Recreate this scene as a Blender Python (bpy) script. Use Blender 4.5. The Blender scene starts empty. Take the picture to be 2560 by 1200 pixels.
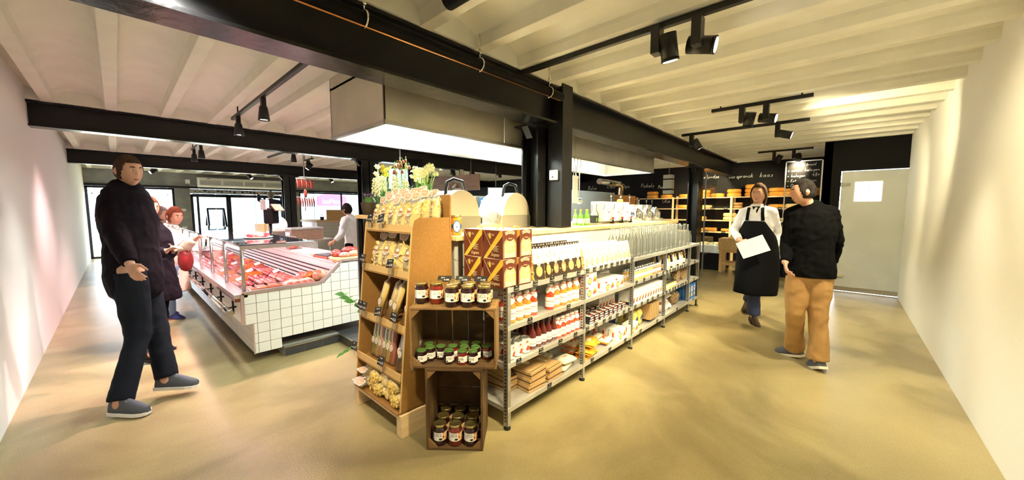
import bpy, bmesh, math, random
from mathutils import Vector, Matrix, Euler
PI = math.pi
S = bpy.context.scene
COL = S.collection
# ---------------------------------------------------------------- camera
EYE = Vector((0, 0, 1.5))
AZ = math.radians(42.48); PITCH = math.atan(78 / 903)
cam = bpy.data.cameras.new('camera'); cam_o = bpy.data.objects.new('camera', cam); COL.objects.link(cam_o)
cam_o.location = EYE; cam_o.rotation_euler = (PI / 2 - PITCH, 0, AZ - PI / 2)
cam.sensor_width = 36; cam.lens = 903 * 36 / 2560; cam.clip_start = .05; cam.clip_end = 200
S.camera = cam_o
_R = Vector((math.sin(AZ), -math.cos(AZ), 0)); _h = Vector((math.cos(AZ), math.sin(AZ), 0)); _Z = Vector((0, 0, 1))
_F = _h * math.cos(PITCH) - _Z * math.sin(PITCH); _U = _h * math.sin(PITCH) + _Z * math.cos(PITCH)
def ray(x, y): return _F + _R * ((x - 1280) / 903) - _U * ((y - 600) / 903)
def W(x, y, w): return EYE + ray(x, y) * w                     # survey point: measured position at distance w
def onz(x, y, z): d = ray(x, y); return EYE + d * ((z - 1.5) / d.z)
def onx(x, y, X): d = ray(x, y); return EYE + d * (X / d.x)
def ony(x, y, Y): d = ray(x, y); return EYE + d * (Y / d.y)
# ---------------------------------------------------------------- world and exposure
wd = bpy.data.worlds.new('world'); S.world = wd; wd.use_nodes = True
bg = wd.node_tree.nodes['Background']; bg.inputs[0].default_value = (.86, .93, 1, 1); bg.inputs[1].default_value = 11.0
S.view_settings.view_transform = 'Standard'; S.view_settings.look = 'None'
S.view_settings.gamma = 1; S.view_settings.use_curve_mapping = False
S.view_settings.exposure = 1.5
WARM = (1, .84, .48); WARM2 = (1, .88, .60); PINK = (1, .66, .68); WHITE = (1, .97, .9)
def area(name, loc, size, power, col, rot=(0, 0, 0)):
    l = bpy.data.lights.new(name, 'AREA'); l.shape = 'RECTANGLE'; l.size, l.size_y = size; l.energy = power; l.color = col
    o = bpy.data.objects.new(name, l); COL.objects.link(o); o.location = loc; o.rotation_euler = rot; return o
def spot(name, loc, target, power, col, angle=70, blend=.6, r=.04):
    l = bpy.data.lights.new(name, 'SPOT'); l.energy = power; l.color = col; l.spot_size = math.radians(angle); l.spot_blend = blend; l.shadow_soft_size = r
    o = bpy.data.objects.new(name, l); COL.objects.link(o); o.location = loc
    o.rotation_euler = (Vector(target) - Vector(loc)).to_track_quat('-Z', 'Y').to_euler(); return o
# ---------------------------------------------------------------- materials
M = {}
def mat(name, col, rough=.5, metal=0, col2=None, nscale=8, stretch=(1, 1, 1), bump=0, bscale=30, trans=0, ior=1.45, emit=0, coat=0, alpha=1, sheen=0, contrast=(.35, .65), detail=4, spec=.5):
    m = bpy.data.materials.new(name); m.use_nodes = True; t = m.node_tree; n = t.nodes; b = n['Principled BSDF']
    b.inputs['Base Color'].default_value = (*col, 1); b.inputs['Roughness'].default_value = rough; b.inputs['Metallic'].default_value = metal
    b.inputs['Transmission Weight'].default_value = trans; b.inputs['IOR'].default_value = ior; b.inputs['Coat Weight'].default_value = coat
    b.inputs['Alpha'].default_value = alpha; b.inputs['Specular IOR Level'].default_value = spec
    if sheen: b.inputs['Sheen Weight'].default_value = sheen
    if emit: b.inputs['Emission Color'].default_value = (*col, 1); b.inputs['Emission Strength'].default_value = emit
    tc = n.new('ShaderNodeTexCoord')
    mp = n.new('ShaderNodeMapping'); mp.inputs['Scale'].default_value = stretch; t.links.new(tc.outputs['Object'], mp.inputs[0])
    if col2:
        nz = n.new('ShaderNodeTexNoise'); nz.inputs['Scale'].default_value = nscale; nz.inputs['Detail'].default_value = detail; t.links.new(mp.outputs[0], nz.inputs['Vector'])
        r = n.new('ShaderNodeValToRGB'); r.color_ramp.elements[0].position, r.color_ramp.elements[1].position = contrast
        r.color_ramp.elements[0].color = (*col, 1); r.color_ramp.elements[1].color = (*col2, 1)
        t.links.new(nz.outputs[0], r.inputs[0]); t.links.new(r.outputs[0], b.inputs['Base Color'])
    if bump:
        nb = n.new('ShaderNodeTexNoise'); nb.inputs['Scale'].default_value = bscale; nb.inputs['Detail'].default_value = 3; t.links.new(mp.outputs[0], nb.inputs['Vector'])
        bu = n.new('ShaderNodeBump'); bu.inputs['Strength'].default_value = bump; bu.inputs['Distance'].default_value = .01
        t.links.new(nb.outputs[0], bu.inputs['Height']); t.links.new(bu.outputs[0], b.inputs['Normal'])
    M[name] = m; return m
def film(name, col=(1, 1, 1), a=.02, rough=.08, haze=0, k=.6):   # thin clear sheet: mostly see-through, glossy, a little milky
    m = bpy.data.materials.new(name); m.use_nodes = True; t = m.node_tree; n = t.nodes; n.clear()
    o = n.new('ShaderNodeOutputMaterial'); mx = n.new('ShaderNodeMixShader'); m2 = n.new('ShaderNodeMixShader'); tr = n.new('ShaderNodeBsdfTransparent'); g = n.new('ShaderNodeBsdfGlossy'); f = n.new('ShaderNodeFresnel'); df = n.new('ShaderNodeBsdfTranslucent'); d2 = n.new('ShaderNodeBsdfDiffuse'); m3 = n.new('ShaderNodeMixShader')
    tr.inputs[0].default_value = (*col, 1); g.inputs['Roughness'].default_value = rough; f.inputs[0].default_value = 1.45; m2.inputs[0].default_value = haze; m3.inputs[0].default_value = .5
    t.links.new(df.outputs[0], m3.inputs[1]); t.links.new(d2.outputs[0], m3.inputs[2]); t.links.new(tr.outputs[0], m2.inputs[1]); t.links.new(m3.outputs[0], m2.inputs[2])
    ad = n.new('ShaderNodeMath'); ad.operation = 'MULTIPLY_ADD'; ad.use_clamp = True; ad.inputs[1].default_value = k; ad.inputs[2].default_value = a
    t.links.new(f.outputs[0], ad.inputs[0]); t.links.new(ad.outputs[0], mx.inputs[0]); t.links.new(m2.outputs[0], mx.inputs[1]); t.links.new(g.outputs[0], mx.inputs[2]); t.links.new(mx.outputs[0], o.inputs[0])
    M[name] = m; return m
mat('ceil', (.86, .85, .76), .6, col2=(.80, .785, .70), nscale=3, bump=.25, bscale=25)
mat('black', (.006, .006, .007), .38, bump=.1, bscale=20)
mat('black_gloss', (.009, .009, .010), .22, bump=.25, bscale=14)
mat('black_matt', (.006, .006, .006), .7, spec=.15)
mat('chalk', (.8, .8, .76), .9)
mat('board', (.009, .008, .009), .6, spec=.2, col2=(.014, .013, .013), nscale=3)
mat('concrete', (.22, .225, .23), .75, col2=(.32, .325, .33), nscale=3, bump=.2, bscale=30)
mat('steel', (.50, .49, .46), .3, 1, col2=(.60, .58, .54), nscale=2, stretch=(1, 1, 12), bump=.02, bscale=20)
mat('steel_hood', (.60, .57, .49), .36, .7, col2=(.72, .68, .58), nscale=2.2, bump=.04, bscale=5)
mat('steel_white', (.72, .78, .76), .45, 0)
mat('chrome', (.8, .8, .78), .12, 1)
mat('galv', (.44, .45, .46), .38, .85, col2=(.52, .53, .54), nscale=30)
mat('zinc_shelf', (.55, .55, .55), .35, .6, col2=(.62, .62, .61), nscale=8)
mat('tile', (.70, .71, .69), .12, coat=.3)
mat('grout', (.22, .22, .2), .9)
mat('tile_dark', (.035, .037, .04), .3, col2=(.05, .05, .052), nscale=10)
mat('grout_light', (.45, .45, .43), .9)
mat('wood_top', (.72, .47, .20), .4, col2=(.80, .58, .30), nscale=3, stretch=(1, 8, 8))
mat('wood_pale', (.78, .60, .36), .55, col2=(.70, .50, .27), nscale=3, stretch=(1, 10, 10))
mat('wood_sign', (.30, .19, .13), .5, col2=(.38, .25, .18), nscale=4, stretch=(8, 1, 8))
mat('card', (.27, .13, .03), .7, col2=(.31, .155, .04), nscale=60)
mat('card_edge', (.58, .38, .15), .7)
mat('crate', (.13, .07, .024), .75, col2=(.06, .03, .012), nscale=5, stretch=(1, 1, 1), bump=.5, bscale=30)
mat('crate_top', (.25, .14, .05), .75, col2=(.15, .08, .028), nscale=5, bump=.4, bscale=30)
mat('label', (.86, .84, .80), .5)
mat('ink', (.01, .01, .01), .6)
mat('white', (.86, .86, .84), .4)
mat('white_wall', (.88, .88, .86), .8, bump=.1, bscale=60)
mat('gold', (.62, .47, .16), .28, 1)
mat('lid_green', (.10, .20, .05), .3, .3)
mat('lid_gold', (.55, .44, .18), .25, .9)
mat('glass', (1, 1, 1), .02, trans=1, ior=1.45)
film('pane', (.97, .99, 1), 0, .02, 0, .45)
film('film', (1, 1, .96), .03, .15, .22, .5)
film('clear', (.98, 1, .98), .03, .05, .10, .8)
mat('red', (.5, .03, .03), .5)
mat('redbag', (.30, .02, .02), .4)
mat('skin', (.62, .36, .25), .55, col2=(.58, .30, .20), nscale=12)
mat('paper', (.88, .88, .86), .6)
mat('leaf', (.05, .17, .03), .4, col2=(.10, .28, .05), nscale=9)
mat('leaf_light', (.16, .36, .07), .5, col2=(.25, .45, .1), nscale=9)
mat('lens', (1, .93, .82), .3, emit=14)
mat('tube_light', (.93, 1, .96), .3, emit=9)
mat('screen', (.55, .72, 1), .3, emit=1.1)
mat('lit_window', (.6, .8, .9), .3, emit=.8)
# floor: polished concrete with trowel clouds and pitting
m = mat('floor', (.41, .335, .165), .24, col2=(.34, .275, .14), nscale=1.1, bump=.12, bscale=90, detail=7)
def floor_nodes():
    t = m.node_tree; n = t.nodes; b = n['Principled BSDF']; r = [x for x in n if x.type == 'VALTORGB'][0]; mp = [x for x in n if x.type == 'MAPPING'][0]
    r.color_ramp.elements[0].position, r.color_ramp.elements[1].position = .30, .72; r.color_ramp.interpolation = 'EASE'
    wv = n.new('ShaderNodeTexNoise'); wv.inputs['Scale'].default_value = .9; wv.inputs['Distortion'].default_value = .6; wv.inputs['Detail'].default_value = 6; t.links.new(mp.outputs[0], wv.inputs['Vector'])
    mx = n.new('ShaderNodeMix'); mx.data_type = 'RGBA'; mx.blend_type = 'MULTIPLY'; mx.inputs[0].default_value = .85
    r2 = n.new('ShaderNodeValToRGB'); r2.color_ramp.elements[0].position, r2.color_ramp.elements[1].position = .36, .60; r2.color_ramp.interpolation = 'EASE'; r2.color_ramp.elements[0].color = (.60, .59, .57, 1); r2.color_ramp.elements[1].color = (1, 1, 1, 1)
    t.links.new(wv.outputs[0], r2.inputs[0]); t.links.new(r.outputs[0], mx.inputs[6]); t.links.new(r2.outputs[0], mx.inputs[7])
    sp = n.new('ShaderNodeTexNoise'); sp.inputs['Scale'].default_value = 150; sp.inputs['Detail'].default_value = 2; t.links.new(mp.outputs[0], sp.inputs['Vector'])
    r3 = n.new('ShaderNodeValToRGB'); r3.color_ramp.elements[0].position, r3.color_ramp.elements[1].position = .33, .47; r3.color_ramp.elements[0].color = (.45, .42, .38, 1)
    t.links.new(sp.outputs[0], r3.inputs[0])
    m2 = n.new('ShaderNodeMix'); m2.data_type = 'RGBA'; m2.blend_type = 'MULTIPLY'; m2.inputs[0].default_value = .42
    t.links.new(mx.outputs[2], m2.inputs[6]); t.links.new(r3.outputs[0], m2.inputs[7]); t.links.new(m2.outputs[2], b.inputs['Base Color'])
floor_nodes()
# ---------------------------------------------------------------- mesh building
_txt = {}
def text_mesh(s, shear=0):
    k = (s, shear)
    if k not in _txt:
        c = bpy.data.curves.new('t', 'FONT'); c.body = s; c.size = 1; c.align_x = 'CENTER'; c.align_y = 'CENTER'; c.resolution_u = 2; c.shear = shear
        o = bpy.data.objects.new('t', c); COL.objects.link(o); bpy.context.view_layer.update()
        me = bpy.data.meshes.new_from_object(o.evaluated_get(bpy.context.evaluated_depsgraph_get()))
        _txt[k] = me; bpy.data.objects.remove(o)
    return _txt[k]
def frame(o, x, n):     # matrix: local x along x, local z along n, at o
    x = Vector(x).normalized(); n = Vector(n).normalized(); y = n.cross(x).normalized(); x = y.cross(n)
    m = Matrix((x, y, n)).transposed().to_4x4(); m.translation = Vector(o); return m
class MB:
    def __init__(s): s.b = bmesh.new(); s.mi = 0; s.T = Matrix()
    def m(s, i): s.mi = i; return s
    def t(s, M_=None): s.T = M_ or Matrix(); return s
    def v(s, p): return s.b.verts.new(s.T @ Vector(p))
    def f(s, vs, smooth=False):
        try:
            f = s.b.faces.new(vs); f.material_index = s.mi; f.smooth = smooth; return f
        except ValueError: return None
    def box(s, x0, x1, y0, y1, z0, z1):
        v = [s.v((x, y, z)) for z in (z0, z1) for x, y in ((x0, y0), (x1, y0), (x1, y1), (x0, y1))]
        for q in ((3, 2, 1, 0), (4, 5, 6, 7), (0, 1, 5, 4), (1, 2, 6, 5), (2, 3, 7, 6), (3, 0, 4, 7)): s.f([v[i] for i in q])
        return s
    def bar(s, a, b, w, h=None, up=(0, 0, 1)):   # square bar from a to b
        a, b = Vector(a), Vector(b); d = b - a; L = d.length; h = h or w
        up = Vector(up); 
        if abs(d.normalized().dot(up)) > .98: up = Vector((1, 0, 0))
        T0 = s.T; sx = d.cross(up).normalized(); uz = sx.cross(d).normalized()
        mm = Matrix((d.normalized(), sx, uz)).transposed().to_4x4(); mm.translation = a
        s.T = T0 @ mm; s.box(0, L, -w / 2, w / 2, -h / 2, h / 2); s.T = T0; return s
    def prism(s, pts, d0, d1, ax='y', smooth=False):    # polygon in the plane across axis ax, extruded d0..d1
        def P(a, b, d): return {'y': (a, d, b), 'x': (d, a, b), 'z': (a, b, d)}[ax]
        A = [s.v(P(a, b, d0)) for a, b in pts]; B = [s.v(P(a, b, d1)) for a, b in pts]
        s.f(A); s.f(B[::-1]); n = len(pts)
        for i in range(n): s.f([A[i], B[i], B[(i + 1) % n], A[(i + 1) % n]], smooth)
        return s
    def lathe(s, prof, n=16, c=(0, 0, 0), smooth=True, sx=1, sy=1, a0=0, a1=2 * PI):
        full = abs(a1 - a0 - 2 * PI) < 1e-6; k = n if full else n + 1; rings = []
        for r, z in prof:
            if r < 1e-6: rings.append([s.v((c[0], c[1], c[2] + z))])
            else: rings.append([s.v((c[0] + r * sx * math.cos(a0 + (a1 - a0) * i / n), c[1] + r * sy * math.sin(a0 + (a1 - a0) * i / n), c[2] + z)) for i in range(k)])
        for a, b in zip(rings, rings[1:]):
            for i in range(n):
                j = (i + 1) % k
                if len(a) == 1 and len(b) == 1: continue
                if len(a) == 1: s.f([a[0], b[j], b[i]], smooth)
                elif len(b) == 1: s.f([a[i], a[j], b[0]], smooth)
                else: s.f([a[i], a[j], b[j], b[i]], smooth)
        return s
    def tube(s, pts, r, n=8, side=None, cap=True, smooth=True, dome=False):
        pts = [Vector(p) for p in pts]; N = len(pts)
        rr = [(x if isinstance(x, tuple) else (x, x)) for x in (r if isinstance(r, (list,)) else [r] * N)]
        if dome:      # rounded ends
            d0 = (pts[0] - pts[1]).normalized(); d1 = (pts[-1] - pts[-2]).normalized(); a = rr[0]; b = rr[-1]
            pre = [(pts[0] + d0 * min(a) * math.sin(t), (a[0] * math.cos(t), a[1] * math.cos(t))) for t in (1.35, .9, .45)]
            post = [(pts[-1] + d1 * min(b) * math.sin(t), (b[0] * math.cos(t), b[1] * math.cos(t))) for t in (.45, .9, 1.35)]
            pts = [p for p, _ in pre] + pts + [p for p, _ in post]; rr = [q for _, q in pre] + rr + [q for _, q in post]; N = len(pts)
        rings = []; prev = None
        for i, p in enumerate(pts):
            d = (pts[min(i + 1, N - 1)] - pts[max(i - 1, 0)]).normalized()
            if side is not None: u = Vector(side); u = (u - d * u.dot(d)).normalized()
            elif prev is None:
                u = Vector((0, 0, 1)) if abs(d.z) < .9 else Vector((1, 0, 0)); u = (u - d * u.dot(d)).normalized()
            else: u = (prev - d * prev.dot(d)).normalized()
            prev = u; w = d.cross(u)
            rings.append([s.v(p + u * rr[i][0] * math.cos(2 * PI * k / n) + w * rr[i][1] * math.sin(2 * PI * k / n)) for k in range(n)])
        for a, b in zip(rings, rings[1:]):
            for i in range(n): j = (i + 1) % n; s.f([a[i], a[j], b[j], b[i]], smooth)
        if cap: s.f(rings[0][::-1], smooth and dome); s.f(rings[-1], smooth and dome)
        return s
    def text(s, st, size, T, shear=0, bend=0, sx=1):
        me = text_mesh(st, shear); vs = []
        for v in me.vertices:
            x, y = v.co.x * size * sx, v.co.y * size
            vs.append(s.v(T @ (Vector((math.sin(x / bend) * bend, y, math.cos(x / bend) * bend - bend)) if bend else Vector((x, y, 0)))))
        for p in me.polygons: s.f([vs[i] for i in p.vertices])
        return s
    def blob(s, c, r, n=8, k=6, noise=0, seed=0):
        rnd = random.Random(seed); c = Vector(c); rings = []
        for j in range(k + 1):
            t = PI * j / k; ring = []
            for i in range(1 if j in (0, k) else n):
                a = 2 * PI * i / n; q = 1 + rnd.uniform(-noise, noise)
                ring.append(s.v((c[0] + r[0] * q * math.sin(t) * math.cos(a), c[1] + r[1] * q * math.sin(t) * math.sin(a), c[2] + r[2] * q * math.cos(t))))
            rings.append(ring)
        for a, b in zip(rings, rings[1:]):
            for i in range(n):
                j = (i + 1) % n
                if len(a) == 1: s.f([a[0], b[i], b[j]], True)
                elif len(b) == 1: s.f([a[j], a[i], b[0]], True)
                else: s.f([a[j], a[i], b[i], b[j]], True)
        return s
    def build(s, name, mats, parent=None, loc=None, rot=None, bevel=0, norm=True):
        if norm: bmesh.ops.recalc_face_normals(s.b, faces=s.b.faces[:])
        me = bpy.data.meshes.new(name); s.b.to_mesh(me); s.b.free()
        for x in (mats if isinstance(mats, (list, tuple)) else [mats]): me.materials.append(M[x] if isinstance(x, str) else x)
        o = bpy.data.objects.new(name, me); COL.objects.link(o)
        if parent: o.parent = parent
        if loc is not None: o.location = loc
        if rot is not None: o.rotation_euler = rot
        if bevel:
            md = o.modifiers.new('bevel', 'BEVEL'); md.width = bevel; md.segments = 2; md.limit_method = 'ANGLE'; md.angle_limit = .8
        return o
def tag(o, label, cat, group=None):
    o['label'] = label; o['category'] = cat
    if group: o['group'] = group
    return o
def thing(name, label, cat, loc=(0, 0, 0), rz=0, group=None, rot=None):
    o = bpy.data.objects.new(name, None); COL.objects.link(o); o.empty_display_size = .05
    o.location = loc; o.rotation_euler = rot or (0, 0, rz); return tag(o, label, cat, group)
def struct(o): o['kind'] = 'structure'; return o
def stuff(o): o['kind'] = 'stuff'; return o
_kids = {}
def dup(o, loc=None, rz=None, label=None, group=None, rot=None, scale=None, parent=None, top=True):
    c = o.copy(); COL.objects.link(c)
    if parent: c.parent = parent
    if top:
        if loc is not None: c.location = loc
        if rz is not None: c.rotation_euler = (0, 0, rz)
        if rot is not None: c.rotation_euler = rot
        if scale is not None: c.scale = (scale,) * 3 if not isinstance(scale, tuple) else scale
        if label: c['label'] = label
        if group: c['group'] = group
    for ch in kids(o): dup(ch, parent=c, top=False)
    return c
def kids(o):
    if o.name not in _kids: _kids[o.name] = [x for x in list(o.children)]
    return _kids[o.name]
ORD = ['first', 'second', 'third', 'fourth', 'fifth', 'sixth', 'seventh', 'eighth', 'ninth', 'tenth', 'eleventh', 'twelfth', 'thirteenth', 'fourteenth', 'fifteenth', 'sixteenth', 'seventeenth', 'eighteenth', 'nineteenth', 'twentieth', 'twenty-first', 'twenty-second', 'twenty-third', 'twenty-fourth']
class Once:     # the first placement moves the model itself, later ones copy it
    def __init__(s, make): s.make = make; s.o = None
    def __call__(s, loc, rz=0, label=None, group=None, rot=None, scale=None):
        if s.o is None:
            s.o = s.make(); kids(s.o); s.used = False
        if not s.used:
            s.used = True; o = s.o; o.location = loc; o.rotation_euler = rot or (0, 0, rz)
            if scale is not None: o.scale = (scale,) * 3 if not isinstance(scale, tuple) else scale
            if label: o['label'] = label
            if group: o['group'] = group
            return o
        return dup(s.o, loc, rz if rot is None else None, label, group, rot, scale)
def tiles(parent, name, o, u, v, nu, nv, tw, th, matn, gap=.004, d=.006, skip=None):
    # individual tiles over a surface; every tile one child object sharing one mesh
    u, v = Vector(u), Vector(v); nrm = u.cross(v); b = MB(); g = gap / 2
    b.box(g, tw - g, g, th - g, 0, d)
    first = b.build(name, matn, parent, bevel=.0015); T = Matrix((u, v, nrm)).transposed().to_4x4(); done = False
    for i in range(nu):
        for j in range(nv):
            if skip and skip((i + .5) * tw, (j + .5) * th): continue
            c = first if not done else first.copy()
            if done: COL.objects.link(c)
            done = True; tt = T.copy(); tt.translation = Vector(o) + u * (i * tw) + v * (j * th); c.matrix_local = tt
# ================================================================ LIGHTS (window portals)
# sampling portals only: they guide sky light in through the windows
def portal(name, loc, size):
    o = area(name, loc, size, 1, (1, 1, 1), (-PI / 2, 0, 0)); o.data.cycles.is_portal = True
portal('entrance_portal', (3.1, 16.75, 1.1), (2.8, 2.2)); portal('shop_window_portal', (7.6, 16.75, 1.45), (5, 1.5)); portal('left_window_portal', (.35, 16.75, 1.1), (2, 2.2))
# ================================================================ STRUCTURE
CZ = 2.70; WX = 11.1; WY = 16.5; RX = 8.81
struct(MB().box(-.9, 11.4, -1.2, 30, -.1, 0).build('floor', 'floor'))
# ceiling: barrel vaults between concrete ribs
def ceiling():
    xs = [-.5 - .48 + .48 * k for k in range(27)]; prof = []
    b = MB()
    for x in xs:
        pts = []
        for i in range(11):
            a = PI * i / 10; pts.append((x + .11 + .38 * (1 - math.cos(a)) / 2, CZ + .05 + .11 * math.sin(a)))
        A = [b.v((p[0], -1.2, p[1])) for p in pts]; B = [b.v((p[0], WY + .1, p[1])) for p in pts]
        for i in range(10): b.f([A[i], A[i + 1], B[i + 1], B[i]], True)
    b.box(-1.2, 12, -1.2, WY + .2, CZ + .2, CZ + .26)
    c = struct(b.build('ceiling', 'ceil', norm=False)); me = None
    for x in xs:
        if me is None:
            r = MB().prism([(0.008, CZ), (.102, CZ), (.115, CZ + .06), (.115, CZ + .2), (-.005, CZ + .2), (-.005, CZ + .06)], -1.2, WY + .1, 'y').build('rib', 'ceil', c, bevel=.004); me = r.data
        else: r = r.copy(); COL.objects.link(r)
        r.location = (x, 0, 0)
    for y in (2.25, 6.8, 11.6, WY):     # vault ends closed above each beam
        for i, x in enumerate(xs): 
            if i == 0: e = MB().box(.1, .5, -.13, .13, CZ + .005, CZ + .2).build('vault_end', 'ceil', c)
            else: e = e.copy(); COL.objects.link(e)
            e.location = (x, y, 0)
        e = MB().box(.1, .5, -.13, .13, CZ + .005, CZ + .2).build('vault_end', 'ceil', c); e.location = (xs[0] - .48, y, 0)
ceiling()
struct(MB().box(-.75, -.6, -1.2, WY, 0, 2.9).build('wall_left', 'white_wall'))
struct(MB().box(-.9, RX, -.9, -.75, 0, 2.9).build('wall_right', 'white_wall'))
# black wall behind the cheese
wb = struct(MB().box(WX, WX + .15, .3, WY, 0, 2.9).build('wall_back', 'board'))
wd_ = MB(); wd_.box(RX, RX + .12, .08, .32, 0, 2.9).box(RX, RX + .12, -1.0, .08, 2.2, 2.9).box(RX, WX + .1, .2, .32, 0, 2.9)
wdo = struct(wd_.build('wall_door', 'black_matt'))
# grey door with hinges, window
def door():
    fr = MB(); fr.box(RX - .03, RX + .1, .07, .15, 0, 2.24).box(RX - .03, RX + .1, -1.0, .07, 2.17, 2.24)
    fo = struct(fr.build('trim_1', 'black_matt', bevel=.004))
    d = MB(); y1 = .06; wy0, wy1, wz0, wz1 = -.47, -.11, 1.62, 1.98
    d.box(RX, RX + .05, wy1, y1, .02, 2.16).box(RX, RX + .05, -1.0, wy0, .02, 2.16).box(RX, RX + .05, wy0, wy1, .02, wz0).box(RX, RX + .05, wy0, wy1, wz1, 2.16)
    mat('door_grey', (.55, .57, .54), .45, col2=(.50, .52, .50), nscale=3)
    o = struct(d.build('door_1', 'door_grey'))
    MB().box(RX + .02, RX + .03, wy0, wy1, wz0, wz1).build('pane', 'lit_window', o)
    b = MB(); b.box(RX - .004, RX + .0, wy0, wy0 + .01, wz0, wz1); b.box(RX - .004, RX, wy1 - .01, wy1, wz0, wz1); b.box(RX - .004, RX, wy0, wy1, wz0, wz0 + .01).box(RX - .004, RX, wy0, wy1, wz1 - .01, wz1)
    b.box(RX + .01, RX + .018, -.30, -.292, wz0, wz1).box(RX + .01, RX + .018, wy0, wy1, 1.84, 1.848)
    b.build('glazing_bead', 'white', o)
    for z in (1.93, .30):
        MB().box(RX - .03, RX, -.06, .06, z - .025, z + .025).tube([(RX - .03, .06, z - .04), (RX - .03, .06, z + .04)], .012).build('hinge', 'chrome', o, bevel=.003)
    MB().box(RX - .012, RX, -1.0, y1, .02, .10).build('kick_strip', 'steel', o)
door()
struct(MB().box(RX - .03, RX - .005, -.75, .2, 0, .012).build('trim_2', 'steel'))
# window wall: grey concrete lintel, piers, black frames
def window_wall():
    o = struct(MB().box(-.6, WX, WY, WY + .2, 2.22, 2.9).build('wall_window', 'concrete'))
    for x0, x1 in ((-.6, 1.35), (1.9, 4.5), (5.0, 7.6), (8.0, WX)): pass
    px = [(1.35, 1.74), (4.5, 5.10), (10.2, WX)]
    for a, b in px: MB().box(a, b, WY - .02, WY + .2, 0, 2.22).build('pier', 'concrete', o)
    MB().box(5.1, 10.2, WY, WY + .2, 0, .75).build('parapet', 'concrete', o)
    for x in (.62, 2.1, 3.6, 5.9, 8.2): MB().box(x, x + .012, WY - .004, WY, 2.22, 2.7).build('joint', 'grout', o)
    MB().box(-.6, WX, WY - .05, WY, 2.19, 2.26).build('lintel_edge', 'black', o)
    MB().box(1.47, 1.6, WY - .03, WY - .02, 1.42, 1.5).build('wall_plate', 'white', o)
    def win(n, x0, x1, z0, z1, div):
        b = MB(); t = .06
        b.box(x0, x1, WY + .02, WY + .1, z1 - t, z1).box(x0, x1, WY + .02, WY + .1, z0, z0 + t)
        b.box(x0, x0 + t, WY + .02, WY + .1, z0, z1).box(x1 - t, x1, WY + .02, WY + .1, z0, z1)
        for x in div: b.box(x - t / 2, x + t / 2, WY + .02, WY + .1, z0, z1)
        w = struct(b.build('window_%d' % n, 'black')); xs = [x0] + list(div) + [x1]
        for a, c in zip(xs, xs[1:]): MB().box(a, c, WY + .055, WY + .061, z0, z1).build('pane', 'pane', w)
    win(1, -.6, 1.35, .0, 2.19, [.3]); win(2, 5.1, 10.2, .75, 2.19, [6.8, 8.5])
    # entrance: sliding door leaves and open mechanism above
    b = MB(); z1 = 2.0
    for x0, x1 in ((1.74, 2.78), (2.78, 4.5)):
        t = .07; b.box(x0, x0 + t, WY + .0, WY + .08, 0, z1).box(x1 - t, x1, WY, WY + .08, 0, z1).box(x0, x1, WY, WY + .08, z1 - .09, z1).box(x0, x1, WY, WY + .08, 0, .1)
    b.box(1.9, 1.96, WY + .02, WY + .09, 0, z1).box(3.86, 3.93, WY + .02, WY + .09, 0, z1)
    d = struct(b.build('door_2', 'black'))
    for a, c in ((1.8, 2.75), (2.85, 4.45)): MB().box(a, c, WY + .04, WY + .046, .1, z1 - .09).build('pane', 'pane', d)
    b = MB(); b.box(1.74, 4.5, WY - .02, WY + .02, 2.03, 2.18); r = random.Random(4)
    mech = b.build('door_drive', 'galv', d)
    b = MB()
    for i in range(22):
        x = 1.85 + i * .12; h = r.uniform(.02, .08); b.box(x, x + r.uniform(.04, .1), WY - .05, WY - .02, 2.06 + r.uniform(0, .05), 2.07 + h)
    b.box(1.8, 4.4, WY - .04, WY - .02, 2.0, 2.02); b.build('door_drive_parts', 'black', d)
window_wall()
# street outside
struct(MB().box(-12, 30, WY + .3, 60, -.12, -.02).build('street', mat('asphalt', (.25, .26, .27), .8)))
def shop_front():
    t = thing('shop_facade', 'pale shop front across the street with an arched red sign', 'building', (9, 26, 0)); sx_ = ony(832, 505, 25.8).x - 9
    mat('facade', (.34, .35, .37), .8); mat('sign_red', (.22, .004, .045), .5)
    b = MB(); b.box(-12, 14, 0, .5, 3.2, 8)
    for x in range(-12, 15, 4): b.box(x, x + .6, 0, .5, 0, 3.2)
    b.box(-12, 14, .1, .5, 0, .5); b.build('wall', 'facade', t)
    w = MB().box(-12, 14, .25, .3, .5, 3.2).build('window', mat('shop_glass', (.10, .13, .15), .15), t)
    g = MB(); 
    for i in range(-18, 22): g.box(i * .65, i * .65 + .05, .2, .25, .5, 3.2)
    g.box(-12, 14, .2, .25, 2.2, 2.27); g.build('mullion', 'white', t)
    s = MB(); pts = [(-.95, 1.72), (.95, 1.72)] + [(.95 * math.cos(a * PI / 12), 2.25 + .28 * math.sin(a * PI / 12)) for a in range(13)]
    s.prism([(x + sx_, z) for x, z in pts], -.15, -.02, 'y'); so = s.build('sign', 'sign_red', t)
    l = MB(); l.text('koPlaza', .44, frame((sx_, -.16, 1.98), (1, 0, 0), (0, -1, 0))); l.build('lettering', 'white', so)
shop_front()
def ribbed_hedge(x, y, label):
    t = thing('street_shrub', label, 'plant', (x, y, 0)); b = MB(); r = random.Random(5)
    for i in range(260):
        a = r.uniform(0, 2 * PI); z = r.uniform(.3, 1.6); q = r.uniform(.2, .6); c = Vector((q * math.cos(a), q * math.sin(a), z)); d = Vector((r.uniform(-1, 1), r.uniform(-1, 1), r.uniform(-.3, 1))) * .1; e = Vector((r.uniform(-1, 1), r.uniform(-1, 1), 0)) * .05
        v = [b.v(c), b.v(c + e), b.v(c + d), b.v(c - e)]; b.f(v)
    b.build('foliage', 'leaf_light', t); MB().lathe([(0, 0), (.22, 0), (.28, .4), (.24, .4), (0, .38)], 12).build('pot', 'white', t)
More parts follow.
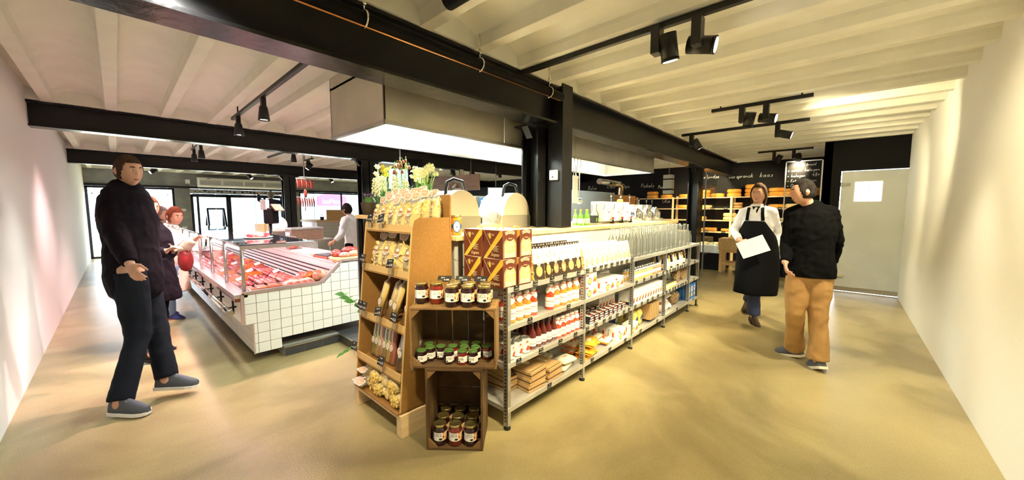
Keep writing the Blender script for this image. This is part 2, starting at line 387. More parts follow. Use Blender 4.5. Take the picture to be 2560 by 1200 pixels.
ribbed_hedge(4.5, 19.5, 'leafy shrub in a pot on the street beyond the entrance glass')
# ================================================================ STEEL FRAME
def beam(y, z0, label, h=None, x0=-.6, x1=WX, w=.2):
    t = thing('steel_beam', label, 'beam', (0, y, 0), group='black steel beams along the shop')
    z1 = CZ; b = MB(); b.box(x0, x1, -w / 2, w / 2, z0, z0 + .02); b.build('bottom_flange', 'black_gloss', t)
    MB().box(x0, x1, -w / 2, w / 2, z1 - .02, z1).build('top_flange', 'black', t)
    MB().box(x0, x1, -.008, .008, z0 + .02, z1 - .02).build('web', 'black', t)
    return t
beam(2.25, 2.34, 'thick black steel beam running above the hood and island', w=.22)
beam(6.8, 2.42, 'middle black steel beam behind the hood, above the meat counter')
beam(11.6, 2.42, 'farthest black steel beam before the window wall')
def column(x, y, z0, z1, label, box=False, w=.30, d=.2):
    t = thing('steel_column', label, 'column', (x, y, 0), group='black steel columns')
    b = MB(); b.box(-w / 2, w / 2, -d / 2, -d / 2 + .02, z0, z1); b.build('flange', 'black_gloss', t)
    MB().box(-w / 2, w / 2, d / 2 - .02, d / 2, z0, z1).build('flange', 'black_gloss', t)
    MB().box(-.01, .01, -d / 2, d / 2, z0, z1).build('web', 'black', t)
    for s in (-1, 1): MB().prism([(s * w / 2, z1 - .005), (s * (w / 2 + .09), z1 - .005), (s * w / 2, z1 - .12)], -.04, .04).build('haunch', 'black', t)
    MB().box(-w / 2 - .1, w / 2 + .1, -d / 2 - .01, d / 2 + .01, z1 - .016, z1).build('head_plate', 'black', t)
    return t
column(3.30, 6.8, 0, 2.42, 'black steel column rising behind the flower display')
column(3.33, 11.6, 0, 2.42, 'black steel column in front of the entrance, beside the sausages')
column(7.98, 2.25, 0, 2.34, 'black steel column past the far end of the shelving', w=.34, d=.2)
column(3.05, 2.42, 1.31, 2.34, 'black H-section column standing on the island beside the boxed column', w=.28, d=.22)
t = thing('boxed_column', 'square black boxed column rising from the wooden worktop to the ceiling', 'column', (3.125, 2.19, 1.31))
MB().box(-.088, .088, -.09, .09, 0, 1.42).build('casing', 'black', t, bevel=.004)
t = thing('sensor_box', 'small white sensor box with a black dot on the black column', 'sensor', (3.03, 2.19, 1.84))
MB().box(-.03, 0, -.045, .045, -.05, .05).build('housing', 'white', t, bevel=.006)
MB().tube([(-.031, .0, -.02), (-.034, .0, -.02)], .009).build('eye', 'ink', t)
# pipes along the main beam
t = thing('ceiling_pipe', 'black insulated pipe with a bare copper line, clipped under the ceiling vaults', 'pipe', (0, 0, 0))
MB().tube([(-.6, 1.99, 2.53), (2.85, 1.99, 2.53)], .038, 14).build('insulation', 'black_matt', t)
MB().tube([(-.6, 1.975, 2.486), (2.8, 1.975, 2.486)], .005, 8).build('copper_line', mat('copper', (.75, .33, .12), .25, 1), t)
for x in (.98, 1.83, 2.66):
    MB().tube([(x, 1.99 + .045 * math.sin(a), 2.53 + .045 * math.cos(a)) for a in [i * 2 * PI / 14 for i in range(15)]], .006, 6).tube([(x, 1.99, 2.575), (x, 1.99, 2.74)], .006, 6).tube([(x, 1.985, 2.6), (x, 1.985, 2.63)], .013, 6).build('pipe_clamp', 'chrome', t)
tag(MB().tube([(1.33, 1.7, 2.66), (1.33, -.75, 2.66)], .05, 16).build('black_pipe', 'black'), 'short thick black pipe end under the ceiling above the beam', 'pipe')
# extractor hood
def hood():
    X0, X1, Y0, Y1, Z0, Z1 = 1.40, 6.62, 2.58, 3.56, 2.155, 2.69
    t = thing('extractor_hood', 'long stainless steel extractor hood hanging over the island kitchen', 'extractor hood', ((X0 + X1) / 2, (Y0 + Y1) / 2, Z0))
    L = (X1 - X0) / 2; D = (Y1 - Y0) / 2; H = Z1 - Z0
    MB().box(-L, -L + .012, -D, D, 0, H).build('end_panel', 'steel_hood', t); MB().box(L - .012, L, -D, D, 0, H).build('end_panel', 'steel_hood', t)
    n = 4; w = 2 * L / n
    for i in range(n):
        x = -L + w * i
        MB().box(x, x + w - .003, -D, -D + .012, 0, H * .66).build('front_panel', 'steel_hood', t, bevel=.001)
        MB().box(x, x + w - .003, -D + .003, -D + .014, H * .665, H).build('front_panel', 'steel_hood', t, bevel=.001)
        MB().box(x, x + w - .003, D - .012, D, 0, H).build('rear_panel', 'steel_white', t)
    b = MB(); b.box(-L, L, -D - .006, -D + .03, -.012, .012).box(-L, L, D - .03, D + .006, -.012, .012).box(-L - .006, -L + .03, -D, D, -.012, .012).box(L - .03, L + .006, -D, D, -.012, .012); b.build('rim', 'steel', t)
    MB().box(-L, L, -D, D, .42, .44).build('inner_ceiling', 'steel_white', t)
    f = MB(); f.prism([(-.45, .42), (0, .20), (.45, .42)], -L + .02, L - .02, 'x'); f.build('filter_bank', 'steel_white', t)
    r = MB()
    for i in range(24):
        x = -L + .1 + i * (2 * L - .2) / 24
        for y in (-D - .003, ): r.tube([(x, y + .002, .34), (x, y - .001, .34)], .006, 6)
    stuff(r.build('rivets', 'black', t))
    for x in (-1.5, 1.3):
        MB().tube([(x - .6, -.34, .12), (x + .6, -.34, .12)], .018, 8).build('tube_lamp', 'tube_light', t)
    MB().box(-L + .02, L - .02, -D + .02, D - .02, .41, .415).build('inner_lining', 'steel_white', t)
hood()
area('hood_lamp_left', (2.3, 2.85, 2.24), (1.4, .1), 26, (.88, 1, .93), (0, 0, 0))
area('hood_lamp_right', (5.1, 2.85, 2.24), (1.8, .1), 26, (.95, 1, .88), (0, 0, 0))
area('hood_lamp_up_left', (2.3, 2.72, 2.23), (1.4, .06), 10, (.88, 1, .93), (math.radians(140), 0, 0))
area('hood_lamp_up_right', (5.1, 2.72, 2.23), (1.8, .06), 10, (.95, 1, .88), (math.radians(140), 0, 0))
# ================================================================ TRACK LIGHTS
def track(x, y0, y1, label, z=CZ):
    t = thing('light_track', label, 'light track', (x, (y0 + y1) / 2, z)); L = abs(y1 - y0) / 2
    MB().box(-.018, .018, -L, L, -.04, -.005).build('rail', 'black', t)
    for s in (-1, 1): MB().tube([(0, s * L * .8, -.01), (0, s * L * .8, .158)], .008).build('hanger', 'black', t)
track(2.46, 2.15, -.6, 'long black light track across the ceiling above the shelf front')
track(1.11, 2.9, 6.0, 'black light track crossing the pink-lit ceiling above the meat counter')
track(4.95, 1.25, .3, 'short black light track with two spots left of the apron man'); track(6.25, 2.0, .4, 'black light track nearer the cheese wall')
track(9.2, 1.4, .5, 'black light track in front of the cheese chalk wall'); track(1.1, 8.2, 9.7, 'small light track behind the middle beam, far left'); track(2.44, 7.3, 9.85, 'small light track behind the middle beam, left of the column')
def make_spot(dir_, conical=False):
    t = thing('track_spotlight', 'x', 'spotlight'); d = Vector(dir_).normalized()
    if not conical:
        MB().box(-.04, .04, -.028, .028, -.17, 0).build('driver_box', 'black', t, bevel=.004)
        c = Vector((.0, -.075, -.14)) if abs(d.y) < .95 else Vector((.07, 0, -.14)); a = c - d * .075; e = c + d * .075
        MB().tube([a, e], .052, 20, smooth=True).build('lamp_head', 'black', t)
        MB().tube([e - d * .002, e + d * .012], .054, 20).build('bezel', 'black', t); MB().tube([e + d * .0125, e + d * .0135], .043, 20).build('lamp_lens', 'lens', t)
        MB().bar((0, 0, -.1), c, .02).build('knuckle', 'black', t)
    else:
        MB().box(-.022, .022, -.03, .03, -.1, 0).build('driver_box', 'black', t, bevel=.003)
        MB().lathe([(0, -.09), (.034, -.09), (.038, -.10), (.055, -.235), (.05, -.235), (.045, -.215), (0, -.215)], 20).build('lamp_head', 'black', t)
        MB().tube([(0, 0, -.218), (0, 0, -.222)], .044, 20).build('lamp_lens', 'lens', t)
    return t
def place_spot(x, y, dr, label, conical=False, z=CZ - .04, P=0, col=WARM, ang=60, tgt=None, cache={}):
    o = make_spot(dr, conical); o.location = (x, y, z); o['label'] = label; o['group'] = 'black ceiling spotlights'
    d = Vector(dr).normalized(); c = Vector((x, y, z - .24)) if conical else Vector((x, y, z - .14)) + (Vector((0, -.075, 0)) if abs(d.y) < .95 else Vector((.07, 0, 0))) + d * .10
    if P: spot('beam_of_spot', c, tgt if tgt else c + d, P, col, ang, .7, .045)

for x, y, nm in ((3.2, 9.6, 'over the service area'), (.75, 13.9, 'nearest the left shop window'), (2.9, 13.9, 'before the air curtain'), (5.2, 13.5, 'before the right shop window'), (4.1, 8.3, 'behind the flowers'), (*W(1130, 432, 10.5)[:2], 'above the brown sign'), (*W(1178, 430, 10.5)[:2], 'beyond the brown sign'), (*W(1245, 440, 10.8)[:2], 'nearest the black back wall')):
    track(x, y - .3, y + .3, 'very short black light track %s' % nm)
# spots in view
place_spot(2.42, .95, (.3, -.05, -1), 'black spotlight with big driver box, left of the pair on the near ceiling track', P=150, tgt=(3.3, 2.1, 1.0), ang=75)
place_spot(2.46, .72, (.15, -.95, -.22), 'large lit black spotlight, right of the pair on the near ceiling track', P=60, tgt=(3.2, -.7, 1.6), ang=80)
place_spot(4.95, .93, (.3, .25, -1), 'spotlight angled down with its silver inside showing, above the apron man', P=130, tgt=(4.7, 2.0, .9), ang=75)
place_spot(4.95, .70, (-.05, -.97, -.2), 'lit spotlight turned to the right above the apron man', P=60, tgt=(6.5, -.6, 2.2), ang=80)
place_spot(6.25, .74, (.1, -.93, -.3), 'single spotlight pointing right, ahead of the hanging chalkboard', P=55, tgt=(8.5, -.6, 1.4), ang=80)
place_spot(6.25, 1.85, (.35, -.45, -.85), 'lit spotlight hanging beside the main beam', P=90, tgt=(6.2, .9, 0), ang=80)
place_spot(9.2, 1.12, (.2, .5, -.8), 'lit spotlight left of the hanging chalkboard top', P=90, tgt=(11, 2.2, 1.2), ang=90)
place_spot(9.2, .80, (.9, 0, -.5), 'dark spotlight just above the hanging chalkboard', P=60, tgt=(11, .9, 1.4), ang=80)
for i, (x, y, lb) in enumerate([(1.11, 4.55, 'conical black spotlight, nearer one on the track over the meat counter'), (1.11, 5.7, 'conical black spotlight at the far end of the track over the meat counter'), (1.12, 8.75, 'conical spotlight, right of the far left pair behind the middle beam'), (1.1, 9.45, 'conical spotlight, left of the far left pair behind the middle beam'), (2.44, 8.1, 'conical spotlight hanging in the gap above the sausages')]):
    place_spot(x, y, (0, 0, -1), lb, True, P=(135 if i < 2 else 80), col=PINK, ang=112 if i < 2 else 110, tgt=(x + .1, y, 0) if i < 2 else None)
place_spot(3.2, 9.6, (-.6, .2, -.8), 'lit spotlight under the ceiling left of the near column behind the beam', P=30, col=WHITE, ang=100)
place_spot(.75, 13.9, (-.8, -.2, -.5), 'dark spotlight in front of the grey lintel, far left'); place_spot(2.9, 13.9, (.5, -.3, -.8), 'dark spotlight in front of the air curtain'); place_spot(5.2, 13.5, (.3, -.3, -.8), 'dark spotlight above the butcher by the shop window')
place_spot(4.1, 8.3, (-.5, .2, -.8), 'lit spotlight right of the near column, behind the flowers', P=50, col=WHITE, ang=100)
for i, (x, y) in enumerate([W(1130, 432, 10.5)[:2], W(1178, 430, 10.5)[:2], W(1245, 440, 10.8)[:2]]):
    place_spot(x, y, (.4, .3 * (-1) ** i, -.8), 'black spotlight behind the island, %s from the left above the brown sign' % ORD[i], P=70, col=WHITE, ang=100, tgt=(x + 1, y + 1, 0.5))
# extra spots added to brighten goods and floor; no fittings built for them
for x, y, tg, p, c, an in [(.3, .9, (1.35, 2.6, .9), 95, WARM, 55), (1.2, .5, (2.3, 1.9, .7), 95, WARM, 60), (3.2, .2, (2.6, 1.8, .5), 95, WARM, 70),
                       (5.9, .3, (5.2, 1.8, .6), 110, WARM, 70), (.2, 2.0, (.4, 3.4, 0), 42, WHITE, 120), (1.2, -.2, (2.2, .6, 0), 90, WARM, 95), (3.9, -.35, (4.6, .6, 0), 90, WARM2, 95), (7.3, .2, (7.4, .8, 0), 70, WARM2, 95),
                       (2.1, 1.2, (1.35, 1.75, .6), 45, WARM, 60)]:
    spot('fill_spot', (x, y, 2.5), tg, p, c, an, .8, .06)
spot('aisle_fill', (.5, 5.3, 2.6), (.42, 5.0, 0), 75, (.92, 1, .95), 95, .8, .08)  # added spot that whitens the aisle floor, no fitting there
spot('kitchen_fill_a', (3.9, 4.8, 2.6), (4.2, 4.6, 0), 110, WHITE, 120, .8, .1); spot('kitchen_fill_b', (7.5, 4.8, 2.6), (8, 4.8, 0), 120, WHITE, 120, .8, .1)  # unseen spots added to lift the light on kitchen and ceiling
spot('meat_fill', (.35, 7.0, 2.6), (.2, 7.0, 0), 80, PINK, 110, .8, .1); spot('meat_fill_far', (2.2, 11.0, 2.6), (2.2, 11, 0), 70, PINK, 110, .8, .1)  # unseen pink spots added for the pink glow on the left
spot('cheese_spot', (9.4, 2.5, 2.6), (11, 2.6, 1.3), 110, WARM, 100, .8, .08)  # bare spot beam on the cheese wall, without a fitting
# ================================================================ ISLAND
def island():
    X0, X1, Y0, Y1 = 1.68, 6.28, 2.05, 3.2
    t = thing('kitchen_island', 'white tiled island counter the shelving stands against', 'counter', ((X0 + X1) / 2, (Y0 + Y1) / 2, 0)); c = t.location
    L = (X1 - X0) / 2; D = (Y1 - Y0) / 2
    b = MB(); b.box(-L, L, -D, D, 0.1, 1.27).box(-L, L, -D, -D + .12, 0, .1); b.build('wall_core', 'grout_light', t)
    tiles(t, 'tile', (-L, -D, .07), (1, 0, 0), (0, 0, 1), 46, 6, .1, .2, 'tile')
    tiles(t, 'tile', (-L, D, .07), (0, -1, 0), (0, 0, 1), 7, 8, .1643, .15, 'tile')
    MB().box(-L - .012, -L + .01, -D - .012, -D + .01, 0, 1.27).build('corner_trim', 'steel', t)
    return t
island()
t = thing('worktop', 'long pale wooden worktop on the island, its front edge lit', 'worktop', (3.98, 2.4, 1.27))
MB().box(-2.36, 2.33, -.38, .79, 0, .035).build('board', 'wood_top', t, bevel=.004)
t = thing('tiled_plinth', 'low black tiled plinth with a light metal edge at the foot of the counters', 'plinth', (1.62, 4.12, 0))
b = MB(); b.box(-.55, 0, 0, .5, 0, .095).box(0, 1.0, -.85, .5, 0, .095); b.build('core', 'grout', t)
tiles(t, 'tile_front', (-.55, 0, .002), (1, 0, 0), (0, 0, 1), 3, 1, .183, .09, 'tile_dark'); tiles(t, 'tile_side', (0, 0, .002), (0, -1, 0), (0, 0, 1), 8, 1, .16, .09, 'tile_dark')
tiles(t, 'tile_top', (0.0, -.85, .095), (1, 0, 0), (0, 1, 0), 3, 4, .3, .3, 'tile_dark')
MB().box(-.552, .0, -.012, .0, .088, .1).box(-.012, .0, -.85, -.012, .088, .1).build('edge_trim', 'steel', t)
# ================================================================ SHELVING
PX = [1.70, 2.66, 3.635, 4.595, 5.56, 6.02]; SY0, SY1 = 1.60, 2.0; LV = [.15, .46, .72, .978]
def card_bm(b, T, i=0, s=1):
    T0 = b.T; b.T = T0 @ T; b.m(0).box(-.026 * s, .026 * s, -.02 * s, .02 * s, 0, .0015)
    b.m(1); b.text(['Saus', 'Pasta &', 'Pesto', 'Riso', 'Olive'][i % 5], .011 * s, Matrix.Translation((0, .012 * s, .002)), sx=.9); b.text('%d.%02d' % (2 + (i * 7) % 6, (i * 35 + 15) % 100 // 5 * 5), .015 * s, Matrix.Translation((.011 * s, -.008 * s, .002)))
    b.box(-.022 * s, -.004 * s, -.009 * s, -.007 * s, .0016, .002); b.T = T0
def shelving():
    t = thing('shelving_unit', 'long galvanised metal shelving unit stocked with Italian food', 'shelving', (3.86, 1.8, 0)); O = Vector(t.location)
    def post(x, y, sx, sy):
        b = MB(); b.box(0, .035 * sx, 0, .003 * sy, .02, .985).box(0, .003 * sx, 0, .035 * sy, .02, .985)
        p = b.build('post', 'galv', t, loc=(x - O.x, y - O.y, 0))
        h = MB()
        for k in range(38): z = .05 + k * .0245; h.box((-.0008) * sx, .0038 * sx, .012 * sy, .024 * sy, z, z + .012)
        stuff(h.build('slots', 'black', p)); MB().lathe([(0, 0), (.024, 0), (.024, .012), (.012, .02), (.012, .035), (0, .035)], 14, (.012 * sx, .012 * sy, 0)).build('foot', 'black', p)
    for x in PX:
        sx = 1 if x < 6 else -1
        post(x, SY0, sx, 1); post(x, SY1, sx, -1)
    for i, (x0, x1) in enumerate(zip(PX, PX[1:])):
        for j, z in enumerate(LV):
            b = MB(); xa, xb = x0 - O.x + .002, x1 - O.x - .001; ya, yb = SY0 - O.y - .002, SY1 - O.y
            b.box(xa, xb, ya, yb, z - .006, z - .002).box(xa, xb, ya - .001, ya + .004, z - .033, z).box(xa, xb, ya, ya + .02, z - .034, z - .030).box(xa, xb, yb - .004, yb, z - .033, z).box(xa, xa + .004, ya, yb, z - .033, z)
            s = b.build('shelf', 'zinc_shelf', t, bevel=.001)
            k = {(0, 3): 5, (1, 3): 9, (0, 2): 2, (0, 1): 4, (0, 0): 1, (1, 2): 0, (1, 1): 7, (1, 0): 3, (2, 3): 0, (2, 2): 5, (2, 1): 6, (2, 0): 2, (3, 3): 0, (3, 2): 10, (3, 1): 9, (3, 0): 1, (4, 3): 0, (4, 2): 1, (4, 1): 1, (4, 0): 1}[(i, j)]
            for q in range(k):
                xx = xa + (xb - xa) * (q + .5) / k + (.01 * ((q * 7) % 3 - 1)); c = MB(); card_bm(c, frame((0, 0, 0), (1, 0, 0), (0, -1, 0)), q + i)
                c.build('price_card', ['ink', 'label'], s, loc=(xx, ya - .003, z - .008), norm=False)
    return t
shelving()
BAY = ['first', 'second', 'third', 'fourth', 'end']; LEVEL = ['bottom', 'second', 'third', 'top']
# ---- goods
def noodle_bits(b, fn, n, L, r, seed, coil=3, wob=.6, seg=6, sides=4):
    # n short twisted pasta pieces over a surface given by fn(rnd)->(point, normal)
    rnd = random.Random(seed)
    for _ in range(n):
        p, nn = fn(rnd); d = Vector((rnd.uniform(-1, 1), rnd.uniform(-1, 1), rnd.uniform(-1, 1))); d = (d - nn * d.dot(nn) * wob).normalized(); u = d.orthogonal().normalized(); w = d.cross(u)
        ph = rnd.uniform(0, 6); pts = [p + d * (L * (i / seg - .5)) + (u * math.cos(ph + coil * 2 * PI * i / seg / 2) + w * math.sin(ph + coil * 2 * PI * i / seg / 2)) * r * .8 for i in range(seg + 1)]
        b.tube(pts, r, sides)
PASTA = mat('pasta', (.72, .46, .09), .5, col2=(.84, .62, .20), nscale=40); mat('pasta_pale', (.78, .60, .24), .5, col2=(.70, .50, .18), nscale=40); mat('pasta_dark', (.24, .14, .07), .5, col2=(.6, .42, .2), nscale=30)
mat('tagbrown', (.36, .15, .07), .6); mat('tagpink', (.62, .38, .25), .6)
def plaque(b, T, w, h, mi_out=0, mi_in=1):
    T0 = b.T; b.T = T0 @ T; pts = [(-.5, .25), (-.42, .5), (-.1, .46), (0, .56), (.1, .46), (.42, .5), (.5, .25), (.38, -.35), (.12, -.5), (-.12, -.5), (-.38, -.35)]
    b.m(mi_out).prism([(x * w, y * h) for x, y in pts], 0, .001, 'z'); b.m(mi_in).prism([(x * w * .84, y * h * .82) for x, y in pts], .001, .002, 'z'); b.T = T0
def make_bag(w=.13, h=.26, d=.075, kind='fusilli', pm='pasta', tagged=True, seed=1, band=False):
    t = thing('pasta_bag', 'x', 'pasta bag'); fill = h * .74
    b = MB(); secs = []
    for k in range(9):
        q = k / 8; z = fill * q; ww = w / 2 * (.86 + .22 * math.sin(PI * min(1, q * 1.1)) ** .5 * .6); dd = d / 2 * (.55 + .5 * math.sin(PI * (q * .9 + .08)))
        secs.append((Vector((0, 0, z + .003)), (ww * .93, dd * .93)))
    b.tube([p for p, _ in secs], [q for _, q in secs], 12, side=(1, 0, 0))
    def surf(r):
        if r.random() < .14:
            a = r.uniform(0, 2 * PI); u = r.random() ** .5 * .85; A, D = secs[0][1]; return Vector((A * u * math.cos(a), D * u * math.sin(a), .003)), Vector((0, 0, -1))
        q = r.uniform(.03, 1); a = r.uniform(0, 2 * PI); k = min(7, int(q * 8)); p, (A, D) = secs[k]
        return Vector((A * math.cos(a), D * math.sin(a), fill * q)), Vector((math.cos(a) / A, math.sin(a) / D, .02)).normalized()
    if kind == 'fusilli': noodle_bits(b, surf, 110, .034, .0045, seed, 4, .8, 7)
    elif kind == 'shells':
        rnd = random.Random(seed)
        for _ in range(80):
            p, nn = surf(rnd); b.blob(p, (.014, .014, .010), 6, 4, .25, rnd.random())
    elif kind == 'ribbon': noodle_bits(b, surf, 34, .07, .006, seed, 1.2, .9, 6)
    elif kind == 'short': noodle_bits(b, surf, 60, .02, .006, seed, .3, .7, 3)
    b.build('pasta', pm, t)
    b = MB(); b.tube([(0, 0, 0)] + [(0, 0, .004)] + [p for p, _ in secs] + [(0, 0, fill * 1.12), (0, 0, h * .86), (0, 0, h)], [(w * .4, d * .2), (w * .45, d * .3)] + [(a * 1.16, c * 1.16) for _, (a, c) in secs] + [(w * .46, d * .2), (w * .36, d * .05), (w * .46, d * .02)], 14, side=(1, 0, 0), cap=False)
    b.build('film', 'film', t)
    if tagged:
        b = MB(); plaque(b, frame((0, -.008, h * .93), (1, 0, 0), (0, -1, .1)), w * .74, h * .2); b.m(0).box(-.018, .018, -.0115, -.0105, h * .94, h * .955); b.build('header_tag', ['label', 'tagpink'], t)
        b = MB(); T = frame((.01, -d * .62, fill * .62), (1, 0, 0), (0, -1, .15)); T0 = b.T; b.T = T
        b.m(0).prism([(.03 * math.cos(a), .02 * math.sin(a)) for a in [i * PI / 8 for i in range(16)]], 0, .001, 'z').prism([(.014 * math.cos(a), .024 + .014 * math.sin(a)) for a in [i * PI / 6 for i in range(12)]], 0, .001, 'z')
        b.m(1)
        for q in range(-2, 3): b.box(-.024, .024, q * .006 - .0015, q * .006 + .0015, .0012, .002)
        b.prism([(.026 * math.cos(a), -.0 + .017 * math.sin(a) * (1 if math.sin(a) > 0 else .3) + .004) for a in [i * PI / 8 for i in range(9)]], .001, .0016, 'z')
        b.T = T0; b.build('front_sticker', ['label', 'tagbrown'], t)
    return t
# gift boxes of pasta ---------------------------------------------------
mat('boxbrown', (.115, .024, .010), .45, col2=(.15, .035, .016), nscale=9, coat=.3); mat('ribbon_y', (.75, .46, .05), .5); mat('cream', (.86, .74, .45), .5)
mat('pasta_print', (.70, .50, .14), .5, col2=(.85, .70, .30), nscale=55, contrast=(.45, .5)); mat('orange_ink', (.65, .2, .04), .6)
def make_giftbox():
    w, d, h = .135, .185, .19; t = thing('pasta_gift_box', 'x', 'gift box')
    MB().box(-w / 2, w / 2, -d / 2, d / 2, 0, h).build('carton', 'boxbrown', t, bevel=.003)
    b = MB(); e = .0012       # printed front: arch of pasta, lettering
    F = frame((0, -d / 2, 0), (1, 0, 0), (0, -1, 0)); b.t(F)
    def arch(r, z0, z1, zz, mi): b.m(mi).prism([(-r, z0), (r, z0)] + [(r * math.cos(a), z1 + r * 1.0 * math.sin(a)) for a in [i * PI / 14 for i in range(15)]], zz, zz + .0005, 'z')
    arch(.058, .006, .085, e * .4, 1); arch(.0555, .006, .085, e * .8, 0); arch(.051, .010, .085, e * 1.2, 2)
    b.m(1).box(-.05, .05, .012, .038, e * 1.7, e * 1.8); b.m(4).text('Sapore in Tavola', .017, Matrix.Translation((0, .025, e * 2)), shear=.3, sx=.75)
    b.m(0).prism([(-.026, .125), (-.03, .138), (-.02, .15), (0, .155), (.02, .15), (.03, .138), (.026, .125), (0, .117)], e * 1.8, e * 2, 'z')
    b.m(1).text('Forno', .014, Matrix.Translation((0, .136, e * 2.2)), shear=.3)
    for k in range(3):
        R = .085 + k * .008
        for a in range(-9, 10):
            th = PI / 2 + a * .05; b.box(R * math.cos(th) - .0018, R * math.cos(th) + .0018, .084 + R * math.sin(th) - .0015, .086 + R * math.sin(th) + .0012, e, e * 1.2) if (.084 + R * math.sin(th)) < h - .004 else None
    b.build('front_print', ['boxbrown', 'cream', 'pasta_print', 'ink', 'orange_ink'], t, norm=False)
    for sgn in (-1, 1):
        b = MB(); b.t(frame((sgn * w / 2, 0, 0), (0, -sgn * -1 * 1.0, 0) if False else (0, sgn, 0), (sgn, 0, 0)))
        q = d / 2
        b.m(0).prism([(-q, 0), (-q + .03, 0), (q, h - .035), (q, h), (q - .02, h)], .0006, .0014, 'z')
        b.m(1); 
        b.text('Gragnano', .032, Matrix.Translation((.022, .028, .002)), shear=.45, sx=.62)
        for k in range(5): b.box(.005, .055 - (k % 2) * .012, .052 + k * .008, .0545 + k * .008, .001, .0016)
        b.m(0).blob((-.03, .15, 0), (.012, .022, .002), 8, 4); b.m(2).box(-.052, -.018, .148, .168, .0006, .0012).box(-.012, .012, .152, .165, .0006, .0012)
        b.m(3); b.prism([(-q + .0, h), (-q + .001, h), (-.01, .07), (-.012, .07)], .0008, .0012, 'z')
        b.build('side_print', ['ribbon_y', 'cream', 'wood_sign', 'label'], t, norm=False)
    b = MB(); b.box(-w / 2 + .002, w / 2 - .002, -d / 2 + .002, d / 2 - .002, h, h + .001); b.build('lid_panel', 'label', t)
    b = MB(); b.tube([(-.03, 0, h), (-.022, 0, h + .014), (0, 0, h + .019), (.022, 0, h + .014), (.03, 0, h)], [(.002, .008)] * 5, 6, side=(0, 0, 1)); b.build('ribbon_handle', 'ribbon_y', t)
    return t
gb = Once(make_giftbox)
for lay in range(2):
    for r in range(2):
        for c in range(2):
            gb((1.735 + c * .158 + lay * .004, 1.70 + r * .205, LV[3] + lay * .1915), (.02, -.04, .03)[(c + r + lay) % 3],
               'brown pasta gift box with yellow ribbon stripe, %s layer, %s row, %s' % (('lower', 'upper')[lay], ('front', 'back')[r], ('nearer the crates', 'nearer the window bags')[c]), 'brown pasta gift boxes')
# tapered pasta bags with dark band -------------------------------------
mat('bagdark', (.035, .025, .018), .4); mat('ring_red', (.5, .12, .05), .5)
def make_windowbag(dark=True, acc='pasta'):
    w, d, h = .105, .085, .235; t = thing('window_pasta_bag', 'x', 'pasta bag')
    def sec(q): return (w / 2 * (1 - .12 * q), d / 2 * (1 - .93 * q ** 1.3))
    def loft(b, z0, z1, off=0, n=5):
        T = []
        for k in range(n + 1):
            q = z0 + (z1 - z0) * k / n; a, c = sec(q); a += off; c += off; T.append([b.v((sx * a, sy * c, q * h)) for sx, sy in ((-1, -1), (1, -1), (1, 1), (-1, 1))])
        for A, B in zip(T, T[1:]):
            for i in range(4): b.f([A[i], A[(i + 1) % 4], B[(i + 1) % 4], B[i]])
        b.f(T[0][::-1]); b.f(T[-1])
    b = MB(); loft(b, 0, .9); b.build('pasta', acc, t)
    b = MB(); pr = random.Random(3)
    def surf(r): q = r.uniform(.03, .6); a, c = sec(q); s = r.choice((-1, 1)); return Vector((s * a, r.uniform(-c, c), q * h)), Vector((s, 0, 0))
    noodle_bits(b, surf, 26, .03, .0045, 7, 3, .9, 6); b.build('pasta_relief', acc, t)
    b = MB(); m0, m1 = sec(0), sec(.5); m2 = sec(.97)
    P = lambda q, x, o=.002: (x * sec(q)[0] * .99, -(sec(q)[1] + o), q * h)
    b.m(0 if dark else 1); b.f([b.v(P(0.01, -1)), b.v(P(.01, 1)), b.v(P(.5, 1)), b.v(P(.5, -1))]); b.m(1); qs = [.5, .65, .8, .97]
    for a, c in zip(qs, qs[1:]): b.f([b.v(P(a, -1)), b.v(P(a, 1)), b.v(P(c, 1)), b.v(P(c, -1))])
    th = math.atan2(m0[1] - m1[1], h * .5)
    nrm = Vector((0, -math.cos(th), math.sin(th)))
    T = frame(Vector(P(.27, 0, .003)), (1, 0, 0), nrm)
    for r, mi, zz in ((1.0, 2, 0), (.87, 3, .0006)): b.t(T).m(mi).prism([(.031 * r * math.cos(a), .042 * r * math.sin(a)) for a in [i * PI / 10 for i in range(20)]], zz, zz + .0008, 'z')
    T = frame(Vector(P(.5, 0, .004)), (1, 0, 0), nrm); b.t(T).m(1).prism([(.016 * math.cos(a), .018 * math.sin(a)) for a in [i * PI / 8 for i in range(16)]], 0, .001, 'z').m(4).prism([(.011 * math.cos(a), .012 * math.sin(a)) for a in [i * PI / 8 for i in range(16)]], .001, .0016, 'z')
    T = frame(Vector(P(.72, 0, .003)), (1, 0, 0), nrm); b.t(T).m(4).blob((0, 0, 0), (.012, .017, .0015), 8, 4)
    b.t(); b.build('front_label', ['bagdark', 'label', 'ring_red', acc, 'wood_pale'], t, norm=False)
    b = MB(); b.box(-w * .46, w * .46, -.004, .004, h * .95, h * (1.06 if dark else 1.0)); b.m(1); 
    for x in ((-.028, 0, .028) if dark else ()): b.t(frame((x, -.0045, h * 1.0), (1, 0, 0), (0, -1, 0))).prism([(.005 * math.cos(a), .005 * math.sin(a)) for a in [i * PI / 4 for i in range(8)]], 0, .001, 'z')
    b.t(); b.build('header_clip', ['bagdark' if dark else 'label', 'label'], t); return t
wb1 = Once(lambda: make_windowbag(True, 'pasta')); wb2 = Once(lambda: make_windowbag(True, 'pasta_dark'))
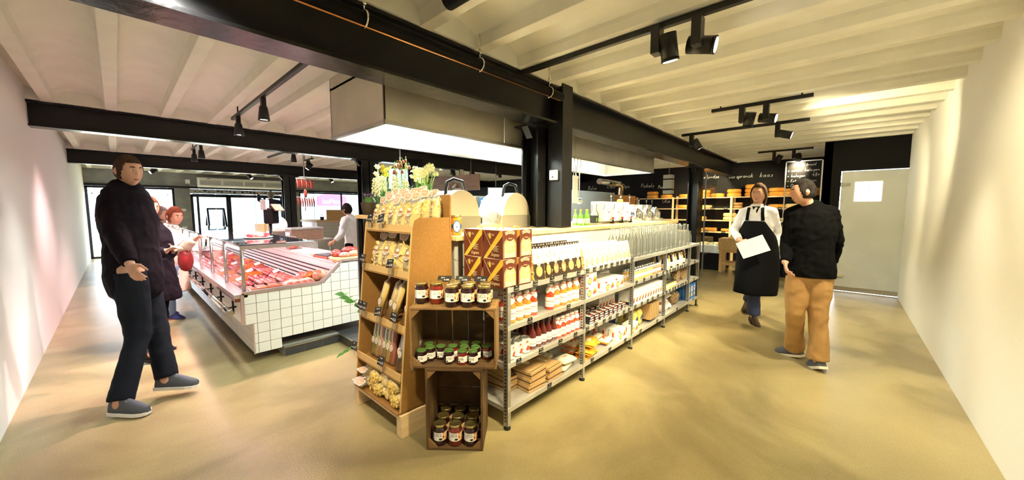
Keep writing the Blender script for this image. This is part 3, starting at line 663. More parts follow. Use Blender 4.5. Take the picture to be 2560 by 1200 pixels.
for i in range(6):
    x = 2.085 + i * .102 + (.012 if i > 3 else 0)
    for r in range(2):
        (wb2 if i in (2, 3) else wb1)((x, 1.665 + r * .12, LV[3]), .06 * math.sin(i * 2 + r) - (.25 if i in (0, 4) and r == 0 else 0), 'black and white round-window pasta bag, %s from the gift boxes, %s row' % (ORD[i], ('front', 'back')[r]), 'pasta bags with round windows')
mat('crisps', (.62, .30, .14), .5, col2=(.85, .62, .30), nscale=60)
wb3 = Once(lambda: make_windowbag(False, 'crisps'))
for i in range(10):
    for r in range(2):
        wb3((2.745 + i * .092, 1.66 + r * .13, LV[3]), .08 * math.sin(i * 3 + r), 'white snack bag on the top shelf, %s after the black bags, %s row' % (ORD[i], ('front', 'back')[r]), 'white snack bags on the top shelf', scale=(.86, .9, .82))
# ---- sauce bottles and other shelf goods
mat('sauce_red', (.50, .04, .015), .25, col2=(.60, .08, .02), nscale=40, coat=.8); mat('sauce_orange', (.68, .20, .03), .25, col2=(.75, .28, .05), nscale=40, coat=.8)
mat('sauce_dark', (.10, .008, .006), .15, coat=1); mat('wine', (.012, .006, .006), .1, coat=1); mat('cap_white', (.75, .72, .66), .6); mat('label_red', (.55, .08, .05), .5)
def make_sauce(mn, h=.2, r=.036, label=True):
    def f():
        t = thing('sauce_bottle', 'x', 'sauce bottle'); s = h / .2
        MB().lathe([(0, 0), (r * .95, 0), (r, .006), (r, .105 * s), (r * .9, .125 * s), (r * .62, .155 * s), (r * .55, .17 * s), (r * .55, .185 * s), (0, .185 * s)], 16).build('sauce', mn, t)
        b = MB(); b.lathe([(0, .2 * s), (r * .62, .2 * s), (r * .66, .186 * s), (r * .6, .178 * s)], 12)
        ring = [(r * .6, .178 * s)]
        A = [b.v((r * .62 * math.cos(a), r * .62 * math.sin(a), .178 * s)) for a in [i * PI / 8 for i in range(16)]]
        B = [b.v((r * (.98 if i % 4 else 1.02) * math.cos(i * PI / 8), r * (.98 if i % 4 else 1.02) * math.sin(i * PI / 8), (.148 - (.022 if i % 4 == 0 else (.012 if i % 2 else 0))) * s)) for i in range(16)]
        for i in range(16): b.f([A[i], A[(i + 1) % 16], B[(i + 1) % 16], B[i]], True)
        b.build('paper_cap', 'cap_white', t)
        b = MB(); b.tube([(r * .63 * math.cos(a), r * .63 * math.sin(a), .176 * s) for a in [i * PI / 6 for i in range(13)]], .0025, 6); b.tube([(0, -r * .63, .176 * s), (r * .5, -r, .172 * s), (r * .95, -r * 1.05, .165 * s)], .0022, 5).tube([(0, -r * .63, .176 * s), (-r * .5, -r, .17 * s), (-r * .7, -r * 1.05, .16 * s)], .0022, 5); b.build('red_ribbon', 'red', t)
        if label:
            b = MB(); b.m(0).lathe([(r + .0006, .022 * s), (r + .0008, .098 * s)], 16, smooth=True); b.m(1)
            b.lathe([(r + .0012, .063 * s), (r + .0012, .067 * s)], 16).lathe([(r + .0012, .040 * s), (r + .0012, .042 * s)], 16)
            T = frame((0, -r - .0016, .08 * s), (1, 0, 0), (0, -1, 0)); b.text('SUGO', .012 * s, T, bend=r, sx=.9); T = frame((0, -r - .0016, .053 * s), (1, 0, 0), (0, -1, 0)); b.text('AL POMODORO', .009 * s, T, bend=r, sx=.8)
            b.build('label', ['label', 'label_red'], t, norm=False)
        return t
    return f
sr, so, ss = Once(make_sauce('sauce_red')), Once(make_sauce('sauce_orange')), Once(make_sauce('sauce_red', .165, .037))
G = 'sauce bottles with red ribbons'
for k, (x, y, c) in enumerate([(1.80, 1.66, 1), (1.885, 1.665, 1), (1.965, 1.66, 1), (2.045, 1.665, 0), (1.80, 1.75, 0), (1.89, 1.755, 1), (1.975, 1.76, 1), (2.055, 1.76, 0)]):
    (so if c else sr)((x, y, LV[2]), .2 * k - .7, '%s sauce bottle under the gift boxes, %s from the corner post, %s row' % (('red', 'orange')[c], ORD[k % 4], ('front', 'back')[k // 4]), G)
for k, x in enumerate([2.25, 2.34, 2.43, 2.525, 2.61]):
    (sr if k in (0,) else so)((x, 1.66 + .01 * (k % 2), LV[2]), .3 * k, '%s sauce bottle under the round-window bags, %s after the gap' % ('red' if k == 0 else 'orange', ORD[k]), G)
for k in range(10):
    ss((2.36 + (k % 5) * .068 + .01 * (k // 5), 1.665 + .09 * (k // 5), LV[1]), .25 * k, 'squat red sauce bottle, %s after the dark bottles, %s row' % (ORD[k % 5], ('front', 'back')[k // 5]), G)
for k, (x, y) in enumerate([(1.60, 1.93), (1.66, 2.0)]): pass
def make_wine(mn='sauce_dark', h=.2, r=.031, cap='wine', lab=True, name='passata_bottle', cat='bottle'):
    def f():
        t = thing(name, 'x', cat)
        MB().lathe([(0, 0), (r * .95, 0), (r, .005), (r, h * .52), (r * .85, h * .62), (r * .42, h * .76), (r * .38, h * .93), (0, h * .93)], 14).build('glass_body', mn, t)
        MB().lathe([(r * .4, h * .9), (r * .44, h * .9), (r * .44, h), (0, h)], 10).build('cap', cap, t)
        if lab:
            b = MB(); b.m(0).lathe([(r + .0006, h * .12), (r + .0006, h * .42)], 14); b.m(1).lathe([(r + .001, h * .2), (r + .001, h * .22)], 14); b.text('Mutti', h * .08, frame((0, -r - .0012, h * .3), (1, 0, 0), (0, -1, 0)), bend=r) if False else None; b.build('label', ['label', 'label_red'], t)
        return t
    return f
pb = Once(make_wine())
for k in range(15):
    pb((2.04 + (k % 5) * .066, 1.665 + .075 * (k // 5), LV[1]), 0, 'dark red black-capped bottle, %s from the tomato cans, %s row' % (ORD[k % 5], ORD[k // 5]), 'dark red bottles beside the cans')
def make_can():
    t = thing('tomato_can', 'x', 'can'); r, h = .037, .11
    MB().lathe([(0, 0), (r, 0), (r, .003), (r * .985, .005), (r * .985, h - .005), (r, h - .003), (r, h), (r * .93, h), (r * .93, h - .003), (0, h - .003)], 20).build('tin', 'galv', t)
    b = MB(); b.m(0).lathe([(r, .006), (r, h - .006)], 20); b.m(1)
    for a, z in ((-.25, .03), (.1, .028), (-.05, .045), (.35, .04)): b.blob((r * math.sin(a), -r * math.cos(a), z), (.011, .004, .011), 8, 5)
    b.m(1).blob((-.008, -r, .085), (.013, .002, .007), 8, 4); b.m(2).blob((.016, -r * .93, .065), (.009, .002, .012), 8, 4); b.m(3).text('POMODORI', .010, frame((0, -r - .001, .070), (1, 0, 0), (0, -1, 0)), bend=r); b.build('wrapper', ['label', 'sauce_red', 'wood_pale', 'ink'], t, norm=False)
    return t
cn = Once(make_can)
for k in range(9):
    cn((1.79 + (k % 3) * .083, 1.665 + .09 * (k // 3), LV[1]), .3 - .2 * k, 'white tomato can with red tomatoes, %s from the left post in the %s row' % (ORD[k % 3], ORD[k // 3]), 'tomato cans on the second shelf')
mat('kraft', (.46, .29, .12), .7, col2=(.52, .34, .16), nscale=40); mat('kraft_ink', (.12, .06, .03), .7)
def make_kraft():
    t = thing('kraft_box', 'x', 'cardboard box'); w, d, h = .19, .24, .05
    MB().box(-w / 2, w / 2, -d / 2, d / 2, 0, h).build('carton', 'kraft', t, bevel=.002)
    b = MB(); b.m(0).box(-w / 2 - .0006, w / 2 + .0006, -d / 2 - .0006, d / 2 + .0006, h * .4, h * .6); b.m(0)
    b.box(-w * .45, w * .45, -d * .45, -d * .42, h, h + .0006).box(-w * .45, w * .45, d * .42, d * .45, h, h + .0006).box(-w * .45, -w * .42, -d * .45, d * .45, h, h + .0006); b.m(1).blob((.03, .04, h), (.03, .05, .001), 12, 4); b.build('print', ['kraft_ink', 'cream'], t); return t
kb = Once(make_kraft)
for i, (x, y) in enumerate([(2.06, 1.74), (2.285, 1.74), (1.95, 1.87)]):
    for k in range(3 if i == 0 else 2):
        kb((x, y, LV[0] + k * .0505), .06 * ((k + i) % 3 - 1), 'flat brown pasta box, %s in the %s stack on the bottom shelf' % (('lowest', 'second', 'top')[k], ('left', 'right', 'rear')[i]), 'flat brown boxes on the bottom shelf')
mat('sackcloth', (.74, .68, .55), .8, col2=(.62, .56, .44), nscale=30, bump=.3, bscale=40)
def pillow(b, w, d, h, n=8, seed=1, pinch=.9):
    rnd = random.Random(seed); G_ = []
    for s in (1, -1):
        g = []
        for i in range(n + 1):
            row_ = []
            for j in range(n + 1):
                u, v = i / n * 2 - 1, j / n * 2 - 1; e = max(0, (1 - abs(u) ** 3) * (1 - abs(v) ** 3)) ** .6
                row_.append(b.v((u * w / 2 * (1 - .06 * (1 - e)), v * d / 2 * (1 - .05 * (1 - e)), h / 2 + s * h / 2 * e * (1 + rnd.uniform(-.12, .12)))))
            g.append(row_)
        for i in range(n):
            for j in range(n): b.f([g[i][j], g[i + 1][j], g[i + 1][j + 1], g[i][j + 1]] if s > 0 else [g[i][j], g[i][j + 1], g[i + 1][j + 1], g[i + 1][j]], True)
    bmesh.ops.remove_doubles(b.b, verts=b.b.verts[:], dist=.0008)
def make_pack(mn, w, d, h, name, cat, mark='red', ends=None, txt=None, seed=1):
    def f():
        t = thing(name, 'x', cat); b = MB(); pillow(b, w, d, h, 8, seed); b.build('bag_body', mn, t)
        b = MB(); b.prism([(w * .25 * math.cos(a), d * .16 * math.sin(a)) for a in [i * PI / 8 for i in range(16)]], h + .000, h + .0015, 'z')
        if txt: b.m(1).text(txt, w * .12, frame((0, 0, h + .003), (1, 0, 0), (0, 0, 1)))
        b.build('print', [mark, 'ink'], t)
        if ends:
            for s in (-1, 1): b = MB(); b.prism([(s * w * .44, -d * .5), (s * w * .62, -d * .46), (s * w * .58, 0), (s * w * .63, d * .45), (s * w * .44, d * .5)], h * .42, h * .55, 'z'); b.build('sealed_end', ends, t)
        return t
    return f
sk = Once(make_pack('sackcloth', .2, .15, .045, 'cloth_flour_sack', 'sack', 'sackcloth', None, 'RISO', 3))
for k, (x, y, z, r) in enumerate([(2.48, 1.70, .15, .2), (2.52, 1.69, .195, -.1), (2.40, 1.83, .15, .5), (2.42, 1.85, .195, .3)]):
    sk((x, y, z), r, 'cream cloth rice sack, %s of the four at the right of the bottom shelf' % ('lower front', 'upper front', 'lower back', 'upper back')[k], 'cloth rice sacks')
mat('pack_orange', (.75, .20, .03), .35); mat('pack_yellow', (.85, .42, .04), .35); mat('pack_cream', (.82, .76, .62), .4); mat('pack_yellow2', (.75, .62, .18), .4); mat('pack_blue', (.03, .05, .16), .35); mat('blue', (.03, .16, .55), .35)
op = Once(make_pack('pack_cream', .2, .13, .05, 'polenta_bag', 'bag', 'label_red', 'pack_orange', None, 5)); yp = Once(make_pack('pack_yellow', .2, .14, .022, 'orange_film_bag', 'bag', 'pack_cream', 'pack_yellow', None, 6))
for k, (x, y, z, r) in enumerate([(2.86, 1.84, .15, .1), (2.86, 1.83, .2, .15), (3.13, 1.80, .15, .2), (3.17, 1.78, .2, .1), (3.02, 1.82, .15, -.1), (3.28, 1.72, .15, .2)]):
    op((x, y, z), r, 'cream bag with orange sealed ends on the bottom shelf, %s' % ('lowest of the first pile', 'top of the first pile', 'lowest of the second pile', 'top of the second pile', 'middle', 'last')[k], 'cream and orange bags')
for k in range(6):
    yp((2.86 + .01 * k, 1.69, .15 + .0221 * k), .15 * (k % 3) - .1, 'bright orange film bag, %s from the bottom of the slumped stack' % ORD[k], 'orange film bags', rot=(0, (-.12, .1, 0)[k % 3], .2 * (k % 3)))
yq = [(2.45, 1.86, .24), ]
def make_whitebox(w=.2, d=.1, h=.11):
    t = thing('lasagne_box', 'x', 'box'); MB().box(-w / 2, w / 2, -d / 2, d / 2, 0, h).build('carton', 'label', t, bevel=.002)
    b = MB(); e = -d / 2 - .0006
    def disc(x, z, rx, rz, mi, o=0): b.m(mi).prism([(x + rx * math.cos(a), z + rz * math.sin(a)) for a in [i * PI / 8 for i in range(16)]], e - o, e - o + .0005, 'y')
    disc(-.055, .088, .022, .009, 0); disc(-.02, .035, .036, .032, 1); disc(-.02, .035, .03, .026, 2, .0006)
    for i in range(4): disc(.045 + i * .014, .03 + .008 * (i % 2), .008, .014, 0, .0004); disc(.05 + i * .012, .05, .007, .01, 3, .0008)
    disc(.07, .068, .015, .012, 4, .0004)
    b.m(0).box(-w / 2 - .0006, -w / 2, -.01, .01, .03, .08)
    b.build('print', ['label_red', 'ink', 'pasta', 'sauce_orange', 'leaf_light'], t); return t
lb = Once(make_whitebox); G = 'white pasta boxes with orange print'
for k, (x, y, z) in enumerate([(2.79, 1.66, 2), (2.79, 1.66, 3), (2.83, 1.78, 2), (3.13, 1.66, 2), (3.335, 1.66, 2), (3.13, 1.77, 2), (3.335, 1.77, 2), (3.5, 1.9, 2), (3.13, 1.88, 2), (3.53, 1.66, 2)]):
    zz = LV[2] + (.1105 if z == 3 else 0)
    if k < 9: lb((x, y, zz), .03 * (k % 3 - 1), 'white pasta box with orange print on the third shelf, %s' % ('leftmost lower', 'leftmost upper', 'behind the leftmost', 'front centre', 'front right', 'middle row centre', 'middle row right', 'far right back', 'back row centre')[k], G)
for k, (x, y, z) in enumerate([(3.47, 1.68, 0), (3.47, 1.79, 0), (3.73, 1.66, 0), (3.47, 1.90, 0)]):
    lb((x, y, LV[0] + z), .02, 'white pasta box standing on the bottom shelf, %s' % ('nearest the third post', 'behind the one nearest the third post', 'just right of the third post', 'rearmost by the third post')[k], G)
# black and red chocolate bars lying in staggered rows
mat('bar_black', (.02, .012, .012), .35); 
def make_bar():
    t = thing('chocolate_bar', 'x', 'chocolate bar'); w, d, h = .085, .055, .022
    MB().box(-w / 2, w / 2, -d / 2, d / 2, 0, h).build('sleeve', 'bar_black', t, bevel=.002)
    b = MB(); b.m(0).box(-.035, -.005, -.02, .02, h, h + .0006).m(1).box(.0, .03, -.02, .01, h, h + .0006).m(0).box(-.03, .02, -d / 2 - .0006, -d / 2, .005, .016).m(1).box(.022, .036, -d / 2 - .0006, -d / 2, .004, .018); b.build('print', ['label', 'ring_red'], t); return t
cb = Once(make_bar)
for i in range(8):
    for j in range(3):
        for k in range(3 - j % 2):
            cb((2.86 + i * .092, 1.66 + j * .075, LV[1] + k * .0225), .1 * ((i + j + k) % 3 - 1), 'black and white chocolate bar, %s column, %s row, %s layer on the second shelf' % (ORD[i], ORD[j], ORD[k]), 'chocolate bars on the second shelf')
# thin white boxes with fruit print, third bay second shelf
def make_thin():
    t = thing('biscuit_box', 'x', 'box'); w, d, h = .062, .17, .155; MB().box(-w / 2, w / 2, -d / 2, d / 2, 0, h).build('carton', 'label', t, bevel=.002)
    b = MB(); e = -d / 2 - .0006
    b.m(0).blob((-.004, e, .05), (.02, .0008, .022), 7, 4, .4).m(1).blob((.008, e, .06), (.014, .0012, .016), 6, 4, .4).m(2).blob((-.012, e, .04), (.01, .0016, .012), 6, 4, .4).m(3).text('Cantuccini', .013, frame((0, e, .12), (1, 0, 0), (0, -1, 0)), sx=.7)
    b.m(3).box(-w / 2 - .0006, -w / 2, -d / 2 + .01, d / 2 - .02, .0, .03); b.build('print', ['ring_red', 'sauce_orange', 'bagdark', 'ink'], t); return t
tb = Once(make_thin)
for i in range(11): tb((3.72 + i * .078, 1.70, LV[1]), 0, 'slim white biscuit box with fruit print, %s from the third post' % ORD[i], 'slim white biscuit boxes')
for i in range(5): tb((3.28 + i * .068, 1.86, LV[1]), 0, 'slim white box in the dark rear row before the third post, %s' % ORD[i], 'slim white biscuit boxes')
# bottles on the other shelves
mat('mix', (.55, .30, .08), .4, col2=(.85, .62, .30), nscale=60); mat('mix_dark', (.25, .08, .04), .4, col2=(.7, .45, .25), nscale=60)
def make_smalljar(mn, lid='galv', h=.12, r=.026, name='snack_jar', cat='jar', hexa=False, lab=True):
    def f():
        t = thing(name, 'x', cat); n = 6 if hexa else 14
        MB().lathe([(0, 0), (r, 0), (r * 1.03, .004), (r * 1.03, h * .7), (r * .8, h * .8), (0, h * .8)], n, smooth=not hexa).build('contents', mn, t)
        MB().lathe([(r * .84, h * .80), (r * .84, h), (0, h)], 14).build('lid', lid, t)
        if lab: b = MB(); b.lathe([(r * 1.04, h * .25), (r * 1.04, h * .55)], n, a0=-PI * .85, a1=-PI * .15, smooth=False); b.build('label', 'label', t)
        return t
    return f
j1, j2 = Once(make_smalljar('mix', 'film' if False else 'galv')), Once(make_smalljar('mix_dark', 'galv'))
for i in range(13):
    for j in range(2):
        (j1 if i < 9 else j2)((3.70 + i * .066, 1.65 + j * .075, LV[2]), 0, '%s snack jar with grey lid, %s in the %s row of the third bay' % ('golden' if i < 9 else 'dark red', ORD[i], ('front', 'back')[j]), 'snack jars on the third shelf')
for i in range(5): j2((3.36 + i * .06, 1.92, LV[2]), 0, 'dark snack jar at the back by the third post, %s from the left' % ORD[i], 'snack jars on the third shelf')
wbt = Once(make_wine('wine', .19, .026, 'gold', True, 'vinegar_bottle', 'bottle')); ob = Once(make_wine('mix', .20, .024, 'ink', True, 'oil_bottle', 'bottle')); bb = Once(make_wine('label', .19, .03, 'gold', False, 'white_oil_bottle', 'bottle'))
for i in range(10):
    for j in range(2):
        [wbt, ob, bb][(i * 2 + j) % 3]((4.68 + i * .085, 1.66 + j * .12, LV[2] + (0 if i % 3 else 0)), 0, '%s bottle on the third shelf of the fourth bay, %s in the %s row' % (('black', 'amber', 'white')[(i * 2 + j) % 3], ORD[i], ('front', 'back')[j]), 'bottles on the fourth bay')
yj = Once(make_smalljar('pack_yellow2', 'bagdark', .075, .03, 'mustard_jar'))
for i in range(7):
    for j in range(2): yj((4.66 + i * .072, 1.66 + j * .08, LV[1]), 0, 'small yellow jar with black lid, %s in the %s row of the fourth bay' % (ORD[i], ('front', 'back')[j]), 'small yellow jars')
ysk = Once(make_pack('pack_yellow2', .12, .2, .09, 'flour_packet', 'packet', 'pack_blue', None, None, 4)); bsk = Once(make_pack('pack_blue', .12, .2, .09, 'blue_flour_packet', 'packet', 'label', None, None, 4))
for k, (x, y) in enumerate([(3.90, 1.70), (4.03, 1.70), (3.92, 1.86), (4.05, 1.86)]): ysk((x, y + .045, LV[0] + .1), 0, 'yellow flour packet standing on the bottom shelf of the third bay, %s' % ('front left', 'front right', 'back left', 'back right')[k], 'yellow flour packets', rot=(PI / 2, 0, 0))
for k, (x, y) in enumerate([(3.72, 1.86), (3.60, 1.93)]): bsk((x, y + .045, LV[0] + .1), 0, 'dark blue flour packet behind the white boxes, %s' % ('nearer', 'farther left')[k], 'dark blue packets', rot=(PI / 2, 0, 0))
for k in range(5): kb((4.20 + k * .055, 1.74, LV[0] + .005 + .12), 0, 'brown flat box standing on edge in the third bay, %s from the left' % ORD[k], 'brown boxes standing on edge', rot=(0, PI / 2, PI / 2 - PI / 2 + 0))
wp = Once(make_pack('label', .2, .22, .09, 'white_biscuit_bag', 'bag', 'label_red', None, None, 9)); 
for k, (x, y, z, rx) in enumerate([(4.78, 1.74, .15, 0), (4.99, 1.76, .15, .0), (4.88, 1.80, .245, .1), (5.1, 1.82, .24, -.2)]): wp((x, y, z), .3 * k, 'puffy white bag with red print on the bottom shelf of the fourth bay, %s' % ('lower left', 'lower right', 'upper left', 'upper right')[k], 'puffy white bags', rot=(rx, 0, .4 * k))
cbg = Once(lambda: make_bag(.13, .2, .1, 'shells', 'mix', False, 6))
for k, (x, y, z) in enumerate([(5.33, 1.74, 0), (5.47, 1.76, 0), (5.42, 1.74, 1), (5.66, 1.74, 2), (5.82, 1.76, 2), (5.74, 1.86, 2), (5.62, 1.75, 3)]):
    cbg((x, y, (LV[0], LV[1], LV[2] - .26 + .0, LV[2])[0 if z == 0 else 1 if z in (1, 2) else 3]), .3 * k, 'clear bag of golden biscuits, %s' % ('bottom shelf, left one by the fourth post', 'bottom shelf, right one by the fourth post', 'second shelf, by the fourth post', 'end bay, left', 'end bay, middle', 'end bay, behind', 'end bay, third shelf')[k], 'clear biscuit bags')
def make_blue():
    t = thing('blue_biscuit_box', 'x', 'box'); w, d, h = .11, .08, .22; MB().box(-w / 2, w / 2, -d / 2, d / 2, 0, h).build('carton', 'blue', t, bevel=.002)
    b = MB(); b.m(0).blob((0, -d / 2, h * .68), (.035, .001, .05), 10, 4).m(1).blob((0, -d / 2, h * .72), (.02, .002, .018), 8, 4).m(2).blob((0, -d / 2, h * .28), (.035, .001, .03), 8, 4, .2); b.build('print', ['label', 'red', 'pasta'], t); return t
bx = Once(make_blue)
for k in range(3):
    for j in range(2): bx((5.66 + k * .125, 1.66 + j * .1, LV[0]), 0, 'blue biscuit box with round white print, %s in the %s row of the end bay' % (ORD[k], ('front', 'back')[j]), 'blue biscuit boxes')
# empty glass bottles on the top shelf
def make_glassbottle():
    t = thing('glass_bottle', 'x', 'bottle'); h, r = .31, .034
    o = MB().lathe([(0, 0), (r, 0), (r, .004), (r, .17), (r * .85, .195), (r * .38, .235), (r * .34, .295), (r * .42, .298), (r * .42, h)], 14).build('glass', 'clear', t)
    MB().lathe([(r * .43, h - .012), (r * .43, h), (r * .3, h)], 12).build('rim', 'film', t); MB().lathe([(0, .003), (r * .97, .003), (r * .97, .008), (0, .008)], 14).build('base', 'film', t); return t
gl = Once(make_glassbottle)
for i in range(23):
    for j in range(3):
        x = 3.70 + i * .086
        if x > 5.62: continue
        gl((x, 1.66 + j * .115 + .01 * (i % 2), LV[3]), 0, 'tall empty clear glass bottle, %s after the snack bags, %s row' % (ORD[i], ORD[j]), 'tall glass bottles on the top shelf', scale=(1, 1, (1, .96, 1.0)[(i + j) % 3]))
for i in range(4): gl((5.66 + i * .07, 1.68 + .08 * (i % 2), LV[3]), 0, 'short slim glass bottle at the far right end of the top shelf, %s' % ORD[i], 'short slim glass bottles', scale=(.6, .6, (.95, .8, .62, .5)[i]))
# ================================================================ PASTA STAND
def stand():
    t = thing('pasta_display_stand', 'tall brown cardboard display stand full of pasta bags', 'display stand', (1.36, 2.37, 0)); O = Vector(t.location)
    y0, y1 = 2.05, 2.70; prof = [(1.165, .17), (1.205, .6), (1.245, 1.0), (1.285, 1.38), (1.30, 1.425), (1.33, 1.44), (1.585, 1.44), (1.60, .17)]
    for y in (y0, y1 - .012):
        b = MB(); b.prism([(x - O.x, z) for x, z in prof], y - O.y, y - O.y + .012, 'y'); b.build('side_panel', 'card', t, bevel=.001)
        b = MB(); yy = y - O.y
        for p, q in zip(prof[:6], prof[1:7]): b.bar((p[0] - O.x, yy + .006, p[1]), (q[0] - O.x, yy + .006, q[1]), .0125, .004, up=(1, 0, 0))
        b.build('panel_edge', 'card_edge', t)
    MB().box(1.588 - O.x, 1.6 - O.x, y0 - O.y, y1 - O.y, .17, 1.6).build('back_panel', 'card', t)
    for x, z in ((1.285, 1.345), (1.25, 1.045), (1.21, .69), (1.175, .375), (1.15, .165)):
        b = MB(); b.prism([(x - O.x, z), (1.59 - O.x, z - .05 if z > 1.3 else z - .0), (1.59 - O.x, z - .008), (x - O.x, z - .008)], y0 + .012 - O.y, y1 - .012 - O.y, 'y'); b.build('shelf_board', 'card', t)
        if z > .2: b = MB(); b.prism([(x - O.x, z - .01), (x - O.x + .005, z - .01), (x - O.x + .012, z + .045), (x - O.x + .004, z + .045)], y0 + .012 - O.y, y1 - .012 - O.y, 'y'); b.build('front_lip', 'card_edge', t)
    MB().box(1.3 - O.x, 1.6 - O.x, y0 - O.y, y1 - O.y, 1.43, 1.438).build('top_board', 'card', t) if False else None
    for y in (2.04, 2.66): MB().box(1.165 - O.x, 1.66 - O.x, y - O.y, y + .065 - O.y, 0, .125).build('timber_foot', 'wood_pale', t, bevel=.003)
    MB().box(1.16 - O.x, 1.64 - O.x, 2.04 - O.y, 2.725 - O.y, .125, .155).build('base_board', 'wood_pale', t, bevel=.003)
    rnd = random.Random(8)
    for x, z, ys in ((1.275, 1.40, (2.56, 2.40)), (1.235, 1.10, (2.62, 2.22)), (1.195, .76, (2.60, 2.54, 2.33, 2.12)), (1.165, .44, (2.66, 2.25))):
        for y in ys:
            b = MB(); card_bm(b, frame((0, 0, .045), (math.cos(-PI / 2 + .15), math.sin(-PI / 2 + .15), rnd.uniform(-.15, .15)), (-1, 0, .35)), int(y * 50), 1.5); b.m(2).box(-.004, .0, -.006, .006, -.03, .03); b.build('price_card', ['ink', 'label', 'film'], t, loc=(x - O.x - .02, y - O.y, z - .01), norm=False)
stand()
f1 = Once(lambda: make_bag(.13, .27, .08, 'fusilli', 'pasta', True, 1)); f2 = Once(lambda: make_bag(.135, .25, .085, 'shells', 'pasta_pale', True, 2)); f3 = Once(lambda: make_bag(.13, .26, .08, 'ribbon', 'pasta', True, 3)); f4 = Once(lambda: make_bag(.13, .24, .08, 'short', 'pasta_pale', True, 4)); f5 = Once(lambda: make_bag(.12, .24, .08, 'shells', 'pasta_dark', True, 5))
F = [f1, f2, f3, f4]; FW = -PI / 2; G = 'pasta bags on the cardboard stand'
for i in range(5):
    for j in range(3):
        k = i + j; (f5 if (i == 0 and j == 2) else F[(0, 0, 3, 0, 1)[(i + j) % 5]])((1.335 + j * .072, 2.145 + i * .115, 1.338 + j * .02), 0, 'brown-headed pasta bag on the stand top, %s from the crates, %s row' % (ORD[i], ORD[j]), G, rot=(-.20 + .05 * j, .08 * math.sin(k * 2), FW + .1 * math.sin(k * 3)))
for i in range(4): F[(3, 0, 2, 1)[i]]((1.50, 2.13 + i * .12, 1.39), 0, 'pasta bag standing highest at the back of the stand, %s from the right' % ORD[i], G, rot=(-.1, .1 * math.sin(i * 5), FW))
for i in range(4):
    F[(3, 2, 0, 1)[i]]((1.33, 2.165 + i * .145, 1.05), 0, 'bulging pasta bag on the second tier of the stand, %s from the right' % ORD[i], G, rot=(-.2, .05 * (i % 2), FW + .1 * math.sin(i)), scale=(1.15, 1.1, 1.05))
# spaghetti bundles
mat('spag', (.76, .48, .09), .45, col2=(.86, .62, .20), nscale=3, stretch=(60, 60, 1)); mat('twist_red', (.62, .12, .04), .5); mat('twist_green', (.35, .38, .08), .5); mat('twist_pink', (.70, .36, .24), .5); mat('twist_black', (.05, .05, .06), .4); mat('silver', (.42, .44, .48), .3, .5)
def make_long(kind, mn, name='spaghetti_pack', L=.28, r=.028):
    def f():
        t = thing(name, 'x', 'pasta pack'); b = MB(); rnd = random.Random(3)
        if kind == 's':
            for k in range(46):
                a = 2 * PI * k / 46 * 7.3; q = r * (.95 if k < 30 else .6); b.tube([(q * math.cos(a), q * .7 * math.sin(a), rnd.uniform(0, .008)), (q * 1.0 * math.cos(a), q * .7 * math.sin(a), L)], .0035, 5, smooth=True)
        else:
            for k in range(12):
                a = 2 * PI * k / 12; q = r * .8; b.tube([(q * math.cos(a) + .0025 * math.cos(j * 1.57 + k), q * .75 * math.sin(a) + .0025 * math.sin(j * 1.57 + k), L * j / 26) for j in range(27)], .0045, 5)
        b.build('pasta', mn, t)
        MB().tube([(0, 0, -.002), (0, 0, .0), (0, 0, L * 1.0), (0, 0, L * 1.1), (0, 0, L * 1.2)], [(r * .9, r * .6), (r * 1.12, r * .9), (r * 1.12, r * .9), (r * .3, r * .25), (r * .7, r * .2)], 14, cap=False).build('film', 'film', t)
        b = MB(); b.t(frame((0, -r * .85, L * .45), (1, 0, 0), (0, -1, 0))); b.m(0).prism([(.019 * math.cos(a), .024 * math.sin(a)) for a in [i * PI / 8 for i in range(16)]], 0, .001, 'z').m(1)
        for q in range(-2, 3): b.box(-.013, .013, q * .007 - .0015, q * .007 + .0015, .001, .0016)
        b.build('sticker', ['label', 'tagbrown'], t); return t
    return f
sp = Once(make_long('s', 'spag'))
for i in range(5): sp((1.275 + .03 * (i % 2), 2.11 + i * .105, .70), 0, 'leaning spaghetti pack on the third tier, %s from the right' % ORD[i], 'leaning spaghetti packs', rot=(-.15, .33, FW))
tw = [Once(make_long('t', c, 'twisted_pasta_pack', .25)) for c in ('twist_red', 'twist_pink', 'twist_green', 'pasta')]
for i in range(6): tw[(0, 3, 2, 1, 3, 2)[i]]((1.275, 2.33 + i * .056, .39), 0, '%s twisted pasta pack on the fourth tier, %s from the dark packs' % (('red', 'yellow', 'green', 'pink', 'yellow', 'green')[i], ORD[i]), 'twisted pasta packs', rot=(-.15, .04 * (i % 3 - 1), FW))
sv = Once(make_long('s', 'silver', 'squid_ink_pasta_pack', .26, .03)); tk = Once(make_long('s', 'twist_black', 'black_pasta_pack', .26, .03))
for i in range(4): (sv, tk)[i % 2]((1.255 + .03 * (i % 2), 2.09 + i * .062, .39), 0, 'leaning %s pasta pack on the fourth tier, %s from the right' % (('silvery', 'black')[i % 2], ORD[i]), 'dark leaning pasta packs', rot=(-.15, .25, FW))
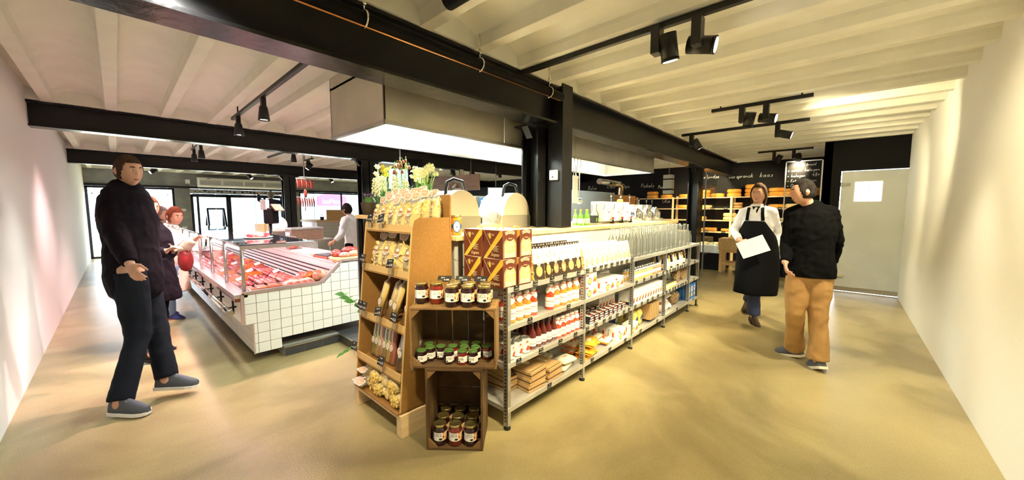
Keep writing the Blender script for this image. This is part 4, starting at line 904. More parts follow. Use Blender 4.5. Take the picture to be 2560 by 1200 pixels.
for i in range(10):
    fr_ = i < 7; y = (2.14, 2.255, 2.37, 2.47, 2.18, 2.30, 2.42, 2.58, 2.64, 2.60)[i]; z = (.215, .215, .215, .215, .285, .285, .28, .215, .215, .28)[i]
    F[(0, 1, 0, 2, 0, 1, 0, 0, 2, 3)[i]]((1.165 + .02 * (i % 2) if fr_ else 1.44, y, z + (.02 if z > .25 else .01)), 0, 'pasta bag lying %s, bottom tier, %s from the crates, %s' % ('full end forward' if fr_ else 'header forward', ORD[i % 7], 'lower layer' if z < .25 else 'upper layer'), G, rot=(-PI / 2 - .04, .05 * (i % 3 - 1), (-PI / 2 if fr_ else PI / 2) + .08 * math.sin(i)), scale=(1.0, 1.3, 1.2))
# ================================================================ CRATES AND JARS
def crate(loc, ang, w, h, d, label, slats_side, vertical):
    t = thing('wooden_crate', label, 'crate', loc, ang); e = .014; mt = 'crate'
    # local: x across the opening, y away from the viewer, z up
    def slat(x0, x1, y0, y1, z0, z1, m_='crate'): MB().box(x0, x1, y0, y1, z0, z1).build('slat', m_, t, bevel=.002)
    n = 3
    for k in range(3):           # sides, top and bottom each of boards running in depth or across
        g = .012; L = d / 3
        if vertical:             # standing on its end: long boards run up the sides
            slat(-w / 2, -w / 2 + e, k * L + (g if k else 0), (k + 1) * L, e, h - e); slat(w / 2 - e, w / 2, k * L + (g if k else 0), (k + 1) * L, e, h - e)
        else:
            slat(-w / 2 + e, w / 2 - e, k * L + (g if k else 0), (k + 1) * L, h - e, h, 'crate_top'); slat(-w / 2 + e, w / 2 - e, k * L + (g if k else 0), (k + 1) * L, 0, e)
    if vertical:
        slat(-w / 2, w / 2, 0, d, 0, e); slat(-w / 2, w / 2, 0, d, h - e, h)
        for k in range(4): slat(-w / 2, w / 2, d, d + .008, k * h / 4 + .006, (k + 1) * h / 4)
    else:
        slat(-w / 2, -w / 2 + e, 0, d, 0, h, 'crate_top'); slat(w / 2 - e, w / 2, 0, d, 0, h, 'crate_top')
        for k in range(5): slat(-w / 2 + k * w / 5 + .008, -w / 2 + (k + 1) * w / 5, d, d + .008, 0, h)
    for sx in (-1, 1):
        for sz in (0, 1):
            c = .055; X, Zz = sx * (w / 2 - e), (e if sz == 0 else h - e); q = 1 if sz == 0 else -1
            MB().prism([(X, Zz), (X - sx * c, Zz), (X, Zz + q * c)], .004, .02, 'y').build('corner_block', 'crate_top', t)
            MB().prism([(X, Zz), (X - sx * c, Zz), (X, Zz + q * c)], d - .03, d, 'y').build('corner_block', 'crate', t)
    return t
dv = Vector((.65, -.76, 0)).normalized(); CA = math.atan2(dv.y, dv.x); nb = Vector((-dv.y, dv.x, 0))   # nb points away from the viewer
if nb.x < 0: nb = -nb
lowc = Vector((1.213, 1.835, 0)) + dv * .1775
c1 = crate(lowc, CA, .355, .525, .29, 'weathered wooden crate standing upright on the floor with nine dark jars inside', 0, True)
upc = Vector((1.19, 1.93, .525)) + dv * .262 + nb * .0
upc = upc - nb * .04; c2 = crate(upc, CA, .53, .38, .23, 'weathered wooden crate on its side, stacked on the upright crate, full of small jars', 0, False)
b = MB(); b.text('AARD', .04, frame((-.08, .035, .3805), (1, 0, 0), (0, 0, 1)), sx=1.3); b.build('stencil', 'crate', c2, norm=False)
mat('jam', (.02, .004, .006), .12, coat=1); mat('jam_red', (.16, .015, .008), .12, coat=1); mat('photo', (.80, .60, .30), .5, col2=(.45, .05, .02), nscale=38, contrast=(.47, .53)); mat('photo_blue', (.6, .62, .8), .5, col2=(.55, .45, .2), nscale=18); mat('jar_glass', (1, 1, 1), .03, trans=1)
def make_jar(mn, h=.135, r=.043, hexa=False):
    def f():
        t = thing('jam_jar', 'x', 'jar'); n = 6 if hexa else 24; sm = not hexa
        MB().lathe([(0, 0), (r * .9, 0), (r, .008), (r, h * .70), (r * .93, h * .78), (r * .82, h * .84), (r * .82, h * .88), (0, h * .88)], n, smooth=sm).build('jam', mn, t)
        MB().lathe([(r * .84, h * .82), (r * .84, h * .9), (0, h * .9)], 24).build('neck', mn, t)
        MB().lathe([(r * .86, h * .87), (r * .9, h * .875), (r * .9, h * .965), (r * .86, h * .985), (r * .75, h * .985), (r * .7, h * .975), (0, h * .975)], 24).build('lid', 'lid_green' if hexa else 'lid_gold', t)
        R = r * (1.004 if not hexa else 1.01); b = MB(); k = 12
        if hexa:
            b.m(0).lathe([(R, h * .2), (R, h * .62)], 2, a0=-PI * 2 / 3, a1=0, smooth=False); b.m(2).lathe([(R, h * .2), (R, h * .62)], 1, a0=0, a1=PI / 3, smooth=False)
            yy = -R * .866 - .0006; T = frame((0, yy, h * .49), (1, 0, 0), (0, -1, 0)); b.m(1); b.text('LEKKER', .0085, T); b.text('PUUR', .0125, frame((0, yy, h * .40), (1, 0, 0), (0, -1, 0))); b.blob((-.01, yy, h * .27), (.006, .0006, .005), 8, 4)
        else:
            a = lambda q: -PI / 2 + q
            b.m(0).lathe([(R, h * .27), (R, h * .66)], 10, a0=a(-.75), a1=a(.6)); b.m(2).lathe([(R, h * .27), (R, h * .66)], 8, a0=a(.6), a1=a(1.5)); b.m(3).lathe([(R, h * .27), (R, h * .66)], 5, a0=a(-1.3), a1=a(-.75)); b.m(0).lathe([(R, h * .27), (R, h * .66)], 4, a0=a(1.5), a1=a(1.9))
            T = lambda x, z: frame((0, -R - .0005, z), (1, 0, 0), (0, -1, 0))
            b.m(1); s = h / .135
            for st, sz, z, x in (('LEKKER', .0115 * s, h * .595, -.006), ('PUUR', .0165 * s, h * .50, -.006)):
                T_ = T(0, z); b.text(st, sz, T_ @ Matrix.Identity(4), bend=R)
            q = .28; b.t(frame((R * math.sin(q), -R * math.cos(q) - .0002, h * .355), (math.cos(q), math.sin(q), 0), (math.sin(q), -math.cos(q), 0))); b.blob((-.004, .001, 0), (.0065, .006, .0008), 10, 4).blob((.004, .001, 0), (.0065, .006, .0008), 10, 4).blob((0, -.002, 0), (.008, .005, .0008), 10, 4); b.t()
        b.build('label', ['label', 'ink', 'photo', 'photo_blue'], t, norm=False); return t
    return f
jb, jr = Once(make_jar('jam')), Once(make_jar('jam_red')); hb, hr = Once(make_jar('jam', .088, .033, True)), Once(make_jar('jam_red', .088, .033, True))
FA = CA   # labels face the viewer
TOPZ = .905
for k, (x, y, c) in enumerate([(1.262, 1.935, 0), (1.318, 1.855, 1), (1.335, 1.722, 0), (1.398, 1.648, 0), (1.462, 1.570, 0), (1.375, 1.925, 0), (1.425, 1.800, 0), (1.485, 1.720, 0), (1.545, 1.640, 0), (1.47, 1.855, 0)]):
    (jr if c else jb)((x + (.018 if k < 5 else 0), y + (.016 if k < 5 else 0), TOPZ), FA + .15 * math.sin(k * 3) + (.25 if k in (0, 1) else 0), '%s jam jar with gold lid on the upper crate, %s' % ('red' if c else 'dark', ['leftmost in front', 'second from the left', 'middle of the front row', 'fourth from the left in front', 'rightmost in front', 'back left', 'back row centre-left', 'back row centre-right', 'back right', 'rearmost'][k]), 'large jam jars')
for j in range(3):
    for i in range(3):
        p = Vector((1.213, 1.835, .0145)) + dv * (.075 + i * .098) + nb * (.055 + j * .092)
        (jr if (i == 1 and j == 0) else jb)(p, FA + .1 * math.sin(i * 3 + j), 'large dark jam jar with gold lid in the lower crate, %s row, %s' % (('front', 'middle', 'back')[j], ('left', 'centre', 'right')[i]), 'large jam jars')
for k, (u, v, c) in enumerate([(.055, .05, 0), (.095, .12, 0), (.075, .2, 0), (.16, .15, 0), (.225, .055, 0), (.235, .16, 1), (.31, .05, 1), (.31, .15, 1), (.375, .05, 0), (.385, .14, 0), (.30, .24, 0), (.38, .235, 0), (.455, .17, 1)]):
    p = Vector((1.19, 1.93, .5395)) + dv * u + nb * (v * .72 - .04 + .012)
    (hr if c else hb)(p, FA + .2 * math.sin(k * 2), 'small green-lidded jam jar in the upper crate, %s from the stand, %s' % (ORD[k], 'toward the back' if v > .12 else 'at the front'), 'small green-lidded jars')
for k, i in enumerate((0, 1, 2)):
    t = thing('price_sign', 'small black price sign lying behind the jars on the upper crate, %s' % ('left', 'middle', 'right')[k], 'price sign', Vector((1.19, 1.93, .98)) + dv * (.17 + i * .12) + nb * .17, CA, 'price signs behind the jars')
    b = MB(); b.t(frame((0, 0, .06), (1, 0, 0), (0, -.5, .85))); b.m(0).box(-.045, .045, -.028, .028, 0, .003).m(1).text('Jam', .016, Matrix.Translation((-.01, .01, .004))).text('4.95', .02, Matrix.Translation((.015, -.012, .004))); b.t(); b.build('card', ['ink', 'label'], t, norm=False)
    MB().bar((0, .006, -.075), (0, .006, .062), .006).build('holder', 'film', t)
# ================================================================ FLOWERS
mat('fl_white', (.86, .84, .62), .6); mat('fl_cream', (.80, .80, .55), .6); mat('fl_yellow', (.85, .70, .08), .5); mat('fl_brown', (.28, .07, .02), .6); mat('fl_purple', (.08, .02, .12), .6); mat('soil', (.05, .035, .02), .9)
def leaves(b, c, n, h, spread, rnd, w=.008, base=.05):
    for _ in range(n):
        a = rnd.uniform(0, 2 * PI); q = rnd.uniform(0, base); p = Vector(c) + Vector((q * math.cos(a), q * math.sin(a), 0)); L = h * rnd.uniform(.6, 1.1); o = Vector((math.cos(a), math.sin(a), 0)) * spread * rnd.uniform(.3, 1); s = Vector((-math.sin(a), math.cos(a), 0)) * w / 2; pv = None
        for k in range(6):
            u = k / 5; c0 = p + o * u * u + Vector((0, 0, L * (u - .18 * u * u * u))); ww = s * (1 - u ** 3) ; cur = (b.v(c0 - ww), b.v(c0 + ww)) if k < 5 else (b.v(c0),)
            if pv: b.f([pv[0], pv[1]] + list(cur[::-1]), True)
            pv = cur
def flower_pot(name, label, loc, kind, seed, n=10):
    t = thing(name, label, 'flowers', loc); rnd = random.Random(seed)
    MB().lathe([(0, 0), (.045, 0), (.06, .1), (.054, .1), (.05, .09), (0, .09)], 14).build('pot', 'soil', t)
    b = MB(); leaves(b, (0, 0, .08), 26 if kind != 'pansy' else 6, .22 if kind in ('narcissus', 'daffodil', 'fritillary') else .12, .09, rnd); b.build('foliage', 'leaf', t)
    st, fb, f2_ = MB(), MB(), MB()
    for i in range(n):
        a = rnd.uniform(0, 2 * PI); r = rnd.uniform(.0, .09); H = {'narcissus': .27, 'daffodil': .30, 'fritillary': .36, 'hyacinth': .19, 'pansy': .08}[kind] * rnd.uniform(.8, 1.12)
        e = Vector((r * math.cos(a), r * math.sin(a), .08 + H)); st.tube([(0, 0, .08), e * .55 + Vector((0, 0, .04)), e], .003, 5)
        if kind == 'hyacinth':
            for k in range(26):
                q = k / 26; z = e.z - .09 + .12 * q; A = k * 2.4; R = .019 * (1 - q * q * .7)
                fb.blob((e.x + R * math.cos(A), e.y + R * math.sin(A), z), (.0095, .0095, .009), 5, 3, .2, k)
        elif kind in ('narcissus', 'daffodil'):
            m_ = 7 if kind == 'narcissus' else 1; s = .8 if kind == 'narcissus' else 1.35
            for k in range(m_):
                c = e + Vector((rnd.uniform(-.03, .03), rnd.uniform(-.03, .03), rnd.uniform(-.03, .03))) * (m_ > 1); d = Vector((rnd.uniform(-1, .2), rnd.uniform(-1, .2), rnd.uniform(-.1, .6))).normalized(); u = d.orthogonal().normalized(); w = d.cross(u)
                for p in range(6):
                    A = p * PI / 3; dr = u * math.cos(A) + w * math.sin(A); sd = d.cross(dr)
                    fb.f([fb.v(c), fb.v(c + (dr * .011 + sd * .008) * s), fb.v(c + dr * .022 * s + d * .003), fb.v(c + (dr * .011 - sd * .008) * s)])
                f2_.tube([c, c + d * .009 * s], [.004 * s, .0065 * s], 7)
        elif kind == 'fritillary':
            o = Vector((rnd.uniform(-.02, .02), rnd.uniform(-.02, .02), 0)); st.tube([e, e + Vector((0, 0, .02)) + o * .5, e + o], .002, 5); fb.lathe([(0, 0), (.006, -.002), (.012, -.018), (.011, -.032), (.009, -.032), (0, -.005)], 8, e + o)
        else:
            fb.blob(e, (.016, .016, .006), 7, 3, .3, i)
    st.build('stems', 'leaf_light', t)
    fb.build('blossom', {'narcissus': 'fl_white', 'hyacinth': 'fl_cream', 'daffodil': 'fl_yellow', 'fritillary': 'fl_brown', 'pansy': 'fl_purple'}[kind], t)
    if kind in ('narcissus', 'daffodil'): f2_.build('trumpet', 'fl_yellow', t)
    return t
t = thing('flower_table', 'narrow wooden flower table behind the pasta stand carrying the spring pots', 'table', (1.60, 2.72, 0))
MB().box(.005, .19, -.30, .30, 1.42, 1.45).build('board', 'wood_top', t); MB().box(-.25, -.02, .02, .30, 1.42, 1.45).build('board', 'wood_top', t)
for x, y in ((-.24, .05), (-.24, .27), (-.05, .27)): MB().box(x, x + .03, y, y + .03, 0, 1.42).build('leg', 'black', t)
MB().box(.12, .16, -.2, .2, 1.306, 1.42).build('bracket', 'black', t)
Z = 1.451
for nm, lb, x, y, k, s, n in [
    ('narcissus_pot', 'pot of white narcissi with yellow hearts, nearest the slicing machine', 1.69, 2.49, 'narcissus', 1, 10), ('narcissus_pot', 'pot of taller white narcissi beside the brown fritillaries', 1.72, 2.64, 'narcissus', 2, 10),
    ('fritillary_pot', 'pot of drooping brown fritillaries standing tallest in the display', 1.66, 2.78, 'fritillary', 3, 14), ('daffodil_pot', 'pot of small yellow daffodils behind the cream hyacinths', 1.56, 2.92, 'daffodil', 4, 12),
    ('hyacinth_pot', 'pot of cream hyacinths at the outer edge of the display', 1.46, 2.80, 'hyacinth', 5, 6), ('hyacinth_pot', 'pot of cream hyacinths just above the pasta bag headers', 1.60, 2.72, 'hyacinth', 6, 6)]:
    flower_pot(nm, lb, (x, y, Z), k, s, n)
flower_pot('pansy_pot', 'trailing pot with dark purple pansies at the outer edge of the flowers', (1.40, 2.88, Z), 'pansy', 7, 14)
def zz_plant():
    t = thing('zz_plant', 'green plant with glossy paired leaves poking out left of the pasta stand', 'plant', (1.49, 3.02, 0)); MB().lathe([(0, 0), (.11, 0), (.14, .22), (.125, .22), (.12, .2), (0, .2)], 18).build('pot', 'black', t)
    def stem(pts, n, L):
        b = MB(); b.tube(pts, [.008, .007, .005, .003], 6); P = [Vector(p) for p in pts]
        s = b.build('stem', 'leaf_light', t)
        for k in range(n):
            u = .35 + .65 * k / n; q = u * 3; i = min(2, int(q)); c = P[i].lerp(P[i + 1], q - i); d = (P[i + 1] - P[i]).normalized(); sd = d.cross(Vector((0, .3, 1))).normalized()
            for sg in (-1, 1):
                ax = (d * .55 + sd * sg).normalized(); w = ax.cross(Vector((-.6, -.5, .6))).normalized(); lb = MB(); A = []
                for m_ in range(7):
                    v = m_ / 6; ww = .0 if m_ in (0, 6) else math.sin(PI * v ** .8) * L * .22; cc = c + ax * L * v - Vector((0, 0, L * .15 * v * v)); A.append((cc - w * ww, cc + Vector((0, 0, -.004)), cc + w * ww))
                V = [[lb.v(p) for p in a] for a in A]
                for a, c2_ in zip(V, V[1:]):
                    lb.f([a[0], a[1], c2_[1], c2_[0]], True); lb.f([a[1], a[2], c2_[2], c2_[1]], True)
                lb.build('leaf', 'leaf', s)
    stem([(0, 0, .2), (-.04, .04, .46), (-.10, .12, .66), (-.17, .28, .76)], 7, .10); stem([(0, 0, .2), (-.08, -.04, .34), (-.20, -.02, .34), (-.30, .06, .26)], 6, .07); stem([(0, 0, .2), (.02, .06, .45), (.0, .09, .58), (-.02, .12, .68)], 4, .08)
zz_plant()
# ================================================================ ISLAND TOP
WT = 1.305
def make_slicer():
    t = thing('slicing_machine', 'x', 'slicing machine'); w, h, d = .44, .36, .36; pts = [(-w / 2, 0), (w / 2, 0), (w / 2 * .93, .13)] + [(w / 2 * .90 * math.cos(a), .13 + (h - .13) * math.sin(a) ** .9) for a in [PI * i / 20 for i in range(1, 20)]] + [(-w / 2 * .93, .13)]
    MB().prism([(x, z) for x, z in pts], 0, d, 'y').build('housing', 'steel_hood', t, bevel=.004)
    b = MB(); b.prism([(x * .985, z * .99 + .001) for x, z in pts if z >= .129], -.006, 0, 'y'); b.build('cover_plate', mat('satin', (.66, .60, .47), .35, .5) if 'satin' not in M else 'satin', t); MB().box(-w * .49, w * .49, -.005, 0, .004, .126).build('base_plate', mat('greybeige', (.30, .285, .235), .45, .4) if 'greybeige' not in M else 'greybeige', t)
    b = MB(); b.tube([(-.11, .10, .30), (-.10, .08, .43), (-.04, .07, .455), (.06, .07, .44), (.15, .10, .30)], [.013, .016, .016, .016, .013], 8); b.build('carry_handle', 'black', t)
    MB().tube([(-w / 2 - .0, .08, .12), (-w / 2 - .06, .05, .12)], .05, 18).build('thickness_dial', 'chrome', t); return t
sl = Once(make_slicer)
sl((2.06, 2.48, 1.305), 0, 'domed steel slicing machine with black handle, behind the honey jar'); sl((2.80, 2.50, 1.305), 0, 'domed steel slicing machine with black handle, beside the black column')
t = thing('honey_jar', 'orange honey jar with blue oval label and gold lid on the worktop corner', 'jar', (1.70, 2.12, WT), -.55)
mat('honey', (.72, .25, .02), .15, coat=1); mat('navy', (.03, .10, .22), .5)
MB().lathe([(0, 0), (.036, 0), (.04, .006), (.04, .12), (.034, .132), (0, .132)], 24).build('honey', 'honey', t); MB().lathe([(.036, .13), (.038, .132), (.038, .15), (0, .15)], 24).build('lid', 'lid_gold', t)
b = MB()
for r, mi, e in ((1, 0, .0), (.8, 1, .001)):
    b.m(mi)
    for i in range(8):
        pass
def curved_oval(b, R, z0, rx, rz, n=12):
    vs = [b.v((R * math.sin(rx / R * math.cos(a)), -R * math.cos(rx / R * math.cos(a)), z0 + rz * math.sin(a))) for a in [i * 2 * PI / n for i in range(n)]]; c = b.v((0, -R * 1.006, z0))
    for i in range(n): b.f([vs[i], vs[(i + 1) % n], c])
b.m(0); curved_oval(b, .0415, .065, .031, .046, 24); b.lathe([(.0408, .05), (.0408, .08)], 20, a0=-PI, a1=0); b.m(1); curved_oval(b, .0425, .065, .024, .038, 24); b.m(2).t(frame((0, -.044, .062), (1, 0, -.25), (0, -1, 0))).blob((0, 0, 0), (.013, .003, .0006), 6, 3); b.t(); b.build('label', ['navy', 'label', 'ink'], t, norm=False)
# machines behind: coffee grinder, till, wooden block
t = thing('wooden_tray_block', 'pale wooden tray block between the two slicing machines', 'tray', (2.50, 2.70, 1.305)); MB().box(-.19, .19, -.1, .1, .01, .045).build('board', 'wood_pale', t); MB().box(-.17, .17, -.08, .08, 0, .01).build('foot', 'steel', t)
t = thing('touchscreen_till', 'small tilted touchscreen till between the slicing machines', 'till', (2.42, 2.70, 1.355)); MB().box(-.08, .08, .0, .1, -.005, .07).build('base', 'black', t)
b = MB(); b.t(frame((0, -.02, .11), (1, 0, 0), (-.1, -1, .7))); b.m(0).box(-.09, .09, -.055, .055, -.015, 0).m(1).box(-.075, .075, -.042, .042, 0, .001); b.t(); b.build('display', ['galv', 'screen'], t)
t = thing('card_reader_case', 'black case standing behind the touchscreen till', 'case', (2.46, 2.86, 1.31)); MB().box(-.06, .06, 0, .08, -.005, .22).build('body', 'black', t, bevel=.01); MB().box(-.05, .05, -.004, 0, .1, .2).build('front', 'black_gloss', t)
t = thing('coffee_machine', 'silver machine with a column of buttons left of the second slicing machine', 'machine', (2.72, 2.95, 1.31)); MB().box(-.09, .12, 0, .2, -.005, .33).build('body', 'steel', t, bevel=.015); MB().box(-.03, .05, -.012, 0, .07, .31).build('button_panel', 'navy', t, bevel=.01)
b = MB()
for k in range(6): b.box(-.015, .035, -.016, -.012, .1 + .033 * k, .12 + .033 * k)
b.build('buttons', 'label', t); MB().tube([(.0, -.03, .04), (-.13, -.06, .0)], .008, 8).build('lever', 'black', t)
# roasting oven with chimney further back
t = thing('chicken_grill', 'glass fronted grill cabinet with a white hood and bent steel flue', 'grill', (4.9, 6.0, 0), -.3); MB().box(-.35, .35, 0, .5, 0, 1.15).build('base_cabinet', 'steel', t); MB().box(-.35, .35, 0, .5, 1.15, 1.78).build('cabinet', 'steel_white', t, bevel=.01)
for k in range(2): MB().box(-.3 + .32 * k, -.02 + .32 * k, -.01, 0, 1.5, 1.72).build('glass_door', 'screen', t)
MB().box(-.3, .3, -.01, 0, 1.2, 1.46).build('lower_door', 'shop_glass', t)
b = MB(); b.prism([(-.3, 1.78), (.3, 1.78), (.22, 1.82), (.05, 1.93), (-.05, 1.93), (-.26, 1.82)], .05, .45, 'y'); b.build('canopy', 'white', t)
MB().tube([(-.0, .25, 1.92), (.0, .25, 2.0), (.12, .25, 2.06), (.17, .25, 2.12), (.16, .25, 2.35)], .05, 14).build('flue', 'chrome', t)
t = thing('hanging_sign_board', 'blank brown wooden board hanging in the background above the slicing machines', 'sign', (5.0, 6.33, 1.88)); MB().box(-.015, .015, -.86, .86, 0, .33).build('board', 'wood_sign', t, bevel=.003)
for y in (-.6, .6): MB().tube([(0, y, .33), (0, y, .82)], .004, 5).build('wire', 'galv', t)
def screen_thing(px, py, w_, W_, H_, lab, dist, rzz):
    p = W(px, py, dist); t = thing('menu_screen', lab, 'screen', p, rzz); MB().box(-W_ / 2 - .02, W_ / 2 + .02, 0, .04, -H_ / 2 - .02, H_ / 2 + .02).build('bezel', 'black', t); MB().box(-W_ / 2, W_ / 2, -.003, 0, -H_ / 2, H_ / 2).build('display', 'screen', t)
    MB().tube([(0, .03, H_ / 2), (0, .03, CZ - p.z)], .012, 6).build('mount', 'galv', t)
screen_thing(1240, 482, 0, .42, .26, 'pale glowing screen hanging beyond the slicing machines', 9.5, -.55); screen_thing(1003, 448, 0, .42, .34, 'tilted blue-white screen hanging behind the flowers', 6.2, -.2)
t = thing('dark_cabinet', 'dark hanging case beside the screen behind the flowers', 'cabinet', W(1040, 442, 6.3), -.2); MB().box(-.13, .12, 0, .3, -.26, .30).build('body', 'black_matt', t); MB().tube([(-.1, -.02, .22), (-.04, -.05, .16), (.02, -.03, .2), (.05, -.02, .25)], .006, 6).build('cable', 'black', t); MB().box(-.1, .1, -.005, 0, -.2, .1).build('front', 'black', t)
t = thing('tilted_steel_panel', 'tall stainless panel with rounded corners left of the black column', 'panel', (3.83, 3.12, 1.55)); MB().box(-.12, .12, 0, .04, 0, .44).build('panel', 'steel_white', t, bevel=.02); MB().box(.11, .15, -.02, .06, -.245, .46).build('frame', 'chrome', t, bevel=.01); t.rotation_euler = (.1, 0, -.9)
# white hood-hung items right of the column
mat('whiteboard', (.85, .80, .72), .5)
t = thing('white_panel_card', 'tall blank cream cutting board hanging on a hook beside the column', 'cutting board', (*ony(1439, 475, 2.47)[:2], 1.57)); MB().box(-.055, .055, 0, .015, 0, .34).build('board', 'whiteboard', t, bevel=.006); MB().tube([(0, .007, .34), (0, .007, .48), (-.03, .007, .55)], .004, 6).build('hook', 'chrome', t)
t = thing('ladle', 'long steel ladle hanging from the hood rim', 'ladle', (4.0, 2.50, 1.60)); MB().blob((0, 0, .0), (.045, .045, .04), 14, 8).build('bowl', 'chrome', t); MB().bar((0, 0, .03), (0, 0, .42), .016, .006).build('handle', 'steel', t); MB().tube([(0, 0, .42), (.03, 0, .45), (.035, 0, .5), (-.03, 0, .55)], .005, 6).build('hook', 'chrome', t)
for i in range(4):
    t = thing('butcher_hook', 'steel S-hook on the hood rim, %s from the column' % ORD[i], 'hook', (3.76 + i * .07, 2.52, 2.0), .4 * i, 'steel S-hooks'); MB().tube([(-.03, 0, -.1), (-.02, 0, -.13), (.01, 0, -.12), (.02, 0, -.05), (.0, 0, .03), (-.02, 0, .1), (.01, 0, .155), (.035, 0, .13)], .005, 7).build('wire', 'chrome', t)
t = thing('hanging_rail', 'steel rail under the hood carrying hooks and utensils', 'rail', (4.2, 2.53, 2.13)); MB().tube([(-.6, 0, 0), (1.2, 0, 0)], .008, 8).build('bar', 'chrome', t)
for x in (-.5, 1.1): MB().tube([(x, 0, 0), (x, .05, .03)], .006, 6).build('bracket', 'chrome', t)
# bottles and dispensers on the worktop
mat('green_juice', (.18, .55, .04), .2, coat=1)
gj = Once(make_wine('green_juice', .19, .031, 'ribbon_y', True, 'juice_bottle', 'bottle'))
for k, (x, y) in enumerate([(3.72, 2.30), (3.80, 2.27), (3.87, 2.30), (3.76, 2.40)]): gj((x, y, WT), 0, 'green juice bottle with yellow cap on the worktop, %s' % ('left', 'front', 'right', 'rear')[k], 'green juice bottles')
def make_carafe():
    t = thing('swing_carafe', 'x', 'carafe'); MB().lathe([(0, 0), (.055, 0), (.06, .01), (.06, .13), (.03, .185), (.034, .23), (.04, .25)], 16).build('glass', 'clear', t); b = MB(); b.m(0).lathe([(.0605, .02), (.0605, .11)], 16); b.m(1)
    for a in (-.5, 0, .5, 1): b.blob((.061 * math.sin(a), -.061 * math.cos(a), .06), (.012, .004, .03), 6, 4)
    b.build('label', ['tile_dark', 'leaf_light'], t); return t
cf = Once(make_carafe); cf((4.03, 2.30, WT), 0, 'glass carafe with dark green label, left of the white dispensers'); cf((4.14, 2.36, WT), 0, 'second glass carafe with dark green label, touching the first white dispenser')
def make_dispenser():
    t = thing('juice_dispenser', 'x', 'dispenser'); MB().box(-.11, .11, -.09, .09, .03, .29).build('box', 'whiteboard', t, bevel=.004); MB().box(-.10, .10, -.08, .08, 0, .035).build('stand', 'steel', t)
    b = MB(); b.m(0).box(.02, .09, -.0915, -.09, .09, .20).m(1).box(.023, .087, -.092, -.0915, .093, .197).m(2).blob((.055, -.092, .15), (.018, .0008, .012), 8, 4); b.m(3).tube([(-.07, -.092, .26), (-.08, -.093, .22), (-.1, -.093, .18)], .003, 5); b.build('print', ['tagpink', 'whiteboard', 'red', 'ink'], t)
    b = MB(); b.box(.085, .125, -.14, -.09, .0, .02); b.m(1).tube([(.1, -.09, .06), (.1, -.135, .06)], .014, 8).m(0).tube([(.1, -.13, .07), (.1, -.13, .02)], .012, 8).m(2).box(.085, .115, -.14, -.12, .065, .085); b.build('tap', ['black', 'chrome', 'red'], t)
    b = MB(); b.t(frame((.1, -.09, .37), (1, 0, .2), (0, -1, 0))); b.m(0).box(-.035, .035, -.03, .03, 0, .004).m(1).text('Olijfolie', .014, Matrix.Translation((0, .014, .005)), sx=.8).box(-.025, .025, -.02, .0, .004, .005); b.m(2).box(-.006, .006, -.09, -.03, 0, .003); b.t(); b.build('sign', ['ink', 'label', 'film'], t, norm=False)
    return t
dp = Once(make_dispenser); dz = ['nearest the carafes', 'middle one of the left three', 'third from the carafes']
for k, x in enumerate([4.38, 4.66, 4.94]): dp((x, 2.40, WT), 0, 'white boxed dispenser with tap and black sign, %s' % dz[k], 'white boxed dispensers')
for k, x in enumerate([5.62, 5.92, 6.16]): dp((x, 2.52, WT), 0, 'white box behind the steel urns, %s from the left' % ORD[k], 'white boxes behind the urns', scale=(.8, .8, .9))
def make_urn():
    t = thing('steel_oil_urn', 'x', 'urn'); MB().lathe([(0, 0), (.075, 0), (.08, .01), (.08, .13), (.076, .14), (.04, .175), (.04, .185), (0, .185)], 20).build('vessel', 'chrome', t); MB().lathe([(.042, .185), (.042, .198), (.012, .2), (.02, .215), (0, .225)], 14).build('lid', 'chrome', t)
    MB().tube([(.0, -.078, .035), (0, -.12, .035), (0, -.12, .01)], .007, 8).build('tap', 'steel', t); MB().tube([(-.078, 0, .14), (-.1, 0, .17), (-.07, 0, .19)], .004, 6).tube([(.078, 0, .14), (.1, 0, .17), (.07, 0, .19)], .004, 6).build('handles', 'chrome', t); MB().lathe([(0, .0), (.1, .0), (.105, .006), (0, .006)], 18, (0, -.03, -.004)).build('saucer', 'white', t); return t
ur = Once(make_urn)
for k, x in enumerate([5.32, 5.47, 5.70, 5.84, 6.04, 6.17]): ur((x, 2.30 + .09 * (k % 2), WT + .004), 0, 'shiny steel oil urn with tap on the worktop, %s from the left' % ORD[k], 'steel oil urns')
for k, x in enumerate([4.80, 5.12]): wbt((x, 2.46, WT), 0, 'dark bottle behind the dispensers, %s' % ('left', 'right')[k], 'dark bottles behind the dispensers', scale=1.2)
b = MB()
t = thing('garnish_lemons', 'yellow lemons laid on top of the dispensers', 'lemons', (4.94, 2.40, WT + .29)); 
for k, x in enumerate([-.04, .05]): MB().blob((x, 0, .022), (.03, .024, .022), 9, 6).build('lemon', 'fl_yellow', t)
# kitchen steel block and pipe behind the dispensers
t = thing('steel_oven_block', 'large stainless oven body behind the dispensers', 'oven', (7.2, 3.62, 0)); MB().box(-1.73, .0, 0, .5, .1, 1.84).build('side_body', mat('steel_blue', (.24, .27, .29), .35, .5), t, bevel=.01); MB().box(-1.65, 1.0, .05, .45, 0, .1).build('plinth', 'black', t); MB().box(.0, 1.1, 0.02, .48, .1, 1.80).build('copper_toned_body', mat('brass_steel', (.50, .33, .17), .3, .9), t, bevel=.01); MB().tube([(.78, .25, 1.80), (.78, .25, 2.0), (.62, .2, 2.06), (-.5, .1, 2.06)], .06, 12).build('exhaust_pipe', 'chrome', t)
WRP = ony(1444, 530, 3.9)
t = thing('wine_rack', 'pale wooden wine rack with red topped bottles seen right of the column', 'rack', (WRP.x, WRP.y, 0), 0)
for z in (1.08, 1.28, 1.46, 1.66): MB().box(-.2, .2, -.1, .1, z, z + .015).build('shelf', 'wood_pale', t)
